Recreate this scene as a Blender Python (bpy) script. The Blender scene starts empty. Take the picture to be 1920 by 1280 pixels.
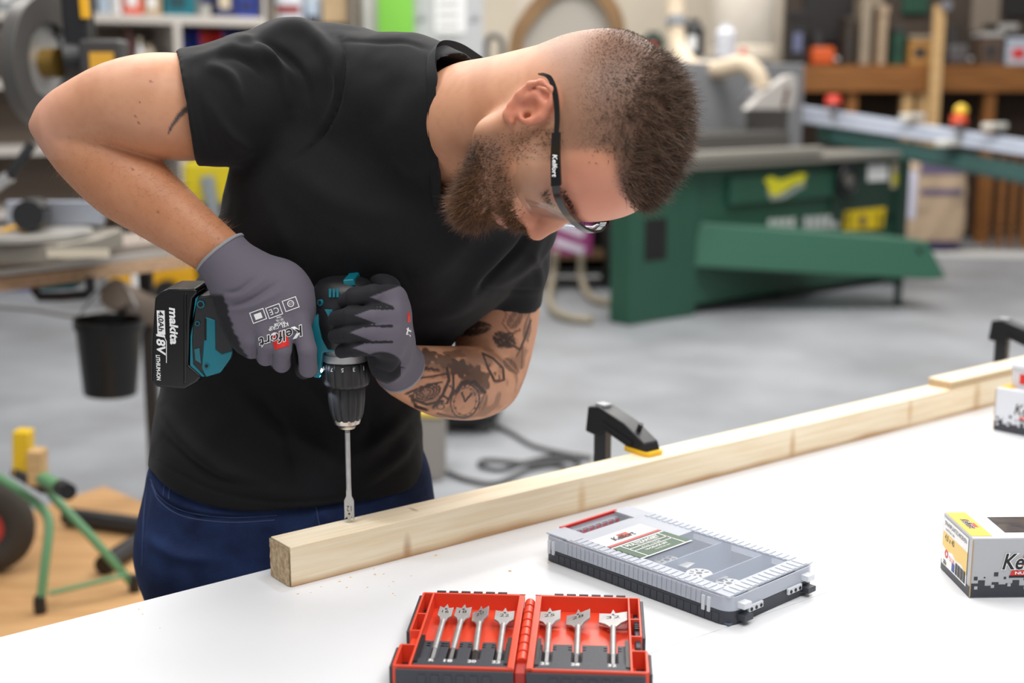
import bpy, bmesh, math, random
import numpy as np
from mathutils import Vector, Matrix
from mathutils.bvhtree import BVHTree

# ------------------------------------------------------------------ camera, light, exposure
SC = bpy.context.scene
COL = SC.collection
FPX = 2450.0                       # focal length in pixels of the 1920x1280 frame
PITCH = math.atan(475 / FPX)
CAMZ = 1.46
TZ = 0.86                          # height of the table top
cam_data = bpy.data.cameras.new('camera')
cam_data.sensor_width = 36
cam_data.lens = FPX / 1920 * 36
cam_data.clip_start = 0.05
cam_data.dof.use_dof = True
cam_data.dof.focus_distance = 1.56
cam_data.dof.aperture_fstop = 3.0
cam = bpy.data.objects.new('camera', cam_data)
cam.location = (0, 0, CAMZ)
cam.rotation_euler = (math.pi / 2 - PITCH, 0, 0)
COL.objects.link(cam)
SC.camera = cam
SC.view_settings.view_transform = 'Standard'
SC.view_settings.look = 'None'
SC.view_settings.gamma = 1
SC.view_settings.exposure = 0.0
SC.view_settings.use_curve_mapping = False

world = bpy.data.worlds.new('hall_light')
SC.world = world
world.use_nodes = True
bg = world.node_tree.nodes['Background']
bg.inputs[0].default_value = (0.95, 0.97, 1.0, 1)
bg.inputs[1].default_value = 0.36

def area(name, loc, target, sx, sy, power, col=(1, 1, 1)):
    l = bpy.data.lights.new(name, 'AREA')
    l.shape = 'RECTANGLE'; l.size = sx; l.size_y = sy
    l.energy = power; l.color = col
    o = bpy.data.objects.new(name, l)
    o.location = loc
    o.rotation_euler = (Vector(target) - Vector(loc)).to_track_quat('-Z', 'Y').to_euler()
    COL.objects.link(o)
    return o
# rows of hall lamps under the roof
area('hall_lamp', (0.35, 0.2, 3.7), (0.0, 1.5, 0.9), 3.4, 1.2, 80, (1, 0.985, 0.96))
area('hall_lamp', (-1.2, 2.6, 3.8), (-0.6, 2.2, 0.9), 2.4, 0.8, 72, (1, 0.97, 0.93))
area('hall_lamp', (1.6, 3.0, 3.8), (0.9, 2.6, 0.9), 2.4, 0.8, 52, (1, 0.98, 0.96))
area('hall_lamp', (-1.5, 5.5, 4.2), (-1.5, 5.6, 0), 4.0, 1.0, 140, (1, 0.97, 0.93))
area('hall_lamp', (2.2, 7.0, 4.4), (2.2, 7.1, 0), 4.0, 1.2, 200, (1, 0.97, 0.93))
area('hall_lamp', (1.0, 10.6, 4.4), (1.0, 10.8, 0), 6.0, 1.0, 240, (1, 0.96, 0.9))

# ------------------------------------------------------------------ pixel helpers
CAM = np.array([0, 0, CAMZ])
FWD = np.array([0, math.cos(PITCH), -math.sin(PITCH)])
UPV = np.array([0, math.sin(PITCH), math.cos(PITCH)])
RGT = np.array([1.0, 0, 0])
def ray(x, y):
    return (x - 960) / FPX * RGT + (640 - y) / FPX * UPV + FWD
def P(x, y, D):
    """world point on the ray of pixel x, y at camera depth D"""
    return CAM + D * ray(x, y)
def on(x, y, z):
    """world point where the ray of pixel x, y meets height z"""
    r = ray(x, y)
    return CAM + r * ((z - CAMZ) / r[2])
def proj(w):
    d = np.asarray(w) - CAM
    D = d @ FWD
    return 960 + FPX * (d @ RGT) / D, 640 - FPX * (d @ UPV) / D, D

# ------------------------------------------------------------------ materials
def lin(c):
    if isinstance(c, (int, float)): c = (c, c, c)
    r = []
    for v in c[:3]:
        v = v / 255
        r.append(v / 12.92 if v <= 0.04045 else ((v + 0.055) / 1.055) ** 2.4)
    return tuple(r) + (1.0,)
MATS = {}
def mat(name, col, rough=0.5, metal=0.0, var=0.0, vscale=20.0, bump=0.0, bscale=200.0, col2=None, spec=0.5,
        trans=0.0, alpha=1.0, emit=0.0, coat=0.0, sheen=0.0, stretch=(1, 1, 1), sss=0.0):
    if name in MATS: return MATS[name]
    m = bpy.data.materials.new(name); m.use_nodes = True
    nt = m.node_tree; b = nt.nodes['Principled BSDF']
    b.inputs['Base Color'].default_value = lin(col)
    b.inputs['Roughness'].default_value = rough
    b.inputs['Metallic'].default_value = metal
    b.inputs['Specular IOR Level'].default_value = spec
    b.inputs['Transmission Weight'].default_value = trans
    b.inputs['Alpha'].default_value = alpha
    b.inputs['Coat Weight'].default_value = coat
    b.inputs['Sheen Weight'].default_value = sheen
    if sss:
        b.inputs['Subsurface Weight'].default_value = sss
        b.inputs['Subsurface Radius'].default_value = (0.008, 0.003, 0.0015)
        b.inputs['Subsurface Scale'].default_value = 1.0
    if emit:
        b.inputs['Emission Color'].default_value = lin(col)
        b.inputs['Emission Strength'].default_value = emit
    if var or bump:
        tc = nt.nodes.new('ShaderNodeTexCoord'); mp = nt.nodes.new('ShaderNodeMapping')
        mp.inputs['Scale'].default_value = stretch
        nt.links.new(tc.outputs['Object'], mp.inputs[0])
    if var:
        n = nt.nodes.new('ShaderNodeTexNoise'); n.inputs['Scale'].default_value = vscale
        n.inputs['Detail'].default_value = 6
        r = nt.nodes.new('ShaderNodeValToRGB')
        c1 = lin(col); c2 = lin(col2) if col2 is not None else tuple(v * (1 - var) for v in c1[:3]) + (1,)
        r.color_ramp.elements[0].color = c2; r.color_ramp.elements[1].color = c1
        r.color_ramp.elements[0].position = 0.35; r.color_ramp.elements[1].position = 0.65
        nt.links.new(mp.outputs[0], n.inputs['Vector'])
        nt.links.new(n.outputs[0], r.inputs[0]); nt.links.new(r.outputs[0], b.inputs['Base Color'])
    if bump:
        n2 = nt.nodes.new('ShaderNodeTexNoise'); n2.inputs['Scale'].default_value = bscale; n2.inputs['Detail'].default_value = 4
        bp = nt.nodes.new('ShaderNodeBump'); bp.inputs['Strength'].default_value = bump; bp.inputs['Distance'].default_value = 0.002
        nt.links.new(mp.outputs[0], n2.inputs['Vector'])
        nt.links.new(n2.outputs[0], bp.inputs['Height']); nt.links.new(bp.outputs[0], b.inputs['Normal'])
    MATS[name] = m
    return m

# ------------------------------------------------------------------ mesh building
class MB:
    def __init__(s, M=None):
        s.v = []; s.f = []; s.M = M if M is not None else Matrix.Identity(4); s.sm = []
    def add(s, vs, fs, smooth=False):
        b = len(s.v)
        for v in vs: s.v.append(s.M @ Vector(v))
        for f in fs: s.f.append([i + b for i in f]); s.sm.append(smooth)
        return s
    def box(s, a, b):
        x0, x1 = sorted((a[0], b[0])); y0, y1 = sorted((a[1], b[1])); z0, z1 = sorted((a[2], b[2]))
        return s.add([(x0,y0,z0),(x1,y0,z0),(x1,y1,z0),(x0,y1,z0),(x0,y0,z1),(x1,y0,z1),(x1,y1,z1),(x0,y1,z1)],
                     [(0,3,2,1),(4,5,6,7),(0,1,5,4),(1,2,6,5),(2,3,7,6),(3,0,4,7)])
    def bar(s, p, q, w, h, up=(0, 0, 1)):
        """box from p to q, w wide sideways, h high along up"""
        p = Vector(p); q = Vector(q); d = (q - p).normalized(); u = Vector(up)
        sd = d.cross(u).normalized(); u = sd.cross(d)
        vs = []
        for e in (p, q):
            for a, b in ((-1,-1),(1,-1),(1,1),(-1,1)): vs.append(e + sd * a * w / 2 + u * b * h / 2)
        return s.add(vs, [(0,1,2,3),(7,6,5,4),(0,4,5,1),(1,5,6,2),(2,6,7,3),(3,7,4,0)])
    def cyl(s, p, q, r, r2=None, n=20, cap=True):
        if r2 is None: r2 = r
        p = Vector(p); q = Vector(q); d = (q - p).normalized()
        a = d.orthogonal().normalized(); b = d.cross(a)
        vs = []
        for e, R in ((p, r), (q, r2)):
            for i in range(n):
                t = 2 * math.pi * i / n
                vs.append(e + (a * math.cos(t) + b * math.sin(t)) * R)
        s.add(vs, [(i, (i+1) % n, n + (i+1) % n, n + i) for i in range(n)], True)
        if cap:
            s.add(vs[:n], [tuple(reversed(range(n)))]); s.add(vs[n:], [tuple(range(n))])
        return s
    def lathe(s, p, d, prof, n=24, ribs=0, ribd=0.0):
        """profile [(along, radius)] spun about the axis p + d; ribs cuts shallow flutes"""
        p = Vector(p); d = Vector(d).normalized(); a = d.orthogonal().normalized(); b = d.cross(a)
        vs = []; fs = []
        for (t, R) in prof:
            for i in range(n):
                th = 2 * math.pi * i / n
                RR = R
                if ribs and R > 0.004: RR = R - ribd * (0.5 + 0.5 * math.cos(th * ribs)) ** 6
                vs.append(p + d * t + (a * math.cos(th) + b * math.sin(th)) * RR)
        m = len(prof)
        for j in range(m - 1):
            for i in range(n):
                fs.append((j*n+i, j*n+(i+1) % n, (j+1)*n+(i+1) % n, (j+1)*n+i))
        s.add(vs, fs, True)
        s.add(vs[:n], [tuple(reversed(range(n)))]); s.add(vs[-n:], [tuple(range(n))])
        return s
    def tube(s, pts, r, n=10, r2=None, closed=False):
        pts = [Vector(p) for p in pts]; m = len(pts)
        vs = []; fs = []
        prev = None
        for i, p in enumerate(pts):
            if closed: d = (pts[(i+1) % m] - pts[i-1]).normalized()
            else: d = (pts[min(i+1, m-1)] - pts[max(i-1, 0)]).normalized()
            if prev is None: a = d.orthogonal().normalized()
            else: a = (prev - d * prev.dot(d)).normalized()
            prev = a; b = d.cross(a)
            R = r if not isinstance(r, (list, tuple)) else r[i]
            if r2 is not None: R = r + (r2 - r) * i / (m - 1)
            for k in range(n):
                t = 2 * math.pi * k / n
                vs.append(p + (a * math.cos(t) + b * math.sin(t)) * R)
        for i in range(m if closed else m - 1):
            j = (i + 1) % m
            for k in range(n):
                fs.append((i*n+k, i*n+(k+1) % n, j*n+(k+1) % n, j*n+k))
        s.add(vs, fs, True)
        if not closed:
            s.add(vs[:n], [tuple(reversed(range(n)))]); s.add(vs[-n:], [tuple(range(n))])
        return s
    def prism(s, pts, z0, z1, inset=0.0):
        """outline in local x, y (counter-clockwise) extruded z0..z1, rim inset for a chamfer"""
        n = len(pts)
        vs = [(x, y, z0) for x, y in pts] + [(x, y, z1) for x, y in pts]
        fs = [tuple(reversed(range(n))), tuple(range(n, 2*n))] + [(i, (i+1) % n, n+(i+1) % n, n+i) for i in range(n)]
        return s.add(vs, fs)
    def ball(s, c, r, n=12, m=8, sc=(1, 1, 1)):
        c = Vector(c); vs = []; fs = []
        for j in range(m + 1):
            ph = math.pi * j / m
            for i in range(n):
                th = 2 * math.pi * i / n
                vs.append(c + Vector((r*sc[0]*math.sin(ph)*math.cos(th), r*sc[1]*math.sin(ph)*math.sin(th), r*sc[2]*math.cos(ph))))
        for j in range(m):
            for i in range(n):
                fs.append((j*n+i, (j+1)*n+i, (j+1)*n+(i+1) % n, j*n+(i+1) % n))
        return s.add(vs, fs, True)
    def build(s, name, material, parent=None, bev=0.0, seg=2, sharp=35, sub=0):
        co = np.array([tuple(v) for v in s.v], dtype=float)
        return mesh_obj(name, co, s.f, material, parent, bev, seg, sharp, sub, s.sm)

def mesh_obj(name, co, faces, material, parent=None, bev=0.0, seg=2, sharp=35, sub=0, sm=None):
    me = bpy.data.meshes.new(name)
    co = np.asarray(co, dtype=float)
    if parent is None:
        base = np.array([(co[:,0].min()+co[:,0].max())/2, (co[:,1].min()+co[:,1].max())/2, co[:,2].min()])
    else: base = np.zeros(3)
    me.from_pydata((co - base).tolist(), [], [list(map(int, f)) for f in faces] if not isinstance(faces, np.ndarray) else faces.tolist())
    me.update()
    bm = bmesh.new(); bm.from_mesh(me); bmesh.ops.remove_doubles(bm, verts=bm.verts, dist=1e-7)
    bmesh.ops.recalc_face_normals(bm, faces=bm.faces); bm.to_mesh(me); bm.free()
    if sm is None or any(sm) or bev:
        me.shade_smooth()
        me.set_sharp_from_angle(angle=math.radians(sharp))
    o = bpy.data.objects.new(name, me)
    COL.objects.link(o)
    o.location = base
    if material is not None:
        for m_ in (material if isinstance(material, (list, tuple)) else [material]): me.materials.append(m_)
    if bev:
        md = o.modifiers.new('bevel', 'BEVEL'); md.width = bev; md.segments = seg; md.limit_method = 'ANGLE'
        md.angle_limit = math.radians(30); md.harden_normals = True
    if sub:
        md = o.modifiers.new('subd', 'SUBSURF'); md.levels = sub; md.render_levels = sub
    if parent is not None: attach(o, parent)
    return o
def attach(o, parent):
    o.parent = parent
    o.matrix_parent_inverse = parent_world(parent).inverted()
def parent_world(o):
    M = Matrix.Translation(o.location) @ o.rotation_euler.to_matrix().to_4x4() @ Matrix.Diagonal((*o.scale, 1))
    if o.parent is not None: M = parent_world(o.parent) @ o.matrix_parent_inverse @ M
    return M
def tag(o, label, cat=None, group=None, kind=None):
    if label: o['label'] = label
    if cat: o['category'] = cat
    if group: o['group'] = group
    if kind: o['kind'] = kind
    return o
def thing(name, loc, label, cat, group=None):
    o = bpy.data.objects.new(name, None)
    o.empty_display_size = 0.05
    COL.objects.link(o); o.location = Vector(loc)
    return tag(o, label, cat, group)
def frame(o, x, y=None, z=(0, 0, 1)):
    """matrix with origin o, x axis, z axis (y worked out)"""
    x = Vector(x).normalized(); z = Vector(z); y = z.cross(x).normalized(); z = x.cross(y)
    M = Matrix.Identity(4)
    for i in range(3): M[i][0] = x[i]; M[i][1] = y[i]; M[i][2] = z[i]; M[i][3] = o[i]
    return M
def rotz(o, deg):
    return Matrix.Translation(Vector(o)) @ Matrix.Rotation(math.radians(deg), 4, 'Z')
def rrect(x0, y0, x1, y1, r, n=4):
    pts = []
    for cx, cy, a0 in ((x1-r, y0+r, -90), (x1-r, y1-r, 0), (x0+r, y1-r, 90), (x0+r, y0+r, 180)):
        for i in range(n + 1):
            a = math.radians(a0 + 90 * i / n)
            pts.append((cx + r * math.cos(a), cy + r * math.sin(a)))
    return pts
TEXT_CACHE = {}
def text_mesh(txt, size=1.0, shear=0.0, bold=0.0, res=3, spacing=1.0):
    """verts (n,2) centred, faces"""
    key = (txt, shear, bold, res, spacing)
    if key not in TEXT_CACHE:
        cu = bpy.data.curves.new('t', 'FONT'); cu.body = txt; cu.size = 1; cu.align_x = 'CENTER'; cu.align_y = 'CENTER'
        cu.shear = shear; cu.offset = bold; cu.resolution_u = res; cu.space_character = spacing
        ob = bpy.data.objects.new('t', cu); COL.objects.link(ob)
        dg = bpy.context.evaluated_depsgraph_get()
        me = bpy.data.meshes.new_from_object(ob.evaluated_get(dg))
        v = np.array([tuple(q.co)[:2] for q in me.vertices]); f = [tuple(pq.vertices) for pq in me.polygons]
        bpy.data.objects.remove(ob); bpy.data.curves.remove(cu); bpy.data.meshes.remove(me)
        c = (v.max(0) + v.min(0)) / 2
        TEXT_CACHE[key] = (v - c, f)
    v, f = TEXT_CACHE[key]
    return v * size, f
def text_on(mb, txt, M, width=None, height=None, shear=0.0, bold=0.0, res=3, spacing=1.0, t=0.0003):
    """thin raised letters in the x, y plane of M, fitted to a width and a height"""
    v, f = text_mesh(txt, 1.0, shear, bold, res, spacing)
    e = v.max(0) - v.min(0)
    sy = height / e[1] if height else width / e[0]
    sx = width / e[0] if width else sy
    old = mb.M; mb.M = M
    n = len(v)
    vs = [(x*sx, y*sy, t) for x, y in v]
    mb.add(vs, f)
    mb.M = old
    return mb
def rect_on(mb, M, x0, y0, x1, y1, t=0.0002):
    old = mb.M; mb.M = M
    mb.add([(x0,y0,t),(x1,y0,t),(x1,y1,t),(x0,y1,t)], [(0,1,2,3)])
    mb.M = old
    return mb
def poly_on(mb, M, pts, t=0.0002):
    old = mb.M; mb.M = M
    mb.add([(x, y, t) for x, y in pts], [tuple(range(len(pts)))])
    mb.M = old
    return mb
def spline(pts, n=8):
    """Catmull-Rom through pts"""
    p = [np.array(q, float) for q in pts]; p = [2*p[0]-p[1]] + p + [2*p[-1]-p[-2]]
    out = []
    for i in range(1, len(p) - 2):
        for k in range(n):
            t = k / n
            out.append(0.5 * ((2*p[i]) + (-p[i-1]+p[i+1])*t + (2*p[i-1]-5*p[i]+4*p[i+1]-p[i+2])*t*t + (-p[i-1]+3*p[i]-3*p[i+1]+p[i+2])*t**3))
    out.append(p[-2])
    return out
# ------------------------------------------------------------------ shared materials
def wood(name, c1, c2, knots=(), edge=False, gs=1.0, rough=0.55):
    """sawn timber, grain along the object's x axis"""
    if name in MATS: return MATS[name]
    m = bpy.data.materials.new(name); m.use_nodes = True; nt = m.node_tree; N = nt.nodes; L = nt.links
    b = N['Principled BSDF']; b.inputs['Roughness'].default_value = rough; b.inputs['Specular IOR Level'].default_value = 0.3
    tc = N.new('ShaderNodeTexCoord')
    mp = N.new('ShaderNodeMapping'); mp.inputs['Scale'].default_value = (1.2*gs, 26*gs, 26*gs); L.new(tc.outputs['Object'], mp.inputs[0])
    n1 = N.new('ShaderNodeTexNoise'); n1.inputs['Scale'].default_value = 5; n1.inputs['Detail'].default_value = 5; n1.inputs['Distortion'].default_value = 0.4
    L.new(mp.outputs[0], n1.inputs['Vector'])
    r = N.new('ShaderNodeValToRGB'); r.color_ramp.elements[0].position = 0.3; r.color_ramp.elements[1].position = 0.62
    r.color_ramp.elements[0].color = lin(c2); r.color_ramp.elements[1].color = lin(c1)
    L.new(n1.outputs[0], r.inputs[0])
    col = r.outputs[0]
    n3 = N.new('ShaderNodeTexNoise'); n3.inputs['Scale'].default_value = 3; L.new(tc.outputs['Object'], n3.inputs['Vector'])
    def mixin(col, fac, c):
        mx = N.new('ShaderNodeMixRGB'); L.new(fac, mx.inputs[0]); L.new(col, mx.inputs[1]); mx.inputs[2].default_value = lin(c)
        return mx.outputs[0]
    for (kx, ky, kz, kr, kc) in knots:
        mk = N.new('ShaderNodeMapping'); mk.inputs['Location'].default_value = (-kx*1.8, -ky*.6, -kz*.6); mk.inputs['Scale'].default_value = (1.8, .6, .6)
        L.new(tc.outputs['Object'], mk.inputs[0])
        ln = N.new('ShaderNodeVectorMath'); ln.operation = 'LENGTH'; L.new(mk.outputs[0], ln.inputs[0])
        mr = N.new('ShaderNodeMapRange'); mr.inputs[1].default_value = kr * 0.25; mr.inputs[2].default_value = kr
        mr.inputs[3].default_value = 0.55; mr.inputs[4].default_value = 0; L.new(ln.outputs['Value'], mr.inputs[0])
        col = mixin(col, mr.outputs[0], kc)
    if edge:   # brown strip of bark colour along the lower front edge
        sp = N.new('ShaderNodeSeparateXYZ'); L.new(tc.outputs['Object'], sp.inputs[0])
        ne = N.new('ShaderNodeTexNoise'); ne.inputs['Scale'].default_value = 5; L.new(tc.outputs['Object'], ne.inputs['Vector'])
        ma = N.new('ShaderNodeMath'); ma.operation = 'MULTIPLY_ADD'; L.new(ne.outputs[0], ma.inputs[0]); ma.inputs[1].default_value = -0.026; L.new(sp.outputs['Z'], ma.inputs[2])
        mr = N.new('ShaderNodeMapRange'); mr.inputs[1].default_value = -0.012; mr.inputs[2].default_value = -0.002; mr.inputs[3].default_value = 0.8; mr.inputs[4].default_value = 0
        L.new(ma.outputs[0], mr.inputs[0])
        col = mixin(col, mr.outputs[0], (176, 124, 66))
    L.new(col, b.inputs['Base Color'])
    bp = N.new('ShaderNodeBump'); bp.inputs['Strength'].default_value = 0.15; bp.inputs['Distance'].default_value = 0.001
    L.new(n1.outputs[0], bp.inputs['Height']); L.new(bp.outputs[0], b.inputs['Normal'])
    MATS[name] = m
    return m
M_white = mat('white_melamine', (229, 230, 233), 0.32, spec=0.4, var=0.03, vscale=3)
M_pine = wood('planed_pine', (242, 227, 200), (231, 209, 174),
              knots=[(0.17, 0.0, 0.010, 0.016, (150, 96, 48)), (0.20, 0.03, 0.05, 0.008, (120, 80, 45)), (0.47, 0, 0.018, 0.02, (205, 165, 110)),
                     (0.93, 0.0, 0.02, 0.02, (190, 140, 80)), (0.85, 0.02, 0.05, 0.012, (190, 145, 95)), (1.46, 0, 0.02, 0.03, (190, 150, 95)), (1.25, 0, 0.03, 0.02, (205, 165, 115))], edge=True)
M_pineend = mat('pine_end_grain', (205, 183, 150), 0.8, var=0.3, vscale=160, bump=0.6, bscale=300, col2=(168, 142, 108))
M_blackpl = mat('black_plastic', (26, 27, 30), 0.42, bump=0.12, bscale=900)
M_blackgl = mat('gloss_black_plastic', (14, 14, 16), 0.22)
M_steel = mat('bright_steel', (196, 196, 196), 0.5, 0.75, var=0.15, vscale=60)
M_darksteel = mat('dark_steel', (120, 120, 122), 0.35, 1.0)
M_teal = mat('teal_plastic', (0, 112, 128), 0.38)
M_red = mat('red_plastic', (230, 76, 48), 0.35)
M_darkred = mat('dark_red_plastic', (170, 40, 30), 0.4)
M_yellow = mat('yellow_plastic', (240, 190, 20), 0.4)
M_wht = mat('white_print', (240, 240, 240), 0.5)
M_blk = mat('black_print', (22, 22, 26), 0.5)
M_redp = mat('red_print', (214, 42, 36), 0.45)
M_grn = mat('dark_green_print', (30, 78, 46), 0.45)
M_grey = mat('grey_card', (172, 174, 178), 0.45)
M_bumper = mat('charcoal_rubber', (58, 60, 68), 0.5, bump=0.2, bscale=500)

def pose(root, M):
    root.location = (M @ Vector(root.location)); root.rotation_euler = M.to_euler()
    return root

# ------------------------------------------------------------------ table
e0, e1 = on(0, 1194, TZ), on(510, 1072, TZ)
e1 = e0 + np.array([math.cos(math.radians(37.3)), math.sin(math.radians(37.3)), 0]) * .33 + np.array([-.004, .008, 0])
g0, g1 = on(1218.5, 1224.7, TZ), on(1758, 1037.8, TZ)
def along(a, b, t): return a + (b - a) / np.linalg.norm(b - a) * t
tb = thing('work_table', (0.6, 1.5, 0), 'large white workbench table in the foreground', 'table')
farL, farR = along(e0, e1, -0.9), along(e0, e1, 2.9)
grL, grR = along(g0, g1, -1.1), along(g0, g1, 2.6)
nrm = np.array([g1[1]-g0[1], -(g1[0]-g0[0]), 0]); nrm /= np.linalg.norm(nrm)
gap = nrm * 0.0004
for poly in ((grL - gap, grR - gap, farR, farL), (grL + nrm*0.62, grR + nrm*0.62, grR + gap, grL + gap)):
    m = MB(); m.prism([(q[0], q[1]) for q in poly], TZ - 0.022, TZ); m.build('top_panel', M_white, tb, bev=0.0006)
M_trestle = wood('trestle_pine', (205, 175, 130), (180, 145, 100))
dX = (g1 - g0) / np.linalg.norm(g1 - g0)
for t in (-0.5, 2.0):
    c = along(g0, g1, t) - nrm * 0.02
    m = MB(); m.bar(c - nrm*0.42 + [0,0,TZ-0.022-0.05], c + nrm*0.45 + [0,0,TZ-0.022-0.05] , 0.05, 0.1)
    m.v = [Vector((v[0], v[1], v[2] - 0 if v[2] < 10 else v[2])) for v in m.v]
    # centre of the bar lies at half table height so its top meets the panels
    m.build('trestle_beam', M_trestle, tb)
    for a in (-0.36, 0.4):
        for sgn in (-1, 1):
            m = MB(); top = c + nrm * a + dX * sgn * 0.02; foot = c + nrm * a + dX * sgn * 0.22
            m.bar((top[0], top[1], TZ-0.08), (foot[0], foot[1], 0.0), 0.04, 0.06, (nrm[0], nrm[1], 0)); m.build('leg', M_trestle, tb)

# ------------------------------------------------------------------ pine beam and plywood strip
bA, bB = on(546, 1101.4, TZ), on(1865, 759.5, TZ)
BANG = math.degrees(math.atan2(bB[1]-bA[1], bB[0]-bA[0]))
MBEAM = rotz(bA, BANG)
BW, BH = 0.051, 0.0515
m = MB(); m.box((0.0006, 0, 0), (2.5, BW, BH))
beam = m.build('timber_beam', M_pine, bev=0.0012); pose(beam, MBEAM)
beam.location = MBEAM @ Vector((1.2503, BW/2, 0))
tag(beam, 'long square pine beam clamped along the far table edge', 'beam')
# the texture runs in beam coordinates from its near end
for v in beam.data.vertices: v.co.x += 1.2503; v.co.y += BW/2
beam.location = MBEAM @ Vector((0, 0, 0))
rnd = random.Random(3)
m = MB()
n = 14; vs = []; fs = []
for i in range(n + 1):
    for j in range(n + 1):
        vs.append((-0.0008 - rnd.random() * 0.0012, 0.0008 + (BW-0.0016) * i / n, 0.0008 + (BH-0.0016) * j / n))
for i in range(n):
    for j in range(n): fs.append((i*(n+1)+j, (i+1)*(n+1)+j, (i+1)*(n+1)+j+1, i*(n+1)+j+1))
m.add(vs, fs)
e = m.build('sawn_end', M_pineend, None)
for v in e.data.vertices: v.co += e.location
e.location = (0, 0, 0); e.parent = beam
tag(e, 'rough sawn end grain')
q = on(1781, 730, TZ + BH); tply = (MBEAM.inverted() @ Vector(q)).x
M_ply = wood('birch_plywood', (243, 228, 200), (232, 212, 178))
pm = thing('plywood_strip', (0, 0, 0), 'plywood offcut lying on the far end of the pine beam', 'plywood')
cols = [(214, 190, 155), (180, 150, 112), (220, 198, 165), (176, 146, 108), (238, 222, 192)]
for k in range(5):
    m = MB(); m.box((tply, 0.001, BH + k*0.003), (tply + 0.8, BW - 0.001, BH + (k+1)*0.003))
    m.build('veneer', M_ply if k == 4 else wood('veneer_%d' % k, cols[k], tuple(v-14 for v in cols[k])), pm)
pose(pm, MBEAM)
# wood chips
m = MB(); rnd = random.Random(8)
for (px, py) in ((258,1142),(268,1150),(300,1178),(612,1075),(640,1090),(660,1082),(700,1066),(730,1100),(742,1117),(735,1090),(1027,1056),(1031,1054),(584,1110),(690,1100),(720,1075),(560,1090+22),(820,1040),(770,1100-20),(960,1070),(600,1090+10),(650,1100),(705,1078),(735,1112)):
    c = on(px, py, TZ); s = rnd.uniform(0.0012, 0.0032); a = rnd.random()*6
    m.M = Matrix.Translation(Vector(c)) @ Matrix.Rotation(a, 4, 'Z')
    m.add([(0,0,0),(s*1.6,0,0.0002),(s*1.4,s,0),(0.2*s,s*.8,0.0002),(0.6*s,0.4*s,s*.5)], [(0,1,4),(1,2,4),(2,3,4),(3,0,4),(3,2,1,0)])
tag(m.build('wood_chips', mat('chip', (222, 190, 140), 0.7)), 'loose pale wood chips scattered on the white table', 'wood chips', kind='stuff')

# ------------------------------------------------------------------ bar clamps holding the beam
def clamp(root, M, th):
    M = M @ Matrix.Diagonal((1.4, 1.4, 1.4, 1)); th = th / 1.4
    """local: x points over the beam towards the camera side, z up; origin on the beam top at the jaw"""
    m = MB(M); m.box((-0.086, -0.0045, -0.28), (-0.066, 0.0045, 0.035)); m.build('rail', mat('clamp_rail', (88, 88, 90), 0.35, 0.9), root, bev=0.001)
    m = MB(M)   # fixed arm
    out = [(-0.094, 0.008), (-0.090, 0.038), (-0.072, 0.041), (-0.030, 0.030), (0.002, 0.014), (0.006, 0.004), (-0.024, 0.004), (-0.060, 0.014), (-0.076, 0.006)]
    n = len(out); w = 0.011
    vs = [(x, -w, z) for x, z in out] + [(x, w, z) for x, z in out]
    m.add(vs, [tuple(range(n)), tuple(reversed(range(n, 2*n)))] + [(i, i+n, (i+1) % n + n, (i+1) % n) for i in range(n)])
    arm = m.build('arm', M_blackpl, root, bev=0.003, seg=3)
    m = MB(M); m.box((-0.082, -0.006, 0.0395), (-0.068, 0.006, 0.0425)); m.build('badge', M_grey, arm)
    m = MB(M); m.cyl((-0.018, 0, 0.022), (-0.014, 0, 0.031), 0.003, n=8); m.build('stud', M_blackpl, arm)
    m = MB(M); m.bar((-0.066, -0.0115, 0.024), (-0.016, -0.0115, 0.010), 0.002, 0.003); m.build('rib', M_blackpl, arm)
    m = MB(M); m.prism(rrect(-0.030, -0.013, 0.010, 0.013, 0.006), 0.0, 0.005); m.build('jaw_pad', M_yellow, root, bev=0.001)
    m = MB(M)
    m.box((-0.088, -0.009, -0.14), (-0.005, 0.009, -0.115)); m.build('sliding_jaw', M_blackpl, root, bev=0.003)
    m = MB(M); m.prism(rrect(-0.03, -0.012, 0.008, 0.012, 0.005), -0.115, -th); m.build('lower_pad', M_yellow, root, bev=0.001)
    m = MB(M); m.lathe((-0.045, 0, -0.14), (0, 0, -1), [(0, .010), (.02, .014), (.09, .013), (.1, .008)], n=12); m.build('grip', M_blackpl, root)
jp = on(1218, 851, TZ + BH)
t_ = (MBEAM.inverted() @ Vector(jp))
cd = np.array([0.30, -0.95, 0])
r_ = thing('bar_clamp', jp, 'black bar clamp with yellow pads gripping the middle of the beam', 'clamp', 'bar clamps on the beam')
clamp(r_, frame(jp, (0.62, -0.78, 0)), BH + .0225)
jp2 = P(1960, 662, proj(MBEAM @ Vector((tply + 0.27, 0.025, BH + 0.015)))[2])
jp2 = np.array(MBEAM @ Vector((tply + 0.385, 0.03, BH + 0.0153)))
r_ = thing('bar_clamp', jp2, 'black bar clamp on the plywood strip at the right picture edge', 'clamp', 'bar clamps on the beam')
Mc = frame(jp2, (0.62, -0.78, 0))
clamp(r_, Mc, BH + .0378)

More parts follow.
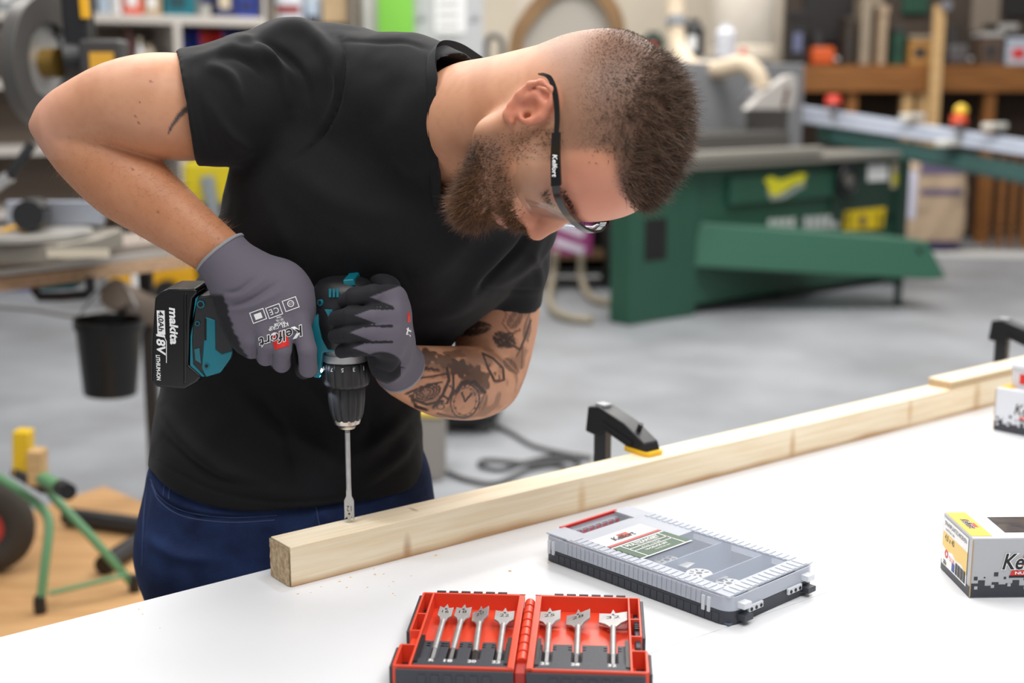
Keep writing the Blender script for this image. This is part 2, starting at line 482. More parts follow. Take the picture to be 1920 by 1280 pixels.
# ------------------------------------------------------------------ brand lettering used on several things
def logo(parent, M, w, dark=M_blk, patch=True, outline=True, back=None):
    """slanted word with a red patch behind the last letters"""
    h = w * 0.30
    if patch:
        m = MB(); poly_on(m, M, [(-w*.18, -h*.42), (w*.30, -h*.42), (w*.36, h*.78), (-w*.10, h*.78)], 0.0002); m.build('logo_patch', M_redp, parent)
    if outline:
        m = MB(); text_on(m, 'Kelfort', M, w*1.03, h*1.08, shear=0.25, bold=0.06, t=0.0004); m.build('logo_outline', M_wht, parent)
    m = MB(); text_on(m, 'Kelfort', M, w, h, shear=0.25, bold=0.018, t=0.0006); m.build('logo_letters', dark, parent)

# ------------------------------------------------------------------ spade bit (flat wood bit)
def spade_bit(name, w, label, group, M, roll=0.0, num=None, reach=0.152, flip=False):
    root = thing(name, (0, 0, 0), label, 'drill bit', group)
    R = Matrix.Rotation(roll, 4, 'Y')
    h = w / 2; s = 0.0033
    Y = reach
    out = [(-s, Y-.050), (-h*.55, Y-.040), (-h, Y-.034), (-h, Y-.008), (-h+.0012, Y-.0095), (-.0028, Y-.0125), (0, Y),
           (.0028, Y-.0125), (h-.0012, Y-.0105), (h, Y-.009), (h, Y-.034), (h*.55, Y-.040), (s, Y-.050)]
    m = MB(R); m.prism(list(reversed(out)), -.0014, .0014); m.build('blade', M_steel, root, bev=0.0004, seg=1)
    m = MB(R); m.cyl((0, 0.028, 0), (0, Y-.048, 0), s, n=14); m.build('shaft', M_steel, root)
    m = MB(R); m.cyl((0, 0, 0), (0, .028, 0), .0036, n=6); m.build('hex_shank', M_darksteel, root)
    m = MB(R); m.cyl((0, Y-.0165, -.0016), (0, Y-.0165, .0016), min(.0016, w*.11), n=12); m.build('hole', M_blk, root)
    if num:
        m = MB(); text_on(m, num, R @ Matrix.Translation((0, Y-.0235, 0)) @ (Matrix.Rotation(math.pi, 4, 'Z') if flip else Matrix.Identity(4)), w*.48, .0075, t=.00155); m.build('number', M_blk, root)
        if flip:
            pass
    pose(root, M)
    return root

# ------------------------------------------------------------------ open case with spade bits
CANG = -4.0
hc = (on(975, 1262, TZ + .024) + on(985, 1107, TZ + .024)) / 2
cfm = rotz((hc[0] - .004, hc[1] - 0.103, TZ), CANG)
case = thing('drill_bit_case', (0, 0, 0), 'open red and black plastic case holding seven spade bits', 'case')
def half(sg):
    X = lambda x: x * sg * 1.055
    def bx(m, x0, y0, z0, x1, y1, z1): m.box((X(x0), y0, z0), (X(x1), y1, z1))
    H_ = .025
    # charcoal outer shell
    m = MB(); out = [(.006, 0), (.118, 0), (.1255, .006), (.1265, .050), (.119, .060), (.119, .085), (.1215, .092), (.1215, .192), (.115, .2005), (.006, .2005)]
    oo = [(X(x), y) for x, y in out]
    if sg < 0: oo.reverse()
    m.prism(oo, 0, .004); m.build('bottom_shell', M_bumper, case, bev=.0015)
    m = MB(); bx(m, .006, -.0015, 0, .120, .0015, H_-.003); bx(m, .1235, .004, 0, .1268, .052, H_-.003); bx(m, .1185, .092, 0, .1225, .196, H_-.003); bx(m, .010, .198, 0, .116, .2015, H_-.0025)
    m.build('rubber_edge', M_bumper, case, bev=.0012)
    m = MB()
    for k in range(6): bx(m, .026 + .0135*k, .1990, .006, .036 + .0135*k, .2028, H_+.0008)
    m.build('back_grip', M_bumper, case, bev=.0006)
    m = MB()
    for k in range(6): bx(m, .028 + .0125*k, -.0026, .003, .036 + .0125*k, -.0012, .017)
    m.build('front_grip', M_bumper, case, bev=.0005)
    # red tray
    m = MB()
    bx(m, .008, .0015, .004, .112, .1985, .0062)                       # floor
    bx(m, .006, .0015, .004, .1225, .0042, H_)                         # front wall
    bx(m, .006, .1955, .004, .1185, .1985, H_)                         # back wall
    bx(m, .006, .0015, .004, .0125, .1985, H_)                         # hinge wall
    bx(m, .1055, .003, .004, .1080, .197, H_)                          # inner outer-side wall
    bx(m, .1205, .003, .004, .1235, .052, H_)                          # corner pocket front
    bx(m, .1065, .052, .004, .1225, .0545, H_)
    bx(m, .1065, .054, .004, .1165, .090, .016)
    bx(m, .1165, .090, .004, .1190, .197, H_)
    bx(m, .1065, .089, .004, .1185, .0915, H_)
    bx(m, .1065, .135, .004, .1185, .1375, H_)
    m.build('tray', M_red, case, bev=.0008)
half(1); half(-1)
# hinge
m = MB(); m.box((-.006, .004, .003), (.006, .197, .010)); m.build('hinge_web', M_darkred, case, bev=.001)
for k in range(8):
    y0 = .030 + k * .0205
    m = MB(); m.cyl((0, y0, .0185), (0, y0 + .017, .0185), .0058, n=14); m.build('hinge_knuckle', M_red, case, bev=.001)
m = MB(); m.box((-.0055, .003, .008), (.0055, .028, .0195)); m.build('hinge_end', M_darkred, case, bev=.001)
# latch on the right half, catch on the left
m = MB(); m.box((.1175, .072, .006), (.1245, .150, .020)); lt = m.build('latch', M_bumper, case, bev=.002)
for k in range(6):
    m = MB(); m.box((.1178, .116+.0055*k, .0195), (.1243, .1185+.0055*k, .0225)); m.build('latch_rib', M_bumper, lt, bev=.0005)
# bit holders
cinv = cfm.inverted()
bits = [('16', .016, (813, 1225), (839.5, 1133), 0.05), ('18', .018, (847, 1228), (872, 1133.5), -0.05), ('20', .020, (890, 1232), (903, 1137), -0.42), ('22', .022, (935, 1234), (948, 1140), 0.0),
        ('25', .025, (1024.5, 1238), (1031.5, 1140), -0.12), ('28', .028, (1081, 1240.5), (1085, 1143), -0.35), ('32', .032, (1149, 1244), (1150, 1143.5), -0.12)]
zb = .0165
loc = {}
for n_, w, bt, tp, rl in bits:
    b_ = cinv @ Vector(on(bt[0], bt[1], TZ + zb)); t_ = cinv @ Vector(on(tp[0], tp[1], TZ + zb)); loc[n_] = (b_, t_)
PB = (cinv @ Vector(on(1000, 1206, TZ + .018))).y
for sg, names, x0, x1 in ((-1, ['16', '18', '20', '22'], -.111, -.0138), (1, ['25', '28', '32'], .0138, .111)):
    xs = sorted(loc[n_][0].x for n_ in names)
    if sg < 0: xs = [-.094] + xs
    m = MB(); cur = x0
    for x in xs:
        m.box((cur, .006, .006), (x - .0055, PB, .0180)); cur = x + .0055
    m.box((cur, .006, .006), (x1, PB, .0180)); m.box((x0, .0045, .006), (x1, .0290, .0212)); m.box((x0, .006, .006), (x1, PB, .0095))
    hd = m.build('bit_holder', M_bumper, case, bev=.0006)
    m = MB()
    for x in xs:
        for yy in (PB - .014, PB - .008):
            m.box((x - .0095, yy, .0178), (x - .0058, yy + .0012, .0186)); m.box((x + .0058, yy, .0178), (x + .0095, yy + .0012, .0186))
    for x in (x0 + .002, x1 - .002): m.box((x - .002, .018, .016), (x + .002, PB + .004, .0225))
    m.build('holder_clip', M_blackpl, hd)
    for x, tx in zip(xs, (['12'] if sg < 0 else []) + names):
        m = MB(); text_on(m, tx, Matrix.Translation((x - .001, .0235, .0212)), .0088, .0062, t=.0003, bold=.02); m.build('size_number', M_wht, hd)
m = MB(); m.box((-.0975, .022, .010), (-.0905, .030, .0155)); m.cyl((-.094, .034, .013), (-.094, .050, .013), .003, n=10); m.build('empty_clip', M_darkred, case, bev=.0005)
pose(case, cfm)
BITLAB = {'16': 'narrow steel spade bit, leftmost in the red case', '18': 'steel spade bit second from the left in the red case', '20': 'rolled steel spade bit in the middle of the left case half',
          '22': 'steel spade bit just left of the red hinge', '25': 'steel spade bit just right of the red hinge', '28': 'tilted wide spade bit in the middle of the right case half', '32': 'widest steel spade bit, rightmost in the red case'}
for n_, w, bt, tp, rl in bits:
    b_, t_ = loc[n_]
    d = (t_ - b_); d.z = 0; Ln = d.length; d.normalize()
    st = t_ - d * .152; st.z = zb
    fr = frame(st, (d.y, -d.x, 0)); 
    spade_bit('spade_bit', w, BITLAB[n_], 'spade bits in the red case', cfm @ fr, rl, n_)

# ------------------------------------------------------------------ organiser box with saw blades
p0 = on(1030, 1052, TZ); p1 = on(1357, 1173, TZ); 
xd = (p1 - p0); xd[2] = 0; xd /= np.linalg.norm(xd)
OL, OW, OH = .302, .168, .036
org = p1 - xd * (OL - .008) 
Mo = frame(org, xd)                      # x along the long front side towards the near corner, y away
def oloc(px, py, z): return Mo.inverted() @ Vector(on(px, py, TZ + z))
ob = thing('organiser_box', (0, 0, 0), 'flat organiser box with frosted lid, red handle and black base', 'organiser box')
M_frost = mat('frosted_lid', (204, 210, 222), 0.3, alpha=0.66)
M_clear = mat('clear_lid', (190, 200, 218), 0.4, alpha=0.22, spec=.2)
def ringp(m, outer, inner, z0, z1):
    n = len(outer)
    vs = [(x, y, z0) for x, y in outer] + [(x, y, z0) for x, y in inner] + [(x, y, z1) for x, y in outer] + [(x, y, z1) for x, y in inner]
    fs = []
    for i in range(n):
        j = (i + 1) % n
        fs += [(i, j, j+2*n, i+2*n), (n+j, n+i, i+3*n, j+3*n), (2*n+i, 2*n+j, 3*n+j, 3*n+i), (j, i, n+i, n+j)]
    m.add(vs, fs)
m = MB(); ro = rrect(0, 0, OL, OW, .016, 5); ri = rrect(.002, .002, OL-.002, OW-.002, .014, 5)
hx0, hx1 = .012, .034      # handle opening near the far-left short side
m.prism(rrect(.040, .001, OL-.001, OW-.001, .012, 5), 0, .0015)
ringp(m, ro, ri, 0, .0165)
m.box((.038, .002, 0), (.040, OW-.002, .0165))
base = m.build('base', mat('charcoal_base', (54, 57, 66), 0.45), ob, bev=.0006)
m = MB()
for k in range(26): m.box((.020 + k*.0103, -.0006, .002), (.0290 + k*.0103, .0006, .0130))
m.build('base_rib', mat('charcoal_base', 0), ob)
m = MB()
for k in range(3): m.box((.112 + .0625*k, .002, .0015), (.1135 + .0625*k, OW-.002, .033))
m.build('divider', mat('divider_plastic', (150, 160, 178), 0.4), ob)
m = MB(); m.box((.041, .002, .0015), (OL-.002, OW-.002, .0028)); m.build('tray_floor', mat('blue_grey_tray', (96, 108, 132), 0.5), ob)
# lid: side wall, top frame, clear window
m = MB(); ringp(m, ro, ri, .0165, .034); m.build('lid_wall', M_frost, ob, bev=.001)
wx0, wy0, wx1, wy1 = .128, .024, .276, .146
top = [rrect(0, 0, OL, OW, .016, 5)]
m = MB()
m.box((.040, .002, .034), (wx0, OW-.002, .036)); m.box((wx1, .002, .034), (OL-.003, OW-.002, .036))
m.box((wx0, .002, .034), (wx1, wy0, .036)); m.box((wx0, wy1, .034), (wx1, OW-.002, .036))
m.box((.002, .004, .034), (.040, .036, .036)); m.box((.002, OW-.036, .034), (.040, OW-.004, .036))
m.build('lid_top', M_frost, ob)
m = MB(); m.box((wx0, wy0, .0342), (wx1, wy1, .0352)); m.build('lid_window', M_clear, ob)
m = MB()
for k in range(24): m.box((.045 + k*.0098, .004, .0358), (.0515 + k*.0098, .021, .0368))
for k in range(13): m.box((.280, .014 + k*.0112, .0358), (.298, .0205 + k*.0112, .0368))
for k in range(24): m.box((.045 + k*.0098, OW-.021, .0358), (.0515 + k*.0098, OW-.006, .0368))
m.build('lid_rib', M_frost, ob)
m = MB()
for k in range(30): m.box((.040 + k*.0074, -.0010, .018), (.0455 + k*.0074, .0003, .033))
m.build('lid_side_rib', M_frost, ob)
M_clip = mat('clear_clip', (232, 236, 242), 0.2, alpha=.8)
for x in (.010, .0175, .262, .270):
    m = MB(); m.box((x, -.002, .011), (x + .0045, .002, .029)); m.build('lid_clip', M_clip, ob, bev=.0006)
# handle
m = MB(); m.box((.001, .034, .004), (.010, OW-.034, .030)); hd = m.build('handle', M_frost, ob, bev=.002)
m = MB(); m.box((.0115, .036, .006), (.0125, OW-.036, .028)); m.build('handle_inlay', mat('pink_inlay', (222, 128, 134), 0.4), hd)
for k in range(7):
    m = MB(); m.box((.012, .044+k*.0125, .005), (.0155, .046+k*.0125, .030)); m.build('handle_rib', M_frost, hd)
m = MB(); m.box((-.0012, .030, .0325), (.0035, OW-.030, .0368)); m.build('handle_strip', M_redp, hd, bev=.001)
m = MB(); m.box((.034, .036, 0), (.040, OW-.036, .034)); m.build('handle_back_wall', M_frost, ob)
# hinge lugs and feet on the near short side
for y in (.022, .146):
    m = MB(); m.box((OL-.002, y-.008, .020), (OL+.010, y+.006, .0275)); m.build('lid_lug', M_clip, ob, bev=.001)
    m = MB(); m.box((OL-.002, y-.008, .0055), (OL+.011, y+.008, .0125)); m.build('base_lug', MATS['charcoal_base'], ob, bev=.001)
for y in (.045, .122):
    m = MB(); m.box((OL, y-.014, .010), (OL+.0035, y+.014, .018)); lg = m.build('hinge_plate', M_clip, ob, bev=.001)
    for k in (-1, 0, 1):
        m = MB(); m.cyl((OL+.003, y+.009*k, .0135), (OL+.0042, y+.009*k, .0135), .0022, n=10); m.build('hinge_hole', M_blk, lg)
# paper label under the lid top
la, lb, lc, ld = [oloc(*q, .0362) for q in ((1111, 1016), (1201, 978), (1293, 1016), (1201, 1048))]
lx0, lx1 = (la.x + lb.x)/2, (lc.x + ld.x)/2; ly0, ly1 = (la.y + ld.y)/2, (lb.y + lc.y)/2
LW, LHh = ly1 - ly0, lx1 - lx0
# label axes: text runs along +y (away), its top towards -x
ML = Matrix.Translation(((lx0+lx1)/2, (ly0+ly1)/2, .0362)) @ Matrix(((0, -1, 0, 0), (1, 0, 0, 0), (0, 0, 1, 0), (0, 0, 0, 1)))
m = MB(); rect_on(m, ML, -LW/2, -LHh/2, LW/2, LHh/2, .0003); lab = m.build('label', M_wht, ob)
m = MB(); rect_on(m, ML, -LW/2, LHh*.10, LW/2, LHh*.155, .0006); m.build('label_stripe', M_redp, lab)
m = MB(); rect_on(m, ML, -LW/2, LHh*.075, LW/2, LHh*.10, .0006); m.build('label_line', M_blk, lab)
m = MB(); rect_on(m, ML, -LW*.5, -LHh*.47, LW*.5, LHh*.04, .0006); m.build('label_field', M_grn, lab)
m = MB()
for yy in (-.145, -.24): rect_on(m, ML, -LW*.36, LHh*yy, LW*.38, LHh*(yy+.016), .0009)
for xx in (-.37, .36): rect_on(m, ML, LW*xx, -LHh*.5, LW*(xx+.018), LHh*.04, .0009)
text_on(m, 'MULTIZAAGSET', ML @ Matrix.Translation((0, -LHh*.03, 0)), LW*.62, LHh*.085, bold=.03, t=.0009)
text_on(m, 'SET DE MULTI-LAMES', ML @ Matrix.Translation((.004, -LHh*.10, 0)), LW*.42, LHh*.035, t=.0009)
text_on(m, 'Art.nr. 1157280', ML @ Matrix.Translation((0, -LHh*.19, 0)), LW*.36, LHh*.04, t=.0009)
text_on(m, '16-DELIGE SET', ML @ Matrix.Translation((0, -LHh*.30, 0)), LW*.42, LHh*.055, bold=.02, t=.0009)
text_on(m, '16-PIECES SET', ML @ Matrix.Translation((.004, -LHh*.38, 0)), LW*.3, LHh*.035, t=.0009)
m.build('label_lettering', M_wht, lab)
logo(lab, ML @ Matrix.Translation((-.004, LHh*.30, .0004)), LW*.42, outline=False)
pose(ob, Mo)
# multi-tool blades in the compartments
M_bl = mat('blade_steel', (236, 232, 222), 0.45, 0.2)
def blade(M, label, L_):
    root = thing('saw_accessory', (0, 0, 0), label, 'saw blade', 'saw blades in the organiser box')
    m = MB(); pts = [(.016*math.cos(a), .016*math.sin(a)) for a in np.linspace(.5, 2*math.pi-.5, 22)] + [(L_, -.010), (L_, .010)]
    m.prism(pts, 0, .0012); bd = m.build('body', M_bl, root)
    for k in range(7):
        a = .9 + k * .74
        m = MB(); m.M = Matrix.Rotation(a, 4, 'Z'); m.box((.007, -.0013, .0010), (.0125, .0013, .0014)); m.build('mount_slot', M_blk, root)
    m = MB(); m.cyl((0, 0, .0010), (0, 0, .0014), .004, n=12); m.build('mount_hole', M_blk, root)
    pose(root, M)
for (px, py, tx, rr) in ((1250, 1050, 'first', 0), (1311, 1075, 'second', 0), (1367, 1094, 'third', 0)):
    w_ = on(px, py, TZ + .024); l_ = Mo.inverted() @ Vector(w_)
    blade(Mo @ Matrix.Translation((l_.x, l_.y, .0235)) @ Matrix.Rotation(math.radians(12), 4, 'Z'),
          {'first': 'pale saw blade in the box compartment beside the green label', 'second': 'pale saw blade in the middle compartment of the organiser box', 'third': 'pale saw blade in the compartment at the hinge end'}[tx], .034)

# ------------------------------------------------------------------ cardboard screw boxes
M_card = mat('raw_cardboard', (176, 148, 112), 0.8)
M_dark = mat('charcoal_print', (52, 54, 62), 0.45)
M_silver = mat('silver_card', (176, 178, 182), 0.38, spec=0.5)
M_lightcard = mat('light_grey_card', (212, 215, 222), 0.45)
M_yel = mat('amber_print', (236, 176, 24), 0.4)
M_pale = mat('pale_amber_print', (236, 200, 110), 0.45)
def screw_box(M, L_, W_, H_, label, front):
    root = thing('screw_box', (0, 0, 0), label, 'box', 'cardboard screw boxes')
    m = MB(); m.box((0, 0, 0), (L_, W_, H_)); body = m.build('carton', front, root, bev=.0012)
    m = MB(); m.box((.001, .001, H_-.0005), (L_-.001, W_-.001, H_+.0004)); m.build('lid', M_lightcard, root)
    MF = Matrix(((1, 0, 0, 0), (0, 0, 1, 0), (0, 1, 0, 0), (0, 0, 0, 1)))
    MF = Matrix(((1, 0, 0, 0), (0, 0, -1, 0), (0, 1, 0, 0), (0, 0, 0, 1)))       # front face: x right, y up, normal -y
    MLf = Matrix(((0, 0, -1, 0), (-1, 0, 0, 0), (0, 1, 0, 0), (0, 0, 0, 1)))     # left face: x towards the front, y up, normal -x
    # black band with loose squares
    m = MB(); pts = [(.001, .001), (L_-.001, .001)]
    xs = np.linspace(L_-.001, .001, 26); lv = [.017, .020, .0155, .0225, .0185]
    for i in range(25):
        pts += [(xs[i], lv[i % 5]), (xs[i+1], lv[i % 5])]
    poly_on(m, MF, pts, .0003)
    for k in range(int(L_ / .012)):
        x = .004 + k*.012; y = .0225 + (k*7 % 5)*.0012; s = (.0045, .0018, .0052, .003)[k % 4]
        rect_on(m, MF, x, y, x + s, y + s, .0003)
    m.build('band', M_dark, body)
    m = MB()
    for k in range(int(L_ / .02)):
        x = .005 + k*.02; y = .011 + (k % 3)*.0018
        rect_on(m, MF, x, y, x + .004, y + .004, .0005)
    m.build('band_square', front, body)
    logo(body, MF @ Matrix.Translation((.071, .046, .0004)), .068)
    m = MB(); poly_on(m, MF, [(.047, .0285), (.112, .0285), (.113, .0345), (.049, .0345)], .0005); m.build('slogan_patch', M_redp, body)
    m = MB(); text_on(m, 'NUMMER 1', MF @ Matrix.Translation((.072, .0315, .0005)), .038, .0036, bold=.03, t=.0003); m.build('slogan', M_wht, body)
    m = MB(); poly_on(m, MF, [(.046, .0255), (.112, .0255), (.1125, .0283), (.0465, .0283)], .0005); m.build('slogan_line', M_blk, body)
    # left end: label
    m = MB(); rect_on(m, MLf, -W_+.001, .001, -.001, .014, .0003); m.build('end_band', M_dark, body)
    m = MB(); rect_on(m, MLf, -W_+.004, .010, -.012, H_-.004, .0006); el = m.build('end_label', M_wht, body)
    m = MB(); poly_on(m, MLf, [(-W_+.004, .034), (-W_*.8, .030), (-W_*.62, .034), (-W_*.5, .029), (-.030, .031), (-.012, .024), (-.012, H_-.022), (-W_+.004, H_-.022)], .0008); m.build('label_print', M_pale, el)
    m = MB(); text_on(m, 'SPAANPLAATSCHROEVEN', MLf @ Matrix.Translation((-W_/2-.004, H_-.010, 0)), W_*.74, .0055, t=.0010); text_on(m, 'KARTON 200', MLf @ Matrix.Translation((-W_*.72, H_-.0175, 0)), W_*.3, .003, t=.0010)
    text_on(m, '4,0 x 40', MLf @ Matrix.Translation((-W_*.72, H_-.028, 0)), W_*.32, .009, t=.0010)
    for k in range(11): rect_on(m, MLf, -W_*.48 + k*.0031, .012, -W_*.48 + k*.0031 + (.0016 if k % 3 else .0024), .027, .0010)
    text_on(m, '200x', MLf @ Matrix.Translation((-W_*.84, .0145, 0)), .011, .006, bold=.02, t=.0010)
    m.build('label_lettering', M_blk, el)
    m = MB(); m.M = MLf
    for a in range(16):
        t0, t1 = a*math.pi/8, (a+1)*math.pi/8; cx, cy = -W_*.80, .0265
        m.add([(cx+.0055*math.cos(t), cy+.0055*math.sin(t), .001) for t in (t0, t1)] + [(cx+.003*math.cos(t), cy+.003*math.sin(t), .001) for t in (t1, t0)], [(0, 1, 2, 3)])
    m.M = Matrix.Identity(4); text_on(m, 'TX-20', MLf @ Matrix.Translation((-W_*.62, .0245, 0)), .018, .0055, t=.001); m.build('label_symbol', M_redp, el)
    m = MB(); rect_on(m, MLf, -W_*.60, .012, -W_*.51, .0225, .001); m.build('label_square', mat('blue_print', (60, 84, 160), .5), el)
    # amber flap on the lid, window with screws
    MT = Matrix.Translation((0, 0, H_+.0005))
    m = MB(); rect_on(m, MT, .001, .008, .026, W_-.003, .0002); fl = m.build('lid_flap', M_yel, root)
    m = MB(); rect_on(m, MT, .046, .020, L_-.03, W_-.022, .0002); m.build('window', mat('dark_film', (44, 42, 50), 0.12, var=.5, vscale=60, col2=(86, 74, 66)), root)
    logo(fl, MT @ Matrix.Translation((.0135, W_*.52, .0002)) @ Matrix.Rotation(math.radians(-90), 4, 'Z'), .034)
    m = MB(); m.bar((.0003, -.0002, .002), (.0003, -.0002, H_-.002), .0012, .0012, (1, 0, 0)); m.build('worn_edge', M_card, body)
    pose(root, M)
    return root
A_ = on(1817, 1121, TZ); B_ = on(1763, 1065, TZ)
ydir = B_ - A_
screw_box(frame(A_, (ydir[1], -ydir[0], 0)), .21, float(np.linalg.norm(ydir)), .0745, 'silver and amber cardboard screw box at the right table edge', M_silver)
A2 = on(1862, 806, TZ); d2 = on(1920, 818, TZ) - A2
screw_box(frame(A2, d2), .20, .10, .078, 'grey cardboard screw box standing beside the far end of the beam', M_lightcard)
# tub standing on the far box
M2 = frame(A2, d2)
r_ = thing('storage_tub', M2 @ Vector((.045, .06, .079)), 'small frosted plastic tub on top of the far grey box', 'tub')
m = MB(M2); m.prism(rrect(.012, .025, .11, .092, .008), .0786, .112); m.build('tub', mat('frosted_tub', (222, 224, 232), .35, alpha=.8), r_, bev=.002)
m = MB(M2); m.prism(rrect(.010, .023, .112, .094, .009), .112, .120); m.build('tub_lid', mat('tub_lid', (214, 216, 224), .4), r_, bev=.001)
m = MB(M2); m.box((.03, .0243, .086), (.085, .0249, .104)); m.build('tub_label', M_redp, r_)
# ------------------------------------------------------------------ implicit surfaces -> meshes (for body, clothes, gloves)
class Cone:                      # rounded cone between two points
    def __init__(s, a, b, ra, rb, k=0.01, op='u'):
        s.a = np.array(a, float); s.b = np.array(b, float); s.ra = ra; s.rb = rb; s.k = k; s.op = op
        s.c = (s.a + s.b) / 2; s.R = np.linalg.norm(s.b - s.a) / 2 + max(ra, rb)
        s.d = s.b - s.a; s.L2 = max(float(s.d @ s.d), 1e-12)
    def ev(s, p):
        q = p - s.a; t = np.clip(q @ s.d / s.L2, 0, 1)
        return np.linalg.norm(q - t[:, None] * s.d, axis=1) - (s.ra + (s.rb - s.ra) * t)
class Ell:                       # ellipsoid with axes X (3 unit rows) and radii
    def __init__(s, c, rad, X=None, k=0.01, op='u', pw=2.0):
        s.c = np.array(c, float); s.r = np.array(rad, float); s.X = np.eye(3) if X is None else np.array(X, float)
        s.k = k; s.op = op; s.R = float(s.r.max()) * (1.0 if pw <= 2 else 1.3); s.pw = pw
    def ev(s, p):
        q = np.abs((p - s.c) @ s.X.T) / s.r
        if s.pw == 2.0:
            k0 = np.linalg.norm(q, axis=1); k1 = np.linalg.norm(q / s.r, axis=1)
            return k0 * (k0 - 1) / np.maximum(k1, 1e-9)
        n = (q ** s.pw).sum(1) ** (1 / s.pw)
        return (n - 1) * s.r.min()
class Loft:                      # elliptical tube segment between two stations (centre, half-width vector, half-depth)
    def __init__(s, c0, A0, b0, c1, A1, b1, k=0.02, grow=0.0, pw=2.3):
        s.c0 = np.array(c0); s.c1 = np.array(c1); s.d = s.c1 - s.c0; s.L2 = float(s.d @ s.d)
        s.A0 = np.array(A0); s.A1 = np.array(A1); s.b0 = b0; s.b1 = b1; s.k = k; s.op = 'u'; s.g = grow; s.pw = pw
        s.c = (s.c0 + s.c1) / 2; s.R = math.sqrt(s.L2) / 2 + max(np.linalg.norm(A0), np.linalg.norm(A1), b0, b1) + grow
    def ev(s, p):
        q = p - s.c0; t = np.clip(q @ s.d / s.L2, 0, 1)[:, None]
        c = s.c0 + s.d * t; A = s.A0 + (s.A1 - s.A0) * t; b = (s.b0 + (s.b1 - s.b0) * t)[:, 0]
        al = np.linalg.norm(A, axis=1); Ah = A / al[:, None]
        V = np.cross(s.d, Ah); V /= np.linalg.norm(V, axis=1)[:, None]
        W = np.cross(Ah, V)
        e = p - c
        x = np.abs((e * Ah).sum(1)); y = np.abs((e * V).sum(1)); z = np.abs((e * W).sum(1))
        al = al + s.g; b = b + s.g
        n = ((x / al) ** s.pw + (y / b) ** s.pw + (z / b) ** s.pw) ** (1 / s.pw)
        return (n - 1) * np.minimum(al, b)
class Half:                      # keeps the side n.(p - o) < 0 (intersection)
    def __init__(s, o, n, near=None, nr=0.0):
        s.o = np.array(o, float); s.n = np.array(n, float) / np.linalg.norm(n); s.op = 'i'; s.k = 0.002
        s.c = s.o if near is None else np.array(near, float); s.R = nr or 1e6; s.lim = nr
    def ev(s, p):
        d = (p - s.o) @ s.n
        if s.lim: d = np.where(np.linalg.norm(p - s.c, axis=1) < s.lim, d, -1.0)
        return d
def smin(a, b, k):
    h = np.maximum(k - np.abs(a - b), 0) / k
    return np.minimum(a, b) - h * h * k * 0.25
def field(prims, p):
    d = None
    for q in prims:
        v = q.ev(p)
        if q.op == 'u': d = v if d is None else smin(d, v, max(q.k, 1e-6))
        elif d is None: d = np.full(len(p), 1.0)
        elif q.op == 's': d = -smin(-d, v, max(q.k, 1e-6))
        else: d = -smin(-d, -v, max(q.k, 1e-6))
    return d if d is not None else np.full(len(p), 1.0)
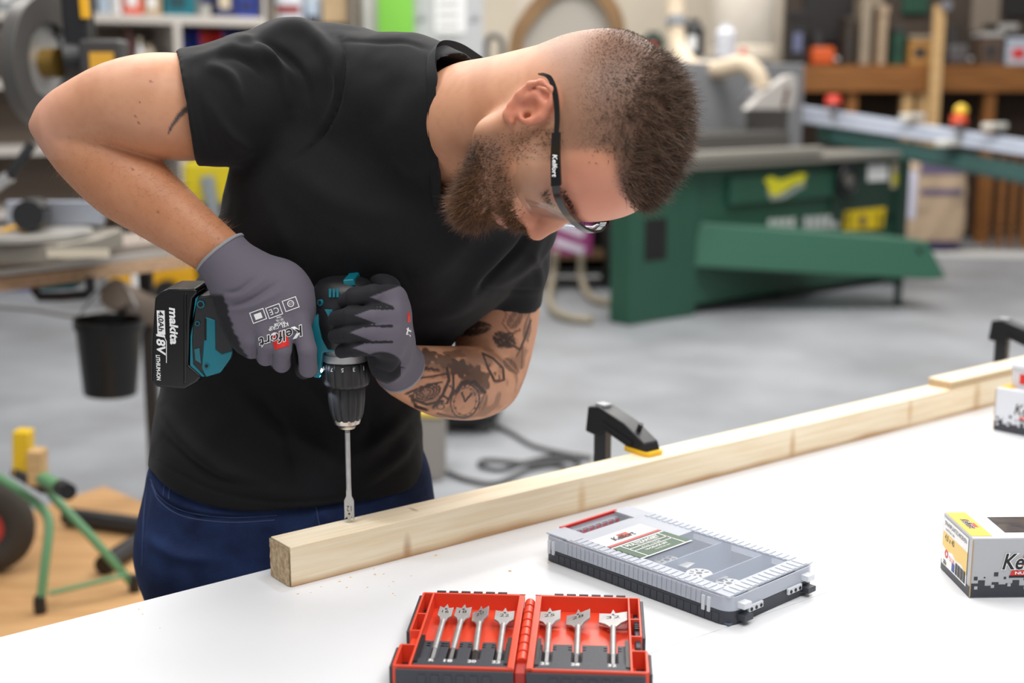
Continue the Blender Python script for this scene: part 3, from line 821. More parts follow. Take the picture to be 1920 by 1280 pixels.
def sdf_mesh(prims, h, B=12, smooth=1):
    add = [q for q in prims if q.op == 'u']
    lo = np.min([q.c - q.R for q in add], axis=0) - 0.02; hi = np.max([q.c + q.R for q in add], axis=0) + 0.02
    nb = np.ceil((hi - lo) / (h * B)).astype(int)
    bi = np.stack(np.meshgrid(*[np.arange(n) for n in nb], indexing='ij'), -1).reshape(-1, 3)
    bc = lo + (bi + 0.5) * h * B
    rb = h * B * 0.87
    near = np.zeros(len(bc), bool)
    for q in add: near |= (np.linalg.norm(bc - q.c, axis=1) < q.R + rb)
    bi = bi[near]; bc = bc[near]
    d = np.concatenate([field(prims, c) for c in np.array_split(bc, max(1, len(bc)//20000))])
    act = np.abs(d) < rb * 1.45 + 0.010
    bi = bi[act]; bc = bc[act]
    NY, NZ = nb[1] * B + 8, nb[2] * B + 8
    g = np.arange(B + 1)
    off = np.stack(np.meshgrid(g, g, g, indexing='ij'), -1).reshape(-1, 3)
    keys = []; pos = []; quads = []
    corners = [(i, j, k) for i in (0, 1) for j in (0, 1) for k in (0, 1)]
    edges = [(a, b) for a in range(8) for b in range(a+1, 8) if sum(x != y for x, y in zip(corners[a], corners[b])) == 1]
    for ib, c in zip(bi, bc):
        use = [q for q in prims if np.linalg.norm(c - q.c) < q.R + rb + 0.05]
        if not any(q.op == 'u' for q in use): continue
        base = ib * B
        pts = lo + (base + off) * h
        v = field(use, pts).reshape(B+1, B+1, B+1)
        s = v < 0
        if s.all() or not s.any(): continue
        cs = [s[i:i+B, j:j+B, k:k+B] for i, j, k in corners]
        cnt = sum(x.astype(np.int8) for x in cs)
        m = (cnt > 0) & (cnt < 8)
        I = np.argwhere(m)
        if len(I):
            acc = np.zeros((len(I), 3)); n = np.zeros(len(I))
            vals = [v[I[:,0]+i, I[:,1]+j, I[:,2]+k] for i, j, k in corners]
            for a, b in edges:
                va, vb = vals[a], vals[b]; x = (va < 0) != (vb < 0)
                if not x.any(): continue
                t = np.where(x, va / np.where(x, va - vb, 1), 0)
                pa = np.array(corners[a]); pb = np.array(corners[b])
                acc += np.where(x[:, None], pa + t[:, None] * (pb - pa), 0); n += x
            gI = I + base + 1
            pos.append(lo + (I + base + acc / n[:, None]) * h)
            keys.append((gI[:,0].astype(np.int64) * NY + gI[:,1]) * NZ + gI[:,2])
        for ax in range(3):
            sl0 = [slice(0, B)] * 3; sl1 = [slice(0, B)] * 3; sl1[ax] = slice(1, B+1)
            a = s[tuple(sl0)]; b = s[tuple(sl1)]
            E = np.argwhere(a != b)
            if not len(E): continue
            fl = a[E[:,0], E[:,1], E[:,2]]
            o1 = np.zeros(3, int); o2 = np.zeros(3, int); o1[(ax+1) % 3] = 1; o2[(ax+2) % 3] = 1
            gE = E + base + 1
            def kk(q): return (q[:,0].astype(np.int64) * NY + q[:,1]) * NZ + q[:,2]
            Q = np.stack([kk(gE - o1 - o2), kk(gE - o2), kk(gE), kk(gE - o1)], 1)
            Q[~fl] = Q[~fl][:, ::-1]
            quads.append(Q)
    keys = np.concatenate(keys); pos = np.concatenate(pos); quads = np.concatenate(quads)
    o = np.argsort(keys); ks = keys[o]; pos = pos[o]
    ix = np.searchsorted(ks, quads); ix = np.minimum(ix, len(ks) - 1)
    ok = (ks[ix] == quads).all(1)
    faces = ix[ok]
    for _ in range(smooth): pos = relax(pos, faces, 0.5)
    return pos, faces
def relax(pos, faces, w):
    n = len(pos); acc = np.zeros((n, 3)); cnt = np.zeros(n)
    for a, b in ((0, 1), (1, 2), (2, 3), (3, 0)):
        for x, y in ((a, b), (b, a)):
            for c in range(3): acc[:, c] += np.bincount(faces[:, x], pos[faces[:, y], c], n)
            cnt += np.bincount(faces[:, x], minlength=n)
    return pos + w * (acc / np.maximum(cnt, 1)[:, None] - pos)
def normals(pos, faces):
    a, b, c, d = (pos[faces[:, i]] for i in range(4))
    fn = np.cross(c - a, d - b)
    n = np.zeros_like(pos)
    for i in range(4):
        for k in range(3): n[:, k] += np.bincount(faces[:, i], fn[:, k], len(pos))
    return n / np.maximum(np.linalg.norm(n, axis=1), 1e-12)[:, None]
def big_mesh(name, pos, faces, material, parent=None, colors=None, smooth_shade=True):
    me = bpy.data.meshes.new(name)
    base = np.zeros(3)
    if parent is None: base = np.array([pos[:,0].mean(), pos[:,1].mean(), pos[:,2].min()])
    nf = len(faces); w = faces.shape[1]
    me.vertices.add(len(pos)); me.vertices.foreach_set('co', (pos - base).astype(np.float32).ravel())
    me.loops.add(nf * w); me.loops.foreach_set('vertex_index', faces.astype(np.int32).ravel())
    me.polygons.add(nf); me.polygons.foreach_set('loop_start', np.arange(0, nf * w, w, dtype=np.int32))
    me.update(calc_edges=True); me.validate()
    if colors is not None:
        for an, arr in colors.items():
            at = me.color_attributes.new(an, 'FLOAT_COLOR', 'POINT')
            full = np.ones((len(pos), 4), np.float32); full[:, :3] = arr
            at.data.foreach_set('color', full.ravel())
    if smooth_shade: me.shade_smooth()
    me.materials.append(material)
    o = bpy.data.objects.new(name, me); COL.objects.link(o); o.location = base
    if parent is not None: attach(o, parent)
    return o
def px_of(pos):
    d = pos - CAM; D = d @ FWD
    return 960 + FPX * (d @ RGT) / D, 640 - FPX * (d @ UPV) / D, D
def pxr(r, D): return r * D / FPX
def chain(st, k=0.01, grow=0.0, D0=0.0):
    """stations (px, py, depth, radius px) -> cones"""
    out = []
    for a, b in zip(st[:-1], st[1:]):
        out.append(Cone(P(a[0], a[1], a[2]), P(b[0], b[1], b[2]), pxr(a[3], a[2]) + grow, pxr(b[3], b[2]) + grow, k))
    return out
def segdist(x, y, pl):
    """distance in px from points to a polyline, and the fraction along it"""
    best = np.full(len(x), 1e9); tt = np.zeros(len(x)); side = np.zeros(len(x)); m = len(pl) - 1
    for i in range(m):
        ax, ay = pl[i]; bx, by = pl[i+1]; dx, dy = bx-ax, by-ay; L2 = dx*dx+dy*dy+1e-9
        t = np.clip(((x-ax)*dx+(y-ay)*dy)/L2, 0, 1)
        d = np.hypot(x-ax-t*dx, y-ay-t*dy); u = d < best
        best = np.where(u, d, best); tt = np.where(u, (i+t)/m, tt); side = np.where(u, np.sign((x-ax)*dy-(y-ay)*dx), side)
    return best, tt, side
# ------------------------------------------------------------------ the man
HS = 1.07e-3
_R = np.array([-.36, .16, .92]); _R /= np.linalg.norm(_R)
_F = np.array([0.03, -.98, .0]); _F -= _R * (_F @ _R); _F /= np.linalg.norm(_F)
_U = np.cross(_R, _F)
CB = np.stack([RGT, UPV, -FWD])                      # camera axes in world
HR, HF, HU = _R @ CB, _F @ CB, _U @ CB
HO = P(990, 207, 1.42) - HR * 72 * HS                # between the ear canals
HX = np.stack([HF, HU, HR])
def HL(f, u, r):
    if f > 20: f = 20 + (f - 20) * .87
    return HO + (HF * f + HU * u + HR * r) * HS
def hcone(a, b, ra, rb, k=10, op='u'): return Cone(HL(*a), HL(*b), ra*HS, rb*HS, k*HS, op)
def hell(c, r, k=10, op='u', tilt=None):
    X = HX if tilt is None else tilt @ HX
    return Ell(HL(*c), np.array(r)*HS, X, k*HS, op)
def to_head(pos):
    q = (pos - HO) @ HX.T / HS
    f = np.where(q[:, 0] > 20, 20 + (q[:, 0] - 20) / .87, q[:, 0])
    return f, q[:, 1], q[:, 2]
def rot_fu(deg):                                     # rotation of the f, u axes
    a = math.radians(deg)
    return np.array([[math.cos(a), math.sin(a), 0], [-math.sin(a), math.cos(a), 0], [0, 0, 1]])

torso_st = [  # left px, left depth, right px, right depth, half depth m
    ((292, 985), 1.80, (786, 960), 1.90, .112),
    ((296, 872), 1.80, (772, 868), 1.90, .113),
    ((316, 745), 1.82, (762, 742), 1.92, .112),
    ((362, 610), 1.81, (806, 612), 1.90, .115),
    ((428, 410), 1.74, (880, 570), 1.86, .120),
    ((462, 300), 1.71, (965, 490), 1.80, .120),
    ((540, 190), 1.69, (1000, 425), 1.76, .100),
    ((650, 165), 1.66, (950, 350), 1.69, .075)]
def torso(k=.03, grow=0.0, lo=0, hi=None):
    st = []
    for l, dl, r, dr, b in torso_st[lo:hi]:
        a, c = P(l[0], l[1], dl), P(r[0], r[1], dr)
        st.append(((a + c) / 2, (c - a) / 2, b))
    return [Loft(*s0, *s1, k=k, grow=grow) for s0, s1 in zip(st[:-1], st[1:])]
arm_R = [(545, 165, 1.70, 80), (440, 192, 1.66, 82), (360, 202, 1.62, 92), (285, 198, 1.59, 90), (215, 200, 1.583, 74), (150, 218, 1.585, 58), (112, 236, 1.59, 49)]
def on_fore(t, n=0): return (100 + .794*t - .608*n, 237 + .608*t + .794*n)
fore_R = [(112, 240, 1.59, 49)] + [(*on_fore(t), D, r) for t, D, r in ((64, 1.598, 60), (116, 1.603, 69), (175, 1.606, 73), (241, 1.606, 64), (294, 1.606, 57), (358, 1.606, 50), (400, 1.606, 45), (440, 1.61, 36))]
arm_L = [(975, 440, 1.80, 40), (952, 540, 1.845, 58), (935, 600, 1.86, 68), (925, 655, 1.86, 66), (915, 712, 1.84, 60)]
fore_L = [(912, 716, 1.83, 60), (880, 718, 1.79, 66), (835, 716, 1.75, 64), (790, 706, 1.71, 55), (745, 690, 1.675, 42), (734, 664, 1.64, 30)]
legs = [[(400, 1000, 1.83, 112), (395, 1200, 1.88, 104)], [(660, 985, 1.88, 112), (690, 1180, 1.98, 104)]]
def leg_pts(x0):
    return x0
body = []
body += torso(.03, -.024, 1)
def smooth_st(st, n=3): return [tuple(q) for q in spline(st, n)]
body += chain(smooth_st(arm_R), .012); body += chain(smooth_st(fore_R), .004)
body += [Cone(P(66, 236, 1.585) , P(96, 236, 1.58), pxr(8, 1.58), pxr(34, 1.58), .012)]
body += chain(smooth_st(arm_L), .012); body += chain(smooth_st(fore_L), .008)
body += [Cone(P(*fore_R[-1][:2], 1.61), P(520, 590, 1.60), .028, .030, .02), Cone(P(734, 664, 1.64), P(735, 615, 1.61), .019, .020, .02)]   # hands inside the gloves
# neck and shoulders
body += [Cone(P(835, 235, 1.67), P(890, 225, 1.59), pxr(96, 1.66), pxr(90, 1.59), .02), Cone(P(880, 222, 1.58), HL(-22, 0, 0), pxr(92, 1.58), 60*HS, .02),
         Cone(P(885, 217, 1.59), HL(-45, 20, 0), pxr(86, 1.58), 52*HS, .03),
         Cone(P(640, 170, 1.70), P(850, 225, 1.66), .045, .055, .03), Cone(P(930, 370, 1.74), P(860, 260, 1.66), .045, .055, .04),
         ]
# head
body += [hell((-7, 56, 0), (98, 90, 77), 20), hell((46, -2, 0), (52, 74, 60), 25), hell((60, 58, 0), (38, 50, 58), 22)]
for s_ in (-1, 1):
    body += [hcone((16, -46, 48*s_), (80, -78, 16*s_), 16, 18, 20), hcone((0, -10, 58*s_), (16, -48, 48*s_), 14, 15, 22), hell((62, -2, 46*s_), (26, 18, 20), 16),
             hcone((92, 38, 8*s_), (82, 38, 44*s_), 9, 9, 12)]
body += [hell((84, -84, 0), (18, 18, 22), 14), hell((92, -38, 0), (18, 24, 30), 14)]
for s_ in (-1, 1): body += [hell((104, 20, 33*s_), (16, 13, 17), 12, 's')]
for s_ in (-1, 1): body += [hell((85, 19, 32*s_), (13, 12, 13), 2)]
body += [hcone((96, 26, 0), (110, 4, 0), 8, 9, 10), hcone((110, 4, 0), (119, -13, 0), 9.5, 11.5, 6)]
for s_ in (-1, 1): body += [hell((106, -18, 12*s_), (11, 10, 9), 5)]
body += [hcone((105, -42, -14), (105, -42, 14), 6, 6, 5), hcone((103, -53, -13), (103, -53, 13), 7, 7, 5), hcone((113, -47, -20), (113, -47, 20), 3, 3, 4, 's')]
# right ear (seen) and left ear: helix, antihelix, lobe, concha
for s_ in (1, -1):
    e0 = lambda f, u, r: (f, u, r*s_)
    ec = lambda f, u, r: (-5 + (f + 16) * .84, 6 + (u - 8) * .80, r*s_)
    rim = [(6, 6, 74), (2, 22, 77), (-12, 36, 81), (-28, 36, 84), (-38, 24, 85), (-38, 8, 83), (-28, -8, 81), (-16, -20, 78), (-4, -26, 76), (4, -20, 75)]
    body += [hell(ec(-16, 8, 75), (20, 24, 5), 5, tilt=rot_fu(-40))]
    for a, b in zip(rim[:-1], rim[1:]): body += [hcone(ec(*a), ec(*b), 3.6, 3.6, 3)]
    body += [hell(ec(-10, 4, 82), (11, 12, 8), 3, 's'), hell(ec(-24, 22, 84), (7, 10, 5), 3, 's')]
    body += [hcone(ec(-22, -4, 79), ec(-26, 14, 80), 3.6, 3.6, 4), hcone(ec(-26, 14, 80), ec(-12, 26, 79), 3.4, 3.2, 4), hcone(ec(2, -4, 76), ec(6, 4, 75), 4.2, 4.2, 3), hell(ec(-6, -24, 76), (7, 7, 4.5), 3)]
    body += [hell(ec(-2, 0, 73), (4, 4, 8), 2, 's')]
# legs and feet under the jeans
HIPR, HIPL = P(400, 985, 1.84), P(668, 972, 1.89)
def down(p, z, dx=0, dy=0): return np.array([p[0] + dx, p[1] + dy, z])
KR, KL = down(HIPR, .50, .0, .03), down(HIPL, .50, .05, .05)
AR, AL = down(HIPR, .09, -.01, .10), down(HIPL, .09, .09, .12)
for h_, k_, a_ in ((HIPR, KR, AR), (HIPL, KL, AL)):
    body += [Cone(h_, k_, .075, .052, .03), Cone(k_, a_, .050, .036, .02), Cone(a_, a_ + [0.02, -.14, -.055], .036, .026, .02)]

pos, faces = sdf_mesh(body, .0024, smooth=2)
nrm_b = normals(pos, faces)
bx_, by_, bD = px_of(pos)
facing = (nrm_b * (CAM - pos)).sum(1) > 0
hf, hu, hr = to_head(pos)
inhead = (hu > -130) & (np.abs(hr) < 110) & (np.abs(hf) < 150) & (bx_ > 800)

def sstep(a, b, x):
    t = np.clip((x - a) / (b - a), 0, 1); return t * t * (3 - 2 * t)
rs = np.random.RandomState(5)
def vnoise(p, sc, seed=0):
    """cheap smooth value noise"""
    q = p * sc; i = np.floor(q).astype(np.int64); f = q - i; f = f * f * (3 - 2 * f)
    def hsh(a, b, c):
        h = (a * 73856093) ^ (b * 19349663) ^ (c * 83492791) ^ (seed * 2654435761)
        h = (h ^ (h >> 13)) * 1274126177
        return ((h ^ (h >> 16)) & 0xffff) / 65535.0
    r = 0
    for dx in (0, 1):
        for dy in (0, 1):
            for dz in (0, 1):
                w = (f[:, 0] if dx else 1-f[:, 0]) * (f[:, 1] if dy else 1-f[:, 1]) * (f[:, 2] if dz else 1-f[:, 2])
                r = r + w * hsh(i[:, 0]+dx, i[:, 1]+dy, i[:, 2]+dz)
    return r
def L3(c): return np.array(lin(c)[:3])
skin = np.tile(L3((204, 150, 118)), (len(pos), 1))
def blend(col, m): 
    global skin
    skin = skin * (1 - m[:, None]) + L3(col) * m[:, None]
blend((172, 112, 80), sstep(.45, .75, vnoise(pos, 28)) * .3)
blend((168, 104, 78), sstep(.5, .8, vnoise(pos, 160, 8)) * .11)
blend((190, 126, 86), sstep(240, 360, by_ + .2*bx_) * sstep(560, 460, bx_) * .6)               # tanned forearm, with shade of the arm's underside put into the tint
blend((214, 160, 140), ((bx_ < 190) & (by_ < 300)) * sstep(150, 70, bx_) * .55)                      # pink elbow
# face: redness, lips; front light on the forehead is put into its pink
blend((196, 120, 98), inhead * sstep(30, 4, np.hypot(hf - 116, hu + 12)) * .6)
blend((216, 142, 120), inhead * sstep(70, 15, np.hypot(hf - 95, hu - 55)) * .6)
blend((205, 118, 96), inhead * sstep(70, 76, hr) * sstep(34, 26, np.hypot(hf + 5, hu - 6)) * .6)
blend((190, 108, 96), inhead * sstep(9, 4, np.abs(hu + 47)) * (hf > 98) * (np.abs(hr) < 22) * .7)
# shaved hair on the skull: fades from the ear and neck up to the top
hairline = np.maximum(sstep(66, 40, hf - (hu - 40) * .10), sstep(70, 95, hu))
lower = sstep(4, 46, hu + np.clip(-hf - 40, 0, 60) * .55 - np.clip(-(hr), 0, 60) * 0)
buzz = inhead * np.minimum(hairline, 1) * lower * sstep(82, 62, hf - np.clip(hu - 70, 0, 60) * 1.2)
buzz *= 1 - sstep(71, 75, hr) * sstep(34, 29, np.hypot(hf + 5, hu - 6))
buzz *= 1 - sstep(42, 58, hf)*sstep(94, 80, hu)
dens = .42 + .38 * sstep(15, 100, hu)
blend((92, 72, 62), buzz * dens)
# beard shadow on the cheek
jawline = sstep(-8, -34, hu - (hf - 60) * .12) * sstep(2, 22, hf) * sstep(-112, -90, hu)
sideburn = sstep(14, 26, hf) * sstep(62, 44, hf) * sstep(44, 20, hu) * sstep(-50, -20, hu)
stub = inhead * np.maximum(jawline * .75, sideburn * .62) * (np.hypot(hf - 110, hu + 14) > 22)
blend((84, 62, 50), stub * .75)
# moles and the dark swoosh under the right sleeve
for mx, my, mr in ((262, 190, 3), (253, 218, 3), (260, 230, 3), (283, 153, 4), (296, 397, 4), (410, 447, 3), (249, 318, 3)):
    blend((110, 60, 40), facing * sstep(mr, mr*.4, np.hypot(bx_ - mx, by_ - my)) * .8)
dd, tt, sd = segdist(bx_, by_, [(316, 250), (322, 236), (332, 222), (345, 208), (362, 198)])
blend((66, 62, 62), (facing & (bx_ < 370)) * sstep(3 + tt*6, .2 + tt*4, dd) * .95)
# tattooed left arm: leaves, roses, clock, lettering drawn on the skin
larm = facing & (bx_ > 700) & (bx_ < 1015) & (by_ > 530) & (by_ < 800) & (bD > 1.6)
INK = (34, 31, 33)
ink = np.zeros(len(pos))
def leaf(x0, y0, x1, y1, w, dark=.85):
    global ink
    t = ((bx_-x0)*(x1-x0)+(by_-y0)*(y1-y0))/((x1-x0)**2+(y1-y0)**2); L_ = math.hypot(x1-x0, y1-y0)
    n_ = ((bx_-x0)*-(y1-y0)+(by_-y0)*(x1-x0))/L_
    wid = w*np.sqrt(np.clip(4*t*(1-t), 0, 1))*(1-.35*t)
    ins = sstep(1.5, -1.5, np.abs(n_)-wid)*((t > 0) & (t < 1))
    vein = sstep(2.2, .8, np.abs(n_)) + .5*sstep(.75, .95, np.sin((t*L_+np.abs(n_)*1.2)*.55))
    ink = np.maximum(ink, ins*dark*(1-.45*np.clip(vein, 0, 1)))
def line(pl, w=2.2, dark=.8):
    global ink
    w = w * 1.45; dark = min(1, dark*1.15)
    d_, _, _ = segdist(bx_, by_, pl); ink = np.maximum(ink, sstep(w, w*.35, d_)*dark)
def blob(cx, cy, rx, ry, a=0, dark=.6, petals=0, amp=0.15):
    global ink
    ca, sa = math.cos(a), math.sin(a); x = ((bx_-cx)*ca+(by_-cy)*sa)/rx; y = (-(bx_-cx)*sa+(by_-cy)*ca)/ry
    r = np.hypot(x, y); th = np.arctan2(y, x)
    e_ = 1 + amp*np.sin(th*petals) if petals else 1
    ink = np.maximum(ink, sstep(1.06, .94, r/e_)*dark)
def ring(cx, cy, rx, ry, a=0, w=.10, dark=.85):
    global ink
    ca, sa = math.cos(a), math.sin(a); x = ((bx_-cx)*ca+(by_-cy)*sa)/rx; y = (-(bx_-cx)*sa+(by_-cy)*ca)/ry
    ink = np.maximum(ink, sstep(w, w*.4, np.abs(np.hypot(x, y)-1))*dark)
leaf(868, 630, 868, 575, 15); leaf(862, 618, 922, 612, 17); leaf(885, 625, 895, 590, 11); leaf(925, 628, 968, 648, 16); leaf(930, 648, 962, 625, 14)
leaf(955, 615, 978, 578, 15, .6); leaf(945, 672, 972, 700, 12, .7); leaf(972, 560, 990, 590, 9, .6)
line([(888, 552), (905, 560), (918, 556)], 2.5); line([(893, 545), (905, 550), (915, 545)], 2); line([(940, 570), (950, 590), (942, 606), (955, 622)], 1.8, .5); line([(948, 640), (975, 655), (985, 632), (995, 600)], 2.2)
line([(965, 640), (960, 625), (975, 618)], 2, .6); line([(997, 575), (985, 610), (990, 640)], 2, .5); line([(968, 668), (980, 650), (978, 690)], 2, .6)
line([(905, 662), (915, 690), (928, 715), (945, 712), (943, 690), (925, 672), (905, 662)], 2.4); blob(918, 684, 3, 4, 0, .7); blob(928, 700, 3, 4, 0, .7); blob(938, 686, 3, 4, 0, .6); blob(936, 706, 2.5, 3, 0, .6)
# forearm: dark flowers on top, rose, scrolls, clock face
blob(800, 668, 20, 14, .2, .75, 6, .2); blob(832, 676, 16, 13, 0, .7, 5, .2); blob(862, 690, 22, 16, .4, .8, 7, .2); blob(888, 702, 20, 18, .6, .75, 7, .2); blob(905, 716, 13, 20, .2, .7, 5, .2); blob(852, 664, 20, 8, 0, .6, 4, .2)
line([(748, 716), (775, 698), (800, 690), (822, 694)], 3); line([(752, 728), (785, 708), (812, 706), (836, 700)], 2.6); line([(762, 738), (790, 726), (828, 716)], 2.4); line([(838, 690), (842, 712), (830, 740), (812, 764)], 3); line([(850, 700), (850, 730), (838, 756)], 2.4)
blob(800, 736, 27, 14, -.35, .42, 0); 
for k in range(4): ring(800, 736, 26 - k*6, 14 - k*3, -.35, .13 + k*.05, .85)
line([(774, 748), (800, 758), (830, 752)], 3); line([(770, 742), (780, 762), (800, 768)], 3, .9); ring(840, 734, 9, 12, 0, .2); ring(832, 750, 8, 6, .5, .25); ring(826, 762, 7, 5, 0, .3)
ring(872, 752, 26, 32, .35, .09); ring(872, 752, 20, 26, .35, .06, .6); blob(872, 752, 24, 30, .35, .12)
for k in range(12):
    a = k*math.pi/6; blob(872+21*math.cos(a), 752+27*math.sin(a), 2.2, 2.6, 0, .75)
line([(872, 752), (884, 738)], 2.2); line([(872, 752), (866, 736)], 2.2); line([(856, 734), (868, 716), (890, 716), (908, 735)], 4.5, .9); leaf(900, 770, 912, 738, 9, .6); line([(820, 775), (850, 782), (880, 780)], 2.5, .6)
blob(742, 722, 16, 8, -.5, .5, 5, .2); line([(728, 716), (745, 700), (770, 682)], 3, .6)
shade = vnoise(pos, 60, 3)
ink = np.maximum(ink, sstep(.5, .75, shade) * .42 * (by_ > 655)); ink = np.maximum(ink, sstep(.62, .8, shade) * .3)
blob(845, 690, 60, 12, .1, .5, 9, .15); leaf(875, 566, 905, 578, 12, .7); leaf(985, 640, 992, 590, 9, .6)
blend(INK, larm * np.clip(ink*1.15, 0, 1) * .93)

def vcol_mat(name, rough=.5, sss=.08, bump=.15, bscale=500, spec=.4, sheen=0.0, vscale=0, weave=0):
    m = bpy.data.materials.new(name); m.use_nodes = True; nt = m.node_tree; b = nt.nodes['Principled BSDF']
    at = nt.nodes.new('ShaderNodeVertexColor'); at.layer_name = 'tint'
    nt.links.new(at.outputs[0], b.inputs['Base Color'])
    b.inputs['Roughness'].default_value = rough; b.inputs['Specular IOR Level'].default_value = spec
    b.inputs['Sheen Weight'].default_value = sheen
    if sss:
        b.inputs['Subsurface Weight'].default_value = sss; b.inputs['Subsurface Radius'].default_value = (.01, .004, .002); b.inputs['Subsurface Scale'].default_value = .6
    if bump:
        tc = nt.nodes.new('ShaderNodeTexCoord'); n2 = nt.nodes.new('ShaderNodeTexNoise'); n2.inputs['Scale'].default_value = bscale; n2.inputs['Detail'].default_value = 3
        bp = nt.nodes.new('ShaderNodeBump'); bp.inputs['Strength'].default_value = bump; bp.inputs['Distance'].default_value = .0008
        nt.links.new(tc.outputs['Object'], n2.inputs['Vector']); nt.links.new(n2.outputs[0], bp.inputs['Height']); nt.links.new(bp.outputs[0], b.inputs['Normal'])
    MATS[name] = m
    return m
man = big_mesh('person', pos, faces, vcol_mat('skin', .48, .10), None, {'tint': skin})
tag(man, 'bearded man in black T-shirt and safety glasses bending over the drill', 'person')
BVH_body = BVHTree.FromPolygons([tuple(p) for p in pos], [tuple(f) for f in faces.tolist()])
body_pos, body_faces, body_nrm = pos, faces, nrm_b
# ------------------------------------------------------------------ T-shirt
class CutCone(Cone):
    def __init__(s, a, b, ra, rb, o, n, k=.004):
        Cone.__init__(s, a, b, ra, rb, k, 's'); s.o = np.array(o); s.n = np.array(n) / np.linalg.norm(n)
    def ev(s, p): return np.maximum(Cone.ev(s, p), -((p - s.o) @ s.n))
shirt = torso(.03, .002, 0)
shirt += chain([(575, 162, 1.70, 110), (540, 160, 1.69, 109), (470, 182, 1.66, 107), (400, 199, 1.625, 106), (320, 204, 1.592, 107)], .02)
shirt += chain([(560, 165, 1.70, 104), (650, 166, 1.68, 104), (760, 178, 1.64, 104), (822, 200, 1.61, 108)], .03)
shirt += chain([(830, 240, 1.62, 100), (900, 330, 1.67, 88), (970, 425, 1.76, 66)], .03)
shirt += chain([(972, 425, 1.78, 66), (962, 490, 1.82, 68), (945, 560, 1.85, 67), (938, 600, 1.86, 66)], .012)
shirt += [Cone(P(640, 470, 1.74), P(760, 440, 1.72), .075, .075, .05), Cone(P(520, 330, 1.72), P(575, 260, 1.70), .050, .065, .03)]
a1, a2, a3 = P(818, 95, 1.56), P(828, 388, 1.60), P(918, 122, 1.72)
cn = np.cross(ray(818, 95), ray(826, 388)); cn /= np.linalg.norm(cn)
if cn @ (P(1000, 215, 1.5) - a1) < 0: cn = -cn
shirt += [CutCone(P(770, 240, 1.66), P(1010, 228, 1.50), pxr(128, 1.63), pxr(128, 1.55), a1, cn)]
class Hem(Half):
    def ev(s, p): return .912 + .036*np.clip((-.36 - p[:, 0])/.12, 0, 1)**1.5 - p[:, 2]
shirt += [Hem((0, 0, .912), (0, 0, -1))]
# sleeve hems
hr_o, hr_n = P(349, 202, 1.618), P(300, 205, 1.61) - P(400, 196, 1.64)
hr_n = np.array(hr_n) / np.linalg.norm(hr_n)
tilt_ = P(340, 105, 1.62) - P(372, 303, 1.62)
hr_n = hr_n - tilt_ * (hr_n @ tilt_) / (tilt_ @ tilt_)
hr_n = np.cross(ray(340, 105), ray(376, 303)); hr_n = hr_n / np.linalg.norm(hr_n)
if hr_n @ (P(300, 205, 1.61) - P(400, 196, 1.64)) < 0: hr_n = -hr_n
shirt += [Half(P(349, 202, 1.61), hr_n, P(320, 203, 1.61), .13)]
shirt += [Cone(P(300, 200, 1.59), P(385, 202, 1.622), pxr(96, 1.59), pxr(93, 1.62), .002, 's')]
hl_n = P(935, 600, 1.86) - P(960, 490, 1.82); t2 = P(1006, 559, 1.85) - P(895, 543, 1.83)
hl_n = hl_n - t2 * (hl_n @ t2) / (t2 @ t2)
shirt += [Half(P(950, 556, 1.85), hl_n, P(938, 605, 1.86), .085)]
pos, faces = sdf_mesh(shirt, .0034, smooth=2)
def displace(pos, faces, folds, rad=None):
    n = normals(pos, faces); x, y, D = px_of(pos); f = (n * (CAM - pos)).sum(1) > 0
    off = np.zeros(len(pos))
    for pl, amp, w in folds:
        pl = [tuple(q) for q in spline(pl, 5)] if len(pl) > 2 else pl
        d, t, s = segdist(x, y, pl)
        off += amp * 1.35 * np.exp(-(d / w) ** 2) * np.sin(np.clip(t, 0.02, .98) * math.pi) ** .5
    return pos + n * (off * f)[:, None]
folds = [([(352, 110), (440, 98), (520, 120), (560, 160)], .005, 10), ([(385, 120), (430, 145), (450, 190)], .006, 11), ([(420, 88), (455, 80), (500, 100), (530, 150), (545, 210)], .008, 12), ([(470, 76), (530, 52), (580, 60), (625, 110), (635, 170)], .007, 14),
         ([(400, 105), (450, 108), (500, 145)], -.005, 8), ([(455, 86), (510, 88), (560, 130), (580, 190)], -.006, 8),
         ([(392, 190), (420, 240), (470, 285)], .004, 12), ([(372, 180), (385, 240), (400, 290)], -.0025, 6),
         ([(640, 72), (646, 130), (625, 220), (590, 270), (538, 312)], -.0045, 5), ([(632, 72), (638, 130), (617, 215), (580, 265)], .002, 6),
         ([(640, 78), (700, 80), (760, 78), (800, 92)], -.002, 4),
         ([(360, 108), (362, 190), (376, 262), (394, 300)], -.0016, 4),
         ([(1000, 430), (960, 480), (893, 540)], -.010, 8), ([(1015, 445), (985, 500), (930, 538)], .004, 9), ([(985, 470), (1010, 500), (1012, 545)], .003, 8), ([(898, 532), (945, 545), (1012, 543)], -.0015, 4),
         ([(820, 600), (870, 560), (930, 480), (985, 440)], .006, 22), ([(760, 520), (830, 480), (900, 420)], .005, 26), ([(540, 320), (620, 370), (720, 400), (820, 400)], .004, 26), ([(470, 330), (520, 420), (560, 520)], .004, 22),
         ([(300, 760), (360, 840), (450, 900), (540, 930)], .007, 16), ([(420, 720), (500, 800), (600, 850), (640, 900)], .006, 18), ([(560, 700), (620, 780), (640, 860)], .006, 15), ([(780, 760), (720, 820), (640, 870)], .007, 16), ([(785, 800), (740, 860), (680, 905)], .006, 12),
         ([(310, 820), (400, 890), (500, 915)], -.005, 9), ([(690, 740), (700, 800), (670, 860)], -.005, 12), ([(480, 730), (540, 820), (560, 900)], -.004, 12), ([(400, 500), (380, 620), (330, 720)], .005, 16),
         ([(282, 858), (400, 918), (520, 940), (660, 928), (790, 855)], -.0015, 4)]
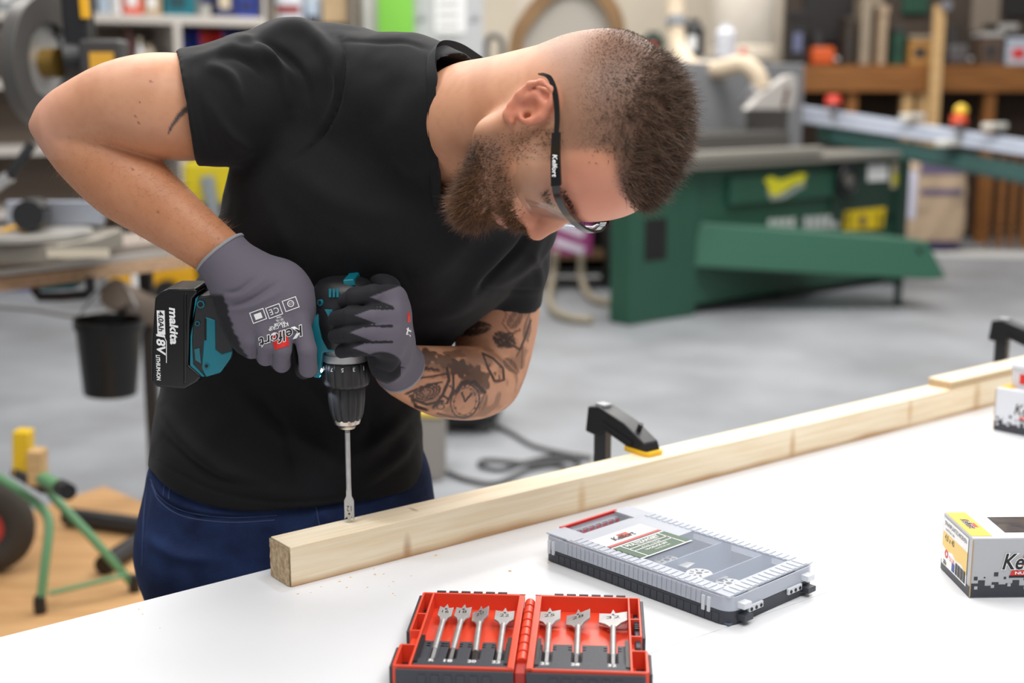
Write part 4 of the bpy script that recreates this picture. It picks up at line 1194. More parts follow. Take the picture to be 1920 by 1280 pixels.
pos = displace(pos, faces, folds)
n_ = normals(pos, faces)
pos = pos + n_ * ((vnoise(pos, 22, 2) - .5) * .005 + (vnoise(pos, 50, 6) - .5) * .0015)[:, None]
M_shirt = mat('black_cotton', (19, 19, 22), 0.8, bump=.25, bscale=1400, sheen=.06, spec=.25)
sh = big_mesh('t_shirt', pos, faces, M_shirt, man); tag(sh, 'black cotton T-shirt with short sleeves')
BVH_shirt = BVHTree.FromPolygons([tuple(p) for p in pos], [tuple(f) for f in faces.tolist()])
def hit(bvh, x, y, lift=.0006, dflt=None):
    r = ray(x, y); r = r / np.linalg.norm(r)
    h = bvh.ray_cast(Vector(CAM), Vector(r))
    if h[0] is None: return dflt
    return np.array(h[0]) - r * lift
# collar band: outer edge on the shirt, rim standing around the neck
rim_px = [(826, 390), (823, 330), (819, 250), (817, 160), (816, 110), (820, 84), (836, 75), (866, 82), (898, 102), (924, 121)]
out_px = [(812, 388), (807, 330), (803, 250), (801, 160), (800, 118), (806, 96), (826, 110), (860, 120), (895, 124), (922, 124)]
def sdep(x, y, d): 
    h = hit(BVH_shirt, x, y, .002); return h if h is not None else P(x, y, d)
rimD = [1.60, 1.575, 1.56, 1.555, 1.555, 1.57, 1.60, 1.64, 1.68, 1.71]
R_ = []; O_ = []
for i, ((a, b), (c, d)) in enumerate(zip(rim_px, out_px)):
    if i <= 4:
        o_ = sdep(c, d, 1.58); O_.append(o_); R_.append(P(a, b, proj(o_)[2] - .003))
    else:
        R_.append(P(a, b, rimD[i])); O_.append(P(c, d, rimD[i] + .005))
Rs, Os = spline(R_, 5), spline(O_, 5)
m = MB(); vs = []; fs = []
for r_, o_ in zip(Rs, Os):
    nn = np.array(CAM) - r_; nn = nn / np.linalg.norm(nn)
    vs += [tuple(r_), tuple(o_), tuple(o_ - nn*.003), tuple(r_ - nn*.003)]
for i in range(len(Rs) - 1):
    for k in range(4): fs.append((4*i+k, 4*i+(k+1) % 4, 4*i+4+(k+1) % 4, 4*i+4+k))
m.add(vs, fs, True); cb = m.build('collar', M_shirt, sh, sharp=60)

# ------------------------------------------------------------------ jeans
jeans = []
jst = [((300, 840), 1.82, (780, 836), 1.91, .104), ((284, 930), 1.81, (796, 915), 1.91, .114), ((280, 1010), 1.815, (800, 990), 1.92, .116), ((280, 1060), 1.83, (790, 1040), 1.93, .108)]
st = []
for l, dl, r, dr, b in jst:
    a, c = P(l[0], l[1], dl), P(r[0], r[1], dr); st.append(((a + c) / 2, (c - a) / 2, b))
jeans += [Loft(*s0, *s1, k=.02) for s0, s1 in zip(st[:-1], st[1:])]
for h_, k_, a_ in ((HIPR, KR, AR), (HIPL, KL, AL)):
    h0 = h_ + np.array([0, 0, -.04])
    jeans += [Cone(h0, k_, .097, .072, .04), Cone(k_, a_ + [0, 0, .02], .072, .060, .03)]
jeans += [Half((0, 0, .045), (0, 0, -1))]
pos, faces = sdf_mesh(jeans, .0045, smooth=2)
jf = [([(282, 905), (300, 935), (350, 962), (430, 972), (520, 968)], -.004, 5), ([(284, 895), (300, 922), (350, 950), (430, 962), (520, 958)], .003, 7), ([(280, 890), (272, 960), (268, 1040)], -.003, 6),
      ([(280, 1010), (330, 1040), (400, 1050)], .005, 12), ([(540, 980), (560, 1020), (600, 1040)], .004, 12), ([(600, 960), (640, 990)], .004, 10)]
pos = displace(pos, faces, jf)
pos = pos + normals(pos, faces) * ((vnoise(pos, 16, 2) - .5) * .006)[:, None]
def denim():
    m = mat('blue_denim', (40, 58, 100), 0.8, var=.35, vscale=14, col2=(22, 33, 64), bump=.5, bscale=900, spec=.2)
    return m
jn = big_mesh('jeans', pos, faces, denim(), man); tag(jn, 'dark blue denim jeans')
BVH_jeans = BVHTree.FromPolygons([tuple(p) for p in pos], [tuple(f) for f in faces.tolist()])
def stitch(name, pl, r, material, parent, bvh, lift=.0008):
    pts = [hit(bvh, x, y, lift) for x, y in spline(pl, 6)]; pts = [p for p in pts if p is not None]
    if len(pts) > 2:
        m = MB(); m.tube(pts, r, n=6); return m.build(name, material, parent)
M_st = mat('denim_stitch', (62, 78, 118), .8)
for pl in ([(282, 898), (298, 930), (345, 958), (430, 970), (520, 966)], [(284, 908), (300, 940), (345, 968), (430, 979), (515, 975)], [(278, 890), (270, 960), (266, 1060)], [(592, 945), (598, 980), (606, 1010)], [(310, 890), (306, 930)], [(320, 893), (316, 935)]):
    stitch('seam', pl, .0008, M_st, jn, BVH_jeans)
# shoes
M_shoe = mat('black_leather', (30, 28, 27), .5)
for a_ in (AR, AL):
    sp_ = [Cone(a_ + [0, .03, -.035], a_ + [.02, -.17, -.048], .048, .040, .02), Cone(a_ + [0, 0, -.03], a_ + [0, .01, .05], .048, .050, .02), Half((0, 0, .012), (0, 0, -1))]
    p_, f_ = sdf_mesh(sp_, .006, smooth=1)
    s_ = big_mesh('shoe', p_, f_, M_shoe, man)
    m = MB(); q = a_ + [.01, -.07, 0]
    m.prism([(q[0] + .052*math.cos(t)*(1), q[1] + .15*math.sin(t)) for t in np.linspace(0, 2*math.pi, 20, endpoint=False)], 0, .016); m.build('sole', M_blackpl, s_)

# ------------------------------------------------------------------ gloves
def ellp(x, y, D, ax, rx, ry, rz, k=.012, pw=2.0):
    """ellipsoid: in-plane axis ax (px direction), radii rx along ax (px), ry across (px), rz depth (m)"""
    a = np.array([ax[0], -ax[1]], float); a /= np.linalg.norm(a)
    X = np.stack([a[0]*RGT + a[1]*UPV, -a[1]*RGT + a[0]*UPV, FWD])
    return Ell(P(x, y, D), (pxr(rx, D), pxr(ry, D), rz), X, k, 'u', pw)
gR = chain([(395, 455, 1.60, 54), (450, 520, 1.60, 53), (478, 552, 1.60, 56)], .01)
gR += [ellp(502, 570, 1.602, (.42, .9), 76, 74, .034, .03, 2.4), ellp(545, 560, 1.61, (.3, .95), 66, 44, .036, .02)]
gR += [ellp(452, 605, 1.612, (.2, .98), 62, 30, .036, .02)]
fing = [[(562, 605, 1.585, 20), (576, 655, 1.580, 18), (578, 690, 1.60, 17.5), (570, 694, 1.64, 16), (566, 650, 1.668, 15)],
        [(531, 615, 1.578, 20), (529, 655, 1.576, 17.5), (528, 681, 1.60, 17), (522, 676, 1.65, 17), (520, 630, 1.672, 16)],
        [(500, 618, 1.580, 19), (498, 645, 1.578, 16.5), (498, 669, 1.60, 16.5), (494, 662, 1.65, 17), (494, 622, 1.672, 16)],
        [(472, 612, 1.588, 19), (468, 638, 1.586, 16), (471, 655, 1.604, 17), (468, 650, 1.65, 15), (470, 618, 1.668, 14)]]
for f_ in fing: gR += [Cone(P(a[0], a[1], a[2]), P(b[0], b[1], b[2]), pxr(a[3], a[2]), pxr(b[3], b[2]), .003 if i else .006) for i, (a, b) in enumerate(zip(f_[:-1], f_[1:]))]
gR += chain([(545, 535, 1.635, 26), (565, 548, 1.67, 22), (560, 585, 1.69, 18), (545, 620, 1.69, 16)], .01)
gR += [Half(P(413, 474, 1.60), P(395, 455, 1.60) - P(450, 520, 1.60), P(400, 460, 1.60), .075)]
gR += [Cone(P(390, 452, 1.60), P(436, 503, 1.605), pxr(48, 1.6), pxr(48, 1.6), .002, 's')]
pR, fR = sdf_mesh(gR, .0017, smooth=2)
pR = displace(pR, fR, [([(425, 560), (455, 552), (500, 520)], .0025, 6), ([(430, 572), (470, 562), (520, 530)], -.003, 5), ([(432, 584), (480, 570), (530, 545)], .002, 6), ([(420, 548), (445, 545), (478, 520)], -.002, 4)])
def cloth_cols(pos, faces, black):
    grey = L3((104, 99, 111)); blk = L3((34, 34, 39))
    return grey * (1 - black[:, None]) + blk * black[:, None]
x, y, D = px_of(pR); n_ = normals(pR, fR); fc = (n_ * (CAM - pR)).sum(1)/np.linalg.norm(CAM - pR, axis=1)
wob = 4 * np.sin(y * .21) + 3 * np.sin(y * .53)
left_edge = np.interp(y, [540, 560, 612, 640, 668, 690], [415, 422, 436, 448, 462, 470])
black = np.maximum(sstep(3, -3, x - left_edge - wob*.4) * (y > 545), sstep(1.606, 1.612, D) * (y > 560))
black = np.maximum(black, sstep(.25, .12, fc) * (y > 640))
black *= 1 - sstep(4, -4, y - 552)
M_glove = vcol_mat('knit_glove', .75, 0, .35, 1100, .25, .05)
glR = big_mesh('glove', pR, fR, M_glove, man, {'tint': cloth_cols(pR, fR, black)}); tag(glR, 'grey and black work glove around the drill grip')

gL = chain([(772, 712, 1.69, 46), (752, 690, 1.67, 46), (738, 672, 1.65, 45), (732, 652, 1.625, 44)], .01)
gL += [ellp(733, 608, 1.600, (0, 1), 72, 40, .036, .02, 2.4), ellp(722, 686, 1.617, (.4, .9), 32, 27, .026, .012)]
fing = [[(740, 556, 1.592, 19), (700, 551, 1.570, 18), (664, 556, 1.572, 17), (647, 564, 1.585, 14.5)],
        [(752, 590, 1.585, 18), (700, 590, 1.566, 17), (655, 592, 1.568, 16.5), (630, 597, 1.585, 15)],
        [(753, 622, 1.585, 17), (700, 621, 1.568, 16), (655, 625, 1.570, 15.5), (629, 630, 1.588, 14.5)],
        [(742, 650, 1.592, 16), (700, 651, 1.574, 15), (665, 654, 1.576, 14.5), (640, 659, 1.590, 13)]]
for f_ in fing: gL += [Cone(P(a[0], a[1], a[2]), P(b[0], b[1], b[2]), pxr(a[3], a[2]), pxr(b[3], b[2]), .0035 if i else .008) for i, (a, b) in enumerate(zip(f_[:-1], f_[1:]))]
gL += chain([(738, 575, 1.630, 24), (728, 540, 1.65, 20), (710, 520, 1.665, 18), (698, 514, 1.665, 15.5)], .01)
gL += [Half(P(752, 694, 1.67), P(772, 712, 1.69) - P(738, 672, 1.65), P(775, 715, 1.69), .075)]
gL += [Cone(P(745, 684, 1.665), P(790, 728, 1.70), pxr(41, 1.67), pxr(43, 1.7), .002, 's')]
pL, fL = sdf_mesh(gL, .0016, smooth=2)
pL = displace(pL, fL, [([(700, 700), (730, 712), (760, 690), (772, 655)], .0018, 4), ([(706, 690), (735, 700), (758, 675), (765, 650)], -.002, 4), ([(748, 560), (752, 600), (748, 640)], .0015, 8)])
x, y, D = px_of(pL); n_ = normals(pL, fL)
yc = np.array([562, 596, 628, 657]); x0 = np.array([700, 672, 662, 668])
k_ = np.argmin(np.abs(y[:, None] - yc[None, :] + 4), axis=1)
bound = x0[k_] + np.abs(y - yc[k_] + 5) * 2.6 - 6
black = sstep(3, -3, x - bound) * (y < 690) * (y > 528)
heel = sstep(1.08, .96, np.hypot((x - 715) / 40, (y - 690) / 30)) * (D < 1.64)
black = np.maximum(black, heel * (x < 752)); black = np.maximum(black, sstep(540, 530, y)); black = np.maximum(black, sstep(1.622, 1.634, D) * (y < 640))
black = np.maximum(black, (np.abs(y - np.array([578, 611, 641])[np.argmin(np.abs(y[:, None] - np.array([578, 611, 641])), axis=1)]) < 2.5) * (x < 738) * (y < 648) * 1.0)
glL = big_mesh('glove', pL, fL, M_glove, man, {'tint': cloth_cols(pL, fL, black)}); tag(glL, 'grey and black work glove over the drill housing')
bR = BVHTree.FromPolygons([tuple(p) for p in pR], [tuple(f) for f in fR.tolist()])
bL = BVHTree.FromPolygons([tuple(p) for p in pL], [tuple(f) for f in fL.tolist()])
# cuff hems
M_hem = mat('glove_hem', (150, 150, 152), .8)
def ringhem(c, n, r, parent, tube_r, sq=1.0):
    n = np.array(n) / np.linalg.norm(n); a = np.cross(n, FWD); a /= np.linalg.norm(a); b = np.cross(n, a)
    m = MB(); m.tube([c + (a*math.cos(t) + b*math.sin(t)*sq)*r for t in np.linspace(0, 2*math.pi, 40, endpoint=False)], tube_r, n=8, closed=True)
    return m.build('cuff_hem', M_hem, parent)
ringhem(P(413, 474, 1.60), P(395, 455, 1.60) - P(450, 520, 1.60), pxr(52.5, 1.6), glR, .0022)
ringhem(P(753, 695, 1.671), P(772, 712, 1.69) - P(738, 672, 1.65), pxr(44.5, 1.67), glL, .0022)
# printing on the right glove
def decal(name, v, f, cx, cy, ang, bvh, material, parent, lift=.0004):
    ca, sa = math.cos(ang), math.sin(ang)
    pts = []; ok = []
    for a, b in v:
        h = hit(bvh, cx + a*ca - b*sa, cy - (a*sa + b*ca), lift); ok.append(h is not None); pts.append(h if h is not None else np.zeros(3))
    fs = [q for q in f if all(ok[i] for i in q)]
    if not fs: return None
    m = MB(); m.add([tuple(p) for p in pts], fs); return m.build(name, material, parent)
def dtext(txt, w, h, **k):
    v, f = text_mesh(txt, 1.0, **k); e = v.max(0) - v.min(0); return v * [w / e[0], h / e[1]], f
def drect(w, h, t=0):
    if not t: return np.array([(-w/2, -h/2), (w/2, -h/2), (w/2, h/2), (-w/2, h/2)]), [(0, 1, 2, 3)]
    v = [(-w/2, -h/2), (w/2, -h/2), (w/2, h/2), (-w/2, h/2), (-w/2+t, -h/2+t), (w/2-t, -h/2+t), (w/2-t, h/2-t), (-w/2+t, h/2-t)]
    return np.array(v), [(i, (i+1) % 4, 4+(i+1) % 4, 4+i) for i in range(4)]
A0 = math.radians(180 + 17)
gx = [np.array([(a, b) for a in np.linspace(-20, 20, 6) for b in np.linspace(-15, 15, 5)]), None]
def dpatch(pts, nx=6, ny=4):
    """quad patch of four px corners, subdivided"""
    v = []; p = [np.array(q, float) for q in pts]
    for i in range(nx + 1):
        for j in range(ny + 1):
            s, t = i/nx, j/ny; v.append((p[0]*(1-s)+p[1]*s)*(1-t) + (p[3]*(1-s)+p[2]*s)*t)
    f = [(i*(ny+1)+j, (i+1)*(ny+1)+j, (i+1)*(ny+1)+j+1, i*(ny+1)+j+1) for i in range(nx) for j in range(ny)]
    return np.array(v), f
v, f = dpatch([(-13, -11), (17, -11), (19, 18), (-10, 18)]); decal('logo_patch', v, f, 528, 633, A0, bR, M_redp, glR, .0006)
v, f = dtext('Kelfort', 88, 23, shear=.22, bold=.05); decal('logo_outline', v, f, 527, 631, A0, bR, M_wht, glR, .0009)
v, f = dtext('Kelfort', 85, 20, shear=.22, bold=.012); decal('logo_letters', v, f, 527, 631, A0, bR, M_blk, glR, .0012)
for tx, cx, cy, w, h in (('KEL-GRIP', 522, 612, 38, 8), ('N-FOAM', 524, 606, 20, 4.5), ('10 / XL', 524, 600, 14, 4.5), ('10548', 523, 594.5, 9, 3)):
    v, f = dtext(tx, w, h, bold=.015); decal('glove_lettering', v, f, cx, cy, A0 - .04, bR, M_wht, glR, .0014)
for cx, cy in ((484, 592), (514, 583), (545, 570)):
    for q in ([(-14, -11), (14, -11), (14, -9.4), (-14, -9.4)], [(-14, 9.4), (14, 9.4), (14, 11), (-14, 11)], [(-14, -11), (-12.4, -11), (-12.4, 11), (-14, 11)], [(12.4, -11), (14, -11), (14, 11), (12.4, 11)]):
        v, f = dpatch(q, 6, 6); decal('icon_frame', v, f, cx, cy, A0 + .05, bR, M_wht, glR, .0008)
v, f = dtext('CE', 18, 11, spacing=1.2); decal('icon', v, f, 514, 583, A0 + .05, bR, M_wht, glR, .0009)
v, f = dpatch([(-7, -5), (7, -5), (7, 6), (-7, 6)], 2, 2); decal('icon', v, f, 484, 592, A0 + .05, bR, M_wht, glR, .0009)
v, f = dtext('1', 4, 7); decal('icon', v, f, 482, 592, A0 + .05, bR, M_blk, glR, .0007)
v = np.array([(6.5*math.cos(t), 6.5*math.sin(t)) for t in np.linspace(0, 6.28, 16, endpoint=False)]); decal('icon', np.concatenate([v, v*.75]), [(i, (i+1) % 16, 16+(i+1) % 16, 16+i) for i in range(16)], 545, 569, A0, bR, M_wht, glR, .0009)
v, f = dtext('CE', 7, 4.5); decal('icon', v, f, 545, 569, A0, bR, M_wht, glR, .0009)
v, f = dpatch([(-4, -9), (4, -9), (4, 9), (-4, 9)], 2, 3); decal('logo_patch', v, f, 768, 595, 0, bL, M_redp, glL, .0006)
v, f = dtext('rt', 16, 12, shear=.2, bold=.03); decal('logo_letters', v, f, 766, 622, math.radians(75), bL, M_wht, glL, .0006)
# ------------------------------------------------------------------ cordless drill held in both gloves
DY = 1.605
def Q(px, py, dy=0.0):
    r = ray(px, py); return CAM + r * ((DY + dy) / r[1])
AX = Q(655.5, 982)                                   # point of the bit on the beam
ax_x = AX[0]
def zq(py): return Q(655, py)[2]
PXM = 1 / 1490
root = thing('cordless_drill', (ax_x, DY, zq(802)), 'teal and black cordless drill pointing down with battery to the left', 'drill')
dn = (0, 0, -1); AP = lambda py: (ax_x, DY, zq(py))
def lz(name, st, material, parent, n=40, ribs=0, ribd=0.0):
    z0 = zq(st[0][0]); m = MB(); m.lathe((ax_x, DY, z0), dn, [(z0 - zq(py), r*PXM) for py, r in st], n, ribs, ribd); return m.build(name, material, parent, sharp=40)
hs_ = lz('motor_housing', [(519, 20), (521, 34), (526, 46), (540, 57), (560, 61), (600, 61), (625, 58), (646, 52)], M_blackpl, root)
lz('gear_ring', [(642, 38), (644, 43), (652, 43), (653, 41), (660, 41), (661, 43), (674, 43), (677, 40)], M_steel, root)
tr = lz('torque_collar', [(675, 42), (677, 45.5), (690, 46), (693, 45), (714, 44.5), (720, 42), (723, 37)], M_blackpl, root, 96, 16, .0012)
ck = lz('chuck_sleeve', [(722, 35), (724, 36), (750, 34.5), (772, 31.5), (783, 28), (786, 26)], M_blackpl, root, 96, 12, .0016)
lz('chuck_nose', [(784, 26), (786, 26), (793, 24), (796, 18), (802, 15), (803, 9)], mat('nickel', (214, 206, 192), .3, 1.0), root)
# collar numbers, upside down for the viewer
for k, tx in enumerate(('9', '7', '5', '3', '1')):
    a = math.radians(-90 + (-52 + 26*k)); d = Vector((math.cos(a), math.sin(a), 0))
    M_ = Matrix.Identity(4); up = Vector((0, 0, -1)); sd = up.cross(d)
    for i in range(3): M_[i][0] = sd[i]; M_[i][1] = up[i]; M_[i][2] = d[i]; M_[i][3] = (Vector((ax_x, DY, zq(684))) + d*.0312)[i]
    m = MB(); text_on(m, tx, M_, None, .0052, bold=.02); m.build('collar_number', M_wht, tr)
# teal shell pieces on the housing
def shell(name, pxs, dy0, dy1, material, parent, bev=.002):
    """outline in picture pixels on the drill's own middle plane, extruded front to back"""
    pts = [Q(x, y) for x, y in pxs]; n = len(pts)
    vs = [(p[0], DY + dy0, p[2]) for p in pts] + [(p[0], DY + dy1, p[2]) for p in pts]
    m = MB(); m.add(vs, [tuple(range(n)), tuple(reversed(range(n, 2*n)))] + [(i, i+n, (i+1) % n + n, (i+1) % n) for i in range(n)])
    return m.build(name, material, parent, bev=bev)
shell('gear_case', [(590, 592), (604, 578), (640, 600), (640, 650), (612, 652), (606, 700), (594, 698), (590, 640)], -.030, .030, M_teal, root)
shell('rear_stripe', [(648, 518), (668, 516), (672, 530), (650, 532)], -.03, .03, M_teal, hs_)
cast_h = [(p_.co.copy()) for p_ in hs_.data.vertices]
def onrad(px, py, R):
    """point on the housing's cylinder of radius R px seen at this pixel"""
    q = Q(px, py); x = q[0] - ax_x; rr = R*PXM; y = -math.sqrt(max(rr*rr - x*x, 0)); q = Q(px, py, y); x = q[0] - ax_x; y = -math.sqrt(max(rr*rr - x*x, 1e-8)); return Q(px, py, y)
for k in range(3):
    m = MB(); m.bar(onrad(619 + 7*k, 541, 61.5), onrad(619 + 7*k, 557, 62.5), .003, .0015, (0, 1, 0)); m.build('vent', M_teal, hs_)
for (px, py, r) in ((601, 567, 6),):
    c_ = Vector(onrad(px, py, 62)); nn = (Vector((c_.x - ax_x, c_.y - DY, 0))).normalized(); m = MB(); m.cyl(c_ - nn*.002, c_ + nn*.0015, r*PXM, n=14); m.build('screw_boss', M_teal, hs_)
    m = MB(); m.cyl(c_, c_ + nn*.0018, r*.65*PXM, n=14); m.build('screw', M_blackpl, hs_)
shell('motor_badge', [(617, 570), (632, 570), (632, 582), (624, 584)], -.0405, -.030, M_teal, hs_, .0005)
m = MB(); m.ball(Q(601, 694, -.026), .0028); m.build('led', mat('led_light', (225, 235, 255), .3, emit=14), root)
led = bpy.data.lights.new('drill_led', 'SPOT'); led.energy = 1.6; led.spot_size = math.radians(70); led.spot_blend = .7; led.color = (.82, .88, 1); led.shadow_soft_size = .003
lo_ = bpy.data.objects.new('drill_led', led); COL.objects.link(lo_); lq = Q(600, 700, -.027); lo_.location = lq
lo_.rotation_euler = (Vector((ax_x - .02, DY - .005, TZ + BH)) - Vector(lq)).to_track_quat('-Z', 'Y').to_euler()
# handle and foot
m = MB()
hp = [Q(x, y) for x, y in ((610, 600), (560, 605), (500, 606), (440, 606), (415, 610))]
vs = []; fs = []; n = 16
for i, p in enumerate(hp):
    ry, rz = (.019, (.032, .025, .022, .024, .034)[i])
    for k in range(n):
        t = 2*math.pi*k/n; vs.append((p[0], DY + ry*math.cos(t), p[2] + rz*math.sin(t)))
for i in range(len(hp)-1):
    for k in range(n): fs.append((i*n+k, i*n+(k+1) % n, (i+1)*n+(k+1) % n, (i+1)*n+k))
m.add(vs, fs, True); m.add(vs[:n], [tuple(range(n))]); m.add(vs[-n:], [tuple(range(n))]); m.build('handle', M_blackpl, root)
def off(pts, dy): return [(proj(Q(x, y, dy))[0], proj(Q(x, y, dy))[1]) for x, y in pts]
def flat(name, pxs, dy, th, material, parent, bev=.0008):
    """raised plate whose visible face lies at dy, outline as seen in the picture"""
    pts = [Q(x, y, dy) for x, y in pxs]; n = len(pts)
    vs = [tuple(p) for p in pts] + [(p[0], p[1] + th, p[2]) for p in pts]
    m = MB(); m.add(vs, [tuple(range(n)), tuple(reversed(range(n, 2*n)))] + [(i, i+n, (i+1) % n + n, (i+1) % n) for i in range(n)])
    return m.build(name, material, parent, bev=bev)
ft = flat('foot', [(364, 556), (408, 551), (420, 575), (438, 652), (434, 670), (414, 700), (384, 708), (354, 686), (357, 620)], -.030, .060, M_blackpl, root, .004)
flat('foot_panel', [(385, 594), (404, 600), (404, 655), (416, 664), (436, 657), (432, 672), (413, 699), (386, 707), (378, 690)], -.0312, .055, M_teal, ft, .0015)
flat('foot_rim', [(366, 560), (372, 554), (362, 600), (360, 640), (362, 683), (384, 706), (378, 706), (356, 686), (357, 630)], -.0313, .05, M_teal, ft, .0006)
flat('display', [(364, 655), (374, 652), (377, 682), (366, 675)], -.0316, .004, mat('smoke_window', (40, 104, 116), .2), ft, .0005)
flat('slot', [(383, 598), (387, 598), (387, 638), (383, 638)], -.0320, .003, M_blackgl, ft, .0003)
for (px, py, r) in ((377, 570, 7), (371, 606, 4.5), (388, 685, 5)):
    c_ = Vector(Q(px, py, -.030)); m = MB(); m.cyl(c_, c_ + Vector((0, -.0025, 0)), r*PXM, n=16); m.build('screw_boss', M_teal, ft)
    m = MB(); m.cyl(c_, c_ + Vector((0, -.0029, 0)), r*.68*PXM, n=16); m.build('screw', M_blackgl, ft)
bt = flat('battery', [(290, 558), (300, 548), (316, 541), (366, 541), (372, 548), (362, 560), (356, 600), (353, 684), (378, 706), (370, 716), (346, 730), (294, 726), (283, 716), (284, 640)], -.034, .070, M_blackgl, root, .005)
flat('battery_ridge', [(343, 553), (350, 548), (350, 716), (343, 722)], -.0355, .06, M_blackgl, bt, .002)
MFt = lambda px, py, dy, ang: Matrix.Translation(Vector(Q(px, py, dy))) @ Matrix(((1, 0, 0, 0), (0, 0, -1, 0), (0, 1, 0, 0), (0, 0, 0, 1))) @ Matrix.Rotation(math.radians(ang), 4, 'Z')
m = MB(); text_on(m, 'makita', MFt(326, 611, -.0342, -91), .046, .0105, shear=.15, bold=.035, t=.0004); m.build('brand_lettering', M_wht, bt)
m = MB(); rect_on(m, MFt(302, 603, -.0342, -91), -.014, -.0048, .016, .0048, .0003); m.build('capacity_patch', M_wht, bt)
m = MB(); text_on(m, '4.0Ah', MFt(302, 602, -.0342, -91), .025, .0065, shear=.15, bold=.02, t=.0006); m.build('capacity_lettering', M_blk, bt)
m = MB(); text_on(m, '18V', MFt(302, 646, -.0342, -91), .027, .011, shear=.15, bold=.03, t=.0004); text_on(m, 'LITHIUM-ION', MFt(297, 689, -.0342, -91), .032, .0052, shear=.1, bold=.03, t=.0004)
m.build('voltage_lettering', M_wht, bt)
m = MB(); m.tube([Q(x, y, -.0344) for x, y in ((305, 625), (312, 640), (312, 680))], .0005, n=6); m.build('swoosh', M_wht, bt)
# spade bit in the chuck, its point in the beam
Mb_ = frame((ax_x, DY, zq(802) + .022), (1, 0, 0), z=(0, -1, 0)); reach = zq(802) + .022 - (TZ + BH) + .004
Mb_ = Matrix(((1, 0, 0, ax_x), (0, 0, -1, DY), (0, -1, 0, zq(802) + .022), (0, 0, 0, 1)))
Mb_ = Matrix(((-1, 0, 0, ax_x), (0, 0, -1, DY), (0, -1, 0, zq(802) + .022), (0, 0, 0, 1)))
spade_bit('spade_bit', .0125, 'slim steel spade bit in the drill chuck, entering the beam', None, Mb_, 0.0, '12', reach)

# ------------------------------------------------------------------ safety glasses
gl = thing('safety_glasses', HL(100, 20, 0), 'clear safety glasses with thin black frame on the man', 'glasses')
M_fr = mat('glossy_frame', (10, 10, 12), .18)
def clear_glass(name, tint, refl=1.0):
    m = bpy.data.materials.new(name); m.use_nodes = True; nt = m.node_tree; N = nt.nodes
    N.remove(N['Principled BSDF']); tr_ = N.new('ShaderNodeBsdfTransparent'); tr_.inputs[0].default_value = lin(tint)
    g = N.new('ShaderNodeBsdfGlossy'); g.inputs['Roughness'].default_value = .03
    fr = N.new('ShaderNodeFresnel'); fr.inputs[0].default_value = 1.12; mx = N.new('ShaderNodeMixShader')
    ml = N.new('ShaderNodeMath'); ml.operation = 'MULTIPLY'; ml.inputs[1].default_value = .35; nt.links.new(fr.outputs[0], ml.inputs[0]); nt.links.new(ml.outputs[0], mx.inputs[0]); nt.links.new(tr_.outputs[0], mx.inputs[1]); nt.links.new(g.outputs[0], mx.inputs[2])
    nt.links.new(mx.outputs[0], N['Material Output'].inputs[0]); MATS[name] = m
    return m
M_lens = clear_glass('clear_lens', (243, 246, 248))
def strip(name, pts, wids, th, material, parent, nrm_fn):
    """flat band along pts; width along HU"""
    m = MB(); vs = []; fs = []
    for p, w in zip(pts, wids):
        d = nrm_fn(p)
        a = HL(*p); vs += [tuple(a + HU*w*HS/2), tuple(a - HU*w*HS/2), tuple(a - HU*w*HS/2 + d*th*HS), tuple(a + HU*w*HS/2 + d*th*HS)]
    for i in range(len(pts)-1):
        for k in range(4): fs.append((4*i+k, 4*i+(k+1) % 4, 4*i+4+(k+1) % 4, 4*i+4+k))
    m.add(vs, fs, True); m.add(vs[:4], [(0, 1, 2, 3)]); m.add(vs[-4:], [(0, 1, 2, 3)])
    return m.build(name, material, parent, sharp=40)
def outn(p): 
    v = HF*p[0]*.7 + HR*p[2]; return v / np.linalg.norm(v)
for s_ in (1, -1):
    tp = spline([(-34, 16, 79*s_), (-28, 26, 81*s_), (-12, 33, 83*s_), (12, 36, 83*s_), (34, 36, 84*s_)], 5)
    strip('temple_tip', tp, np.linspace(6.5, 4.5, len(tp)), 2.5, M_fr, gl, outn)
    tp = spline([(32, 36, 84*s_), (60, 36, 84*s_), (92, 36, 80*s_)], 5)
    strip('temple', tp, np.linspace(8.5, 10.5, len(tp)), 3.5, M_fr, gl, outn)
bw = spline([(90, 35, 80), (101, 34, 70), (110, 33, 46), (114, 33, 20), (115, 33, 0), (114, 33, -20), (110, 33, -46), (101, 34, -70), (90, 35, -80)], 4)
strip('brow_bar', bw, [7.5]*len(bw), 3.0, M_fr, gl, outn)
m = MB(); vs = []; fs = []; nu = 7
lenspath = spline([(58, 26, 81), (80, 26, 81), (95, 26, 75), (105, 26, 58), (111, 26, 35), (114, 26, 12), (114, 26, 0), (114, 26, -12), (111, 26, -35), (105, 26, -58), (95, 26, -75), (80, 26, -81), (58, 26, -81)], 4)
for p in lenspath:
    dr = 44 if abs(p[2]) > 14 else 26 + 18*(abs(p[2])/14)**2
    if p[0] < 84: dr = 40
    for j in range(nu + 1):
        t = j/nu; vs.append(tuple(HL(p[0] - 7*t*t, 31 - dr*t, p[2]*(1 - .05*t))))
n = nu + 1
for i in range(len(lenspath)-1):
    for j in range(nu): fs.append((i*n+j, (i+1)*n+j, (i+1)*n+j+1, i*n+j+1))
m.add(vs, fs, True); ln = m.build('lens', M_lens, gl, sharp=80)
md = ln.modifiers.new('thick', 'SOLIDIFY'); md.thickness = .0018
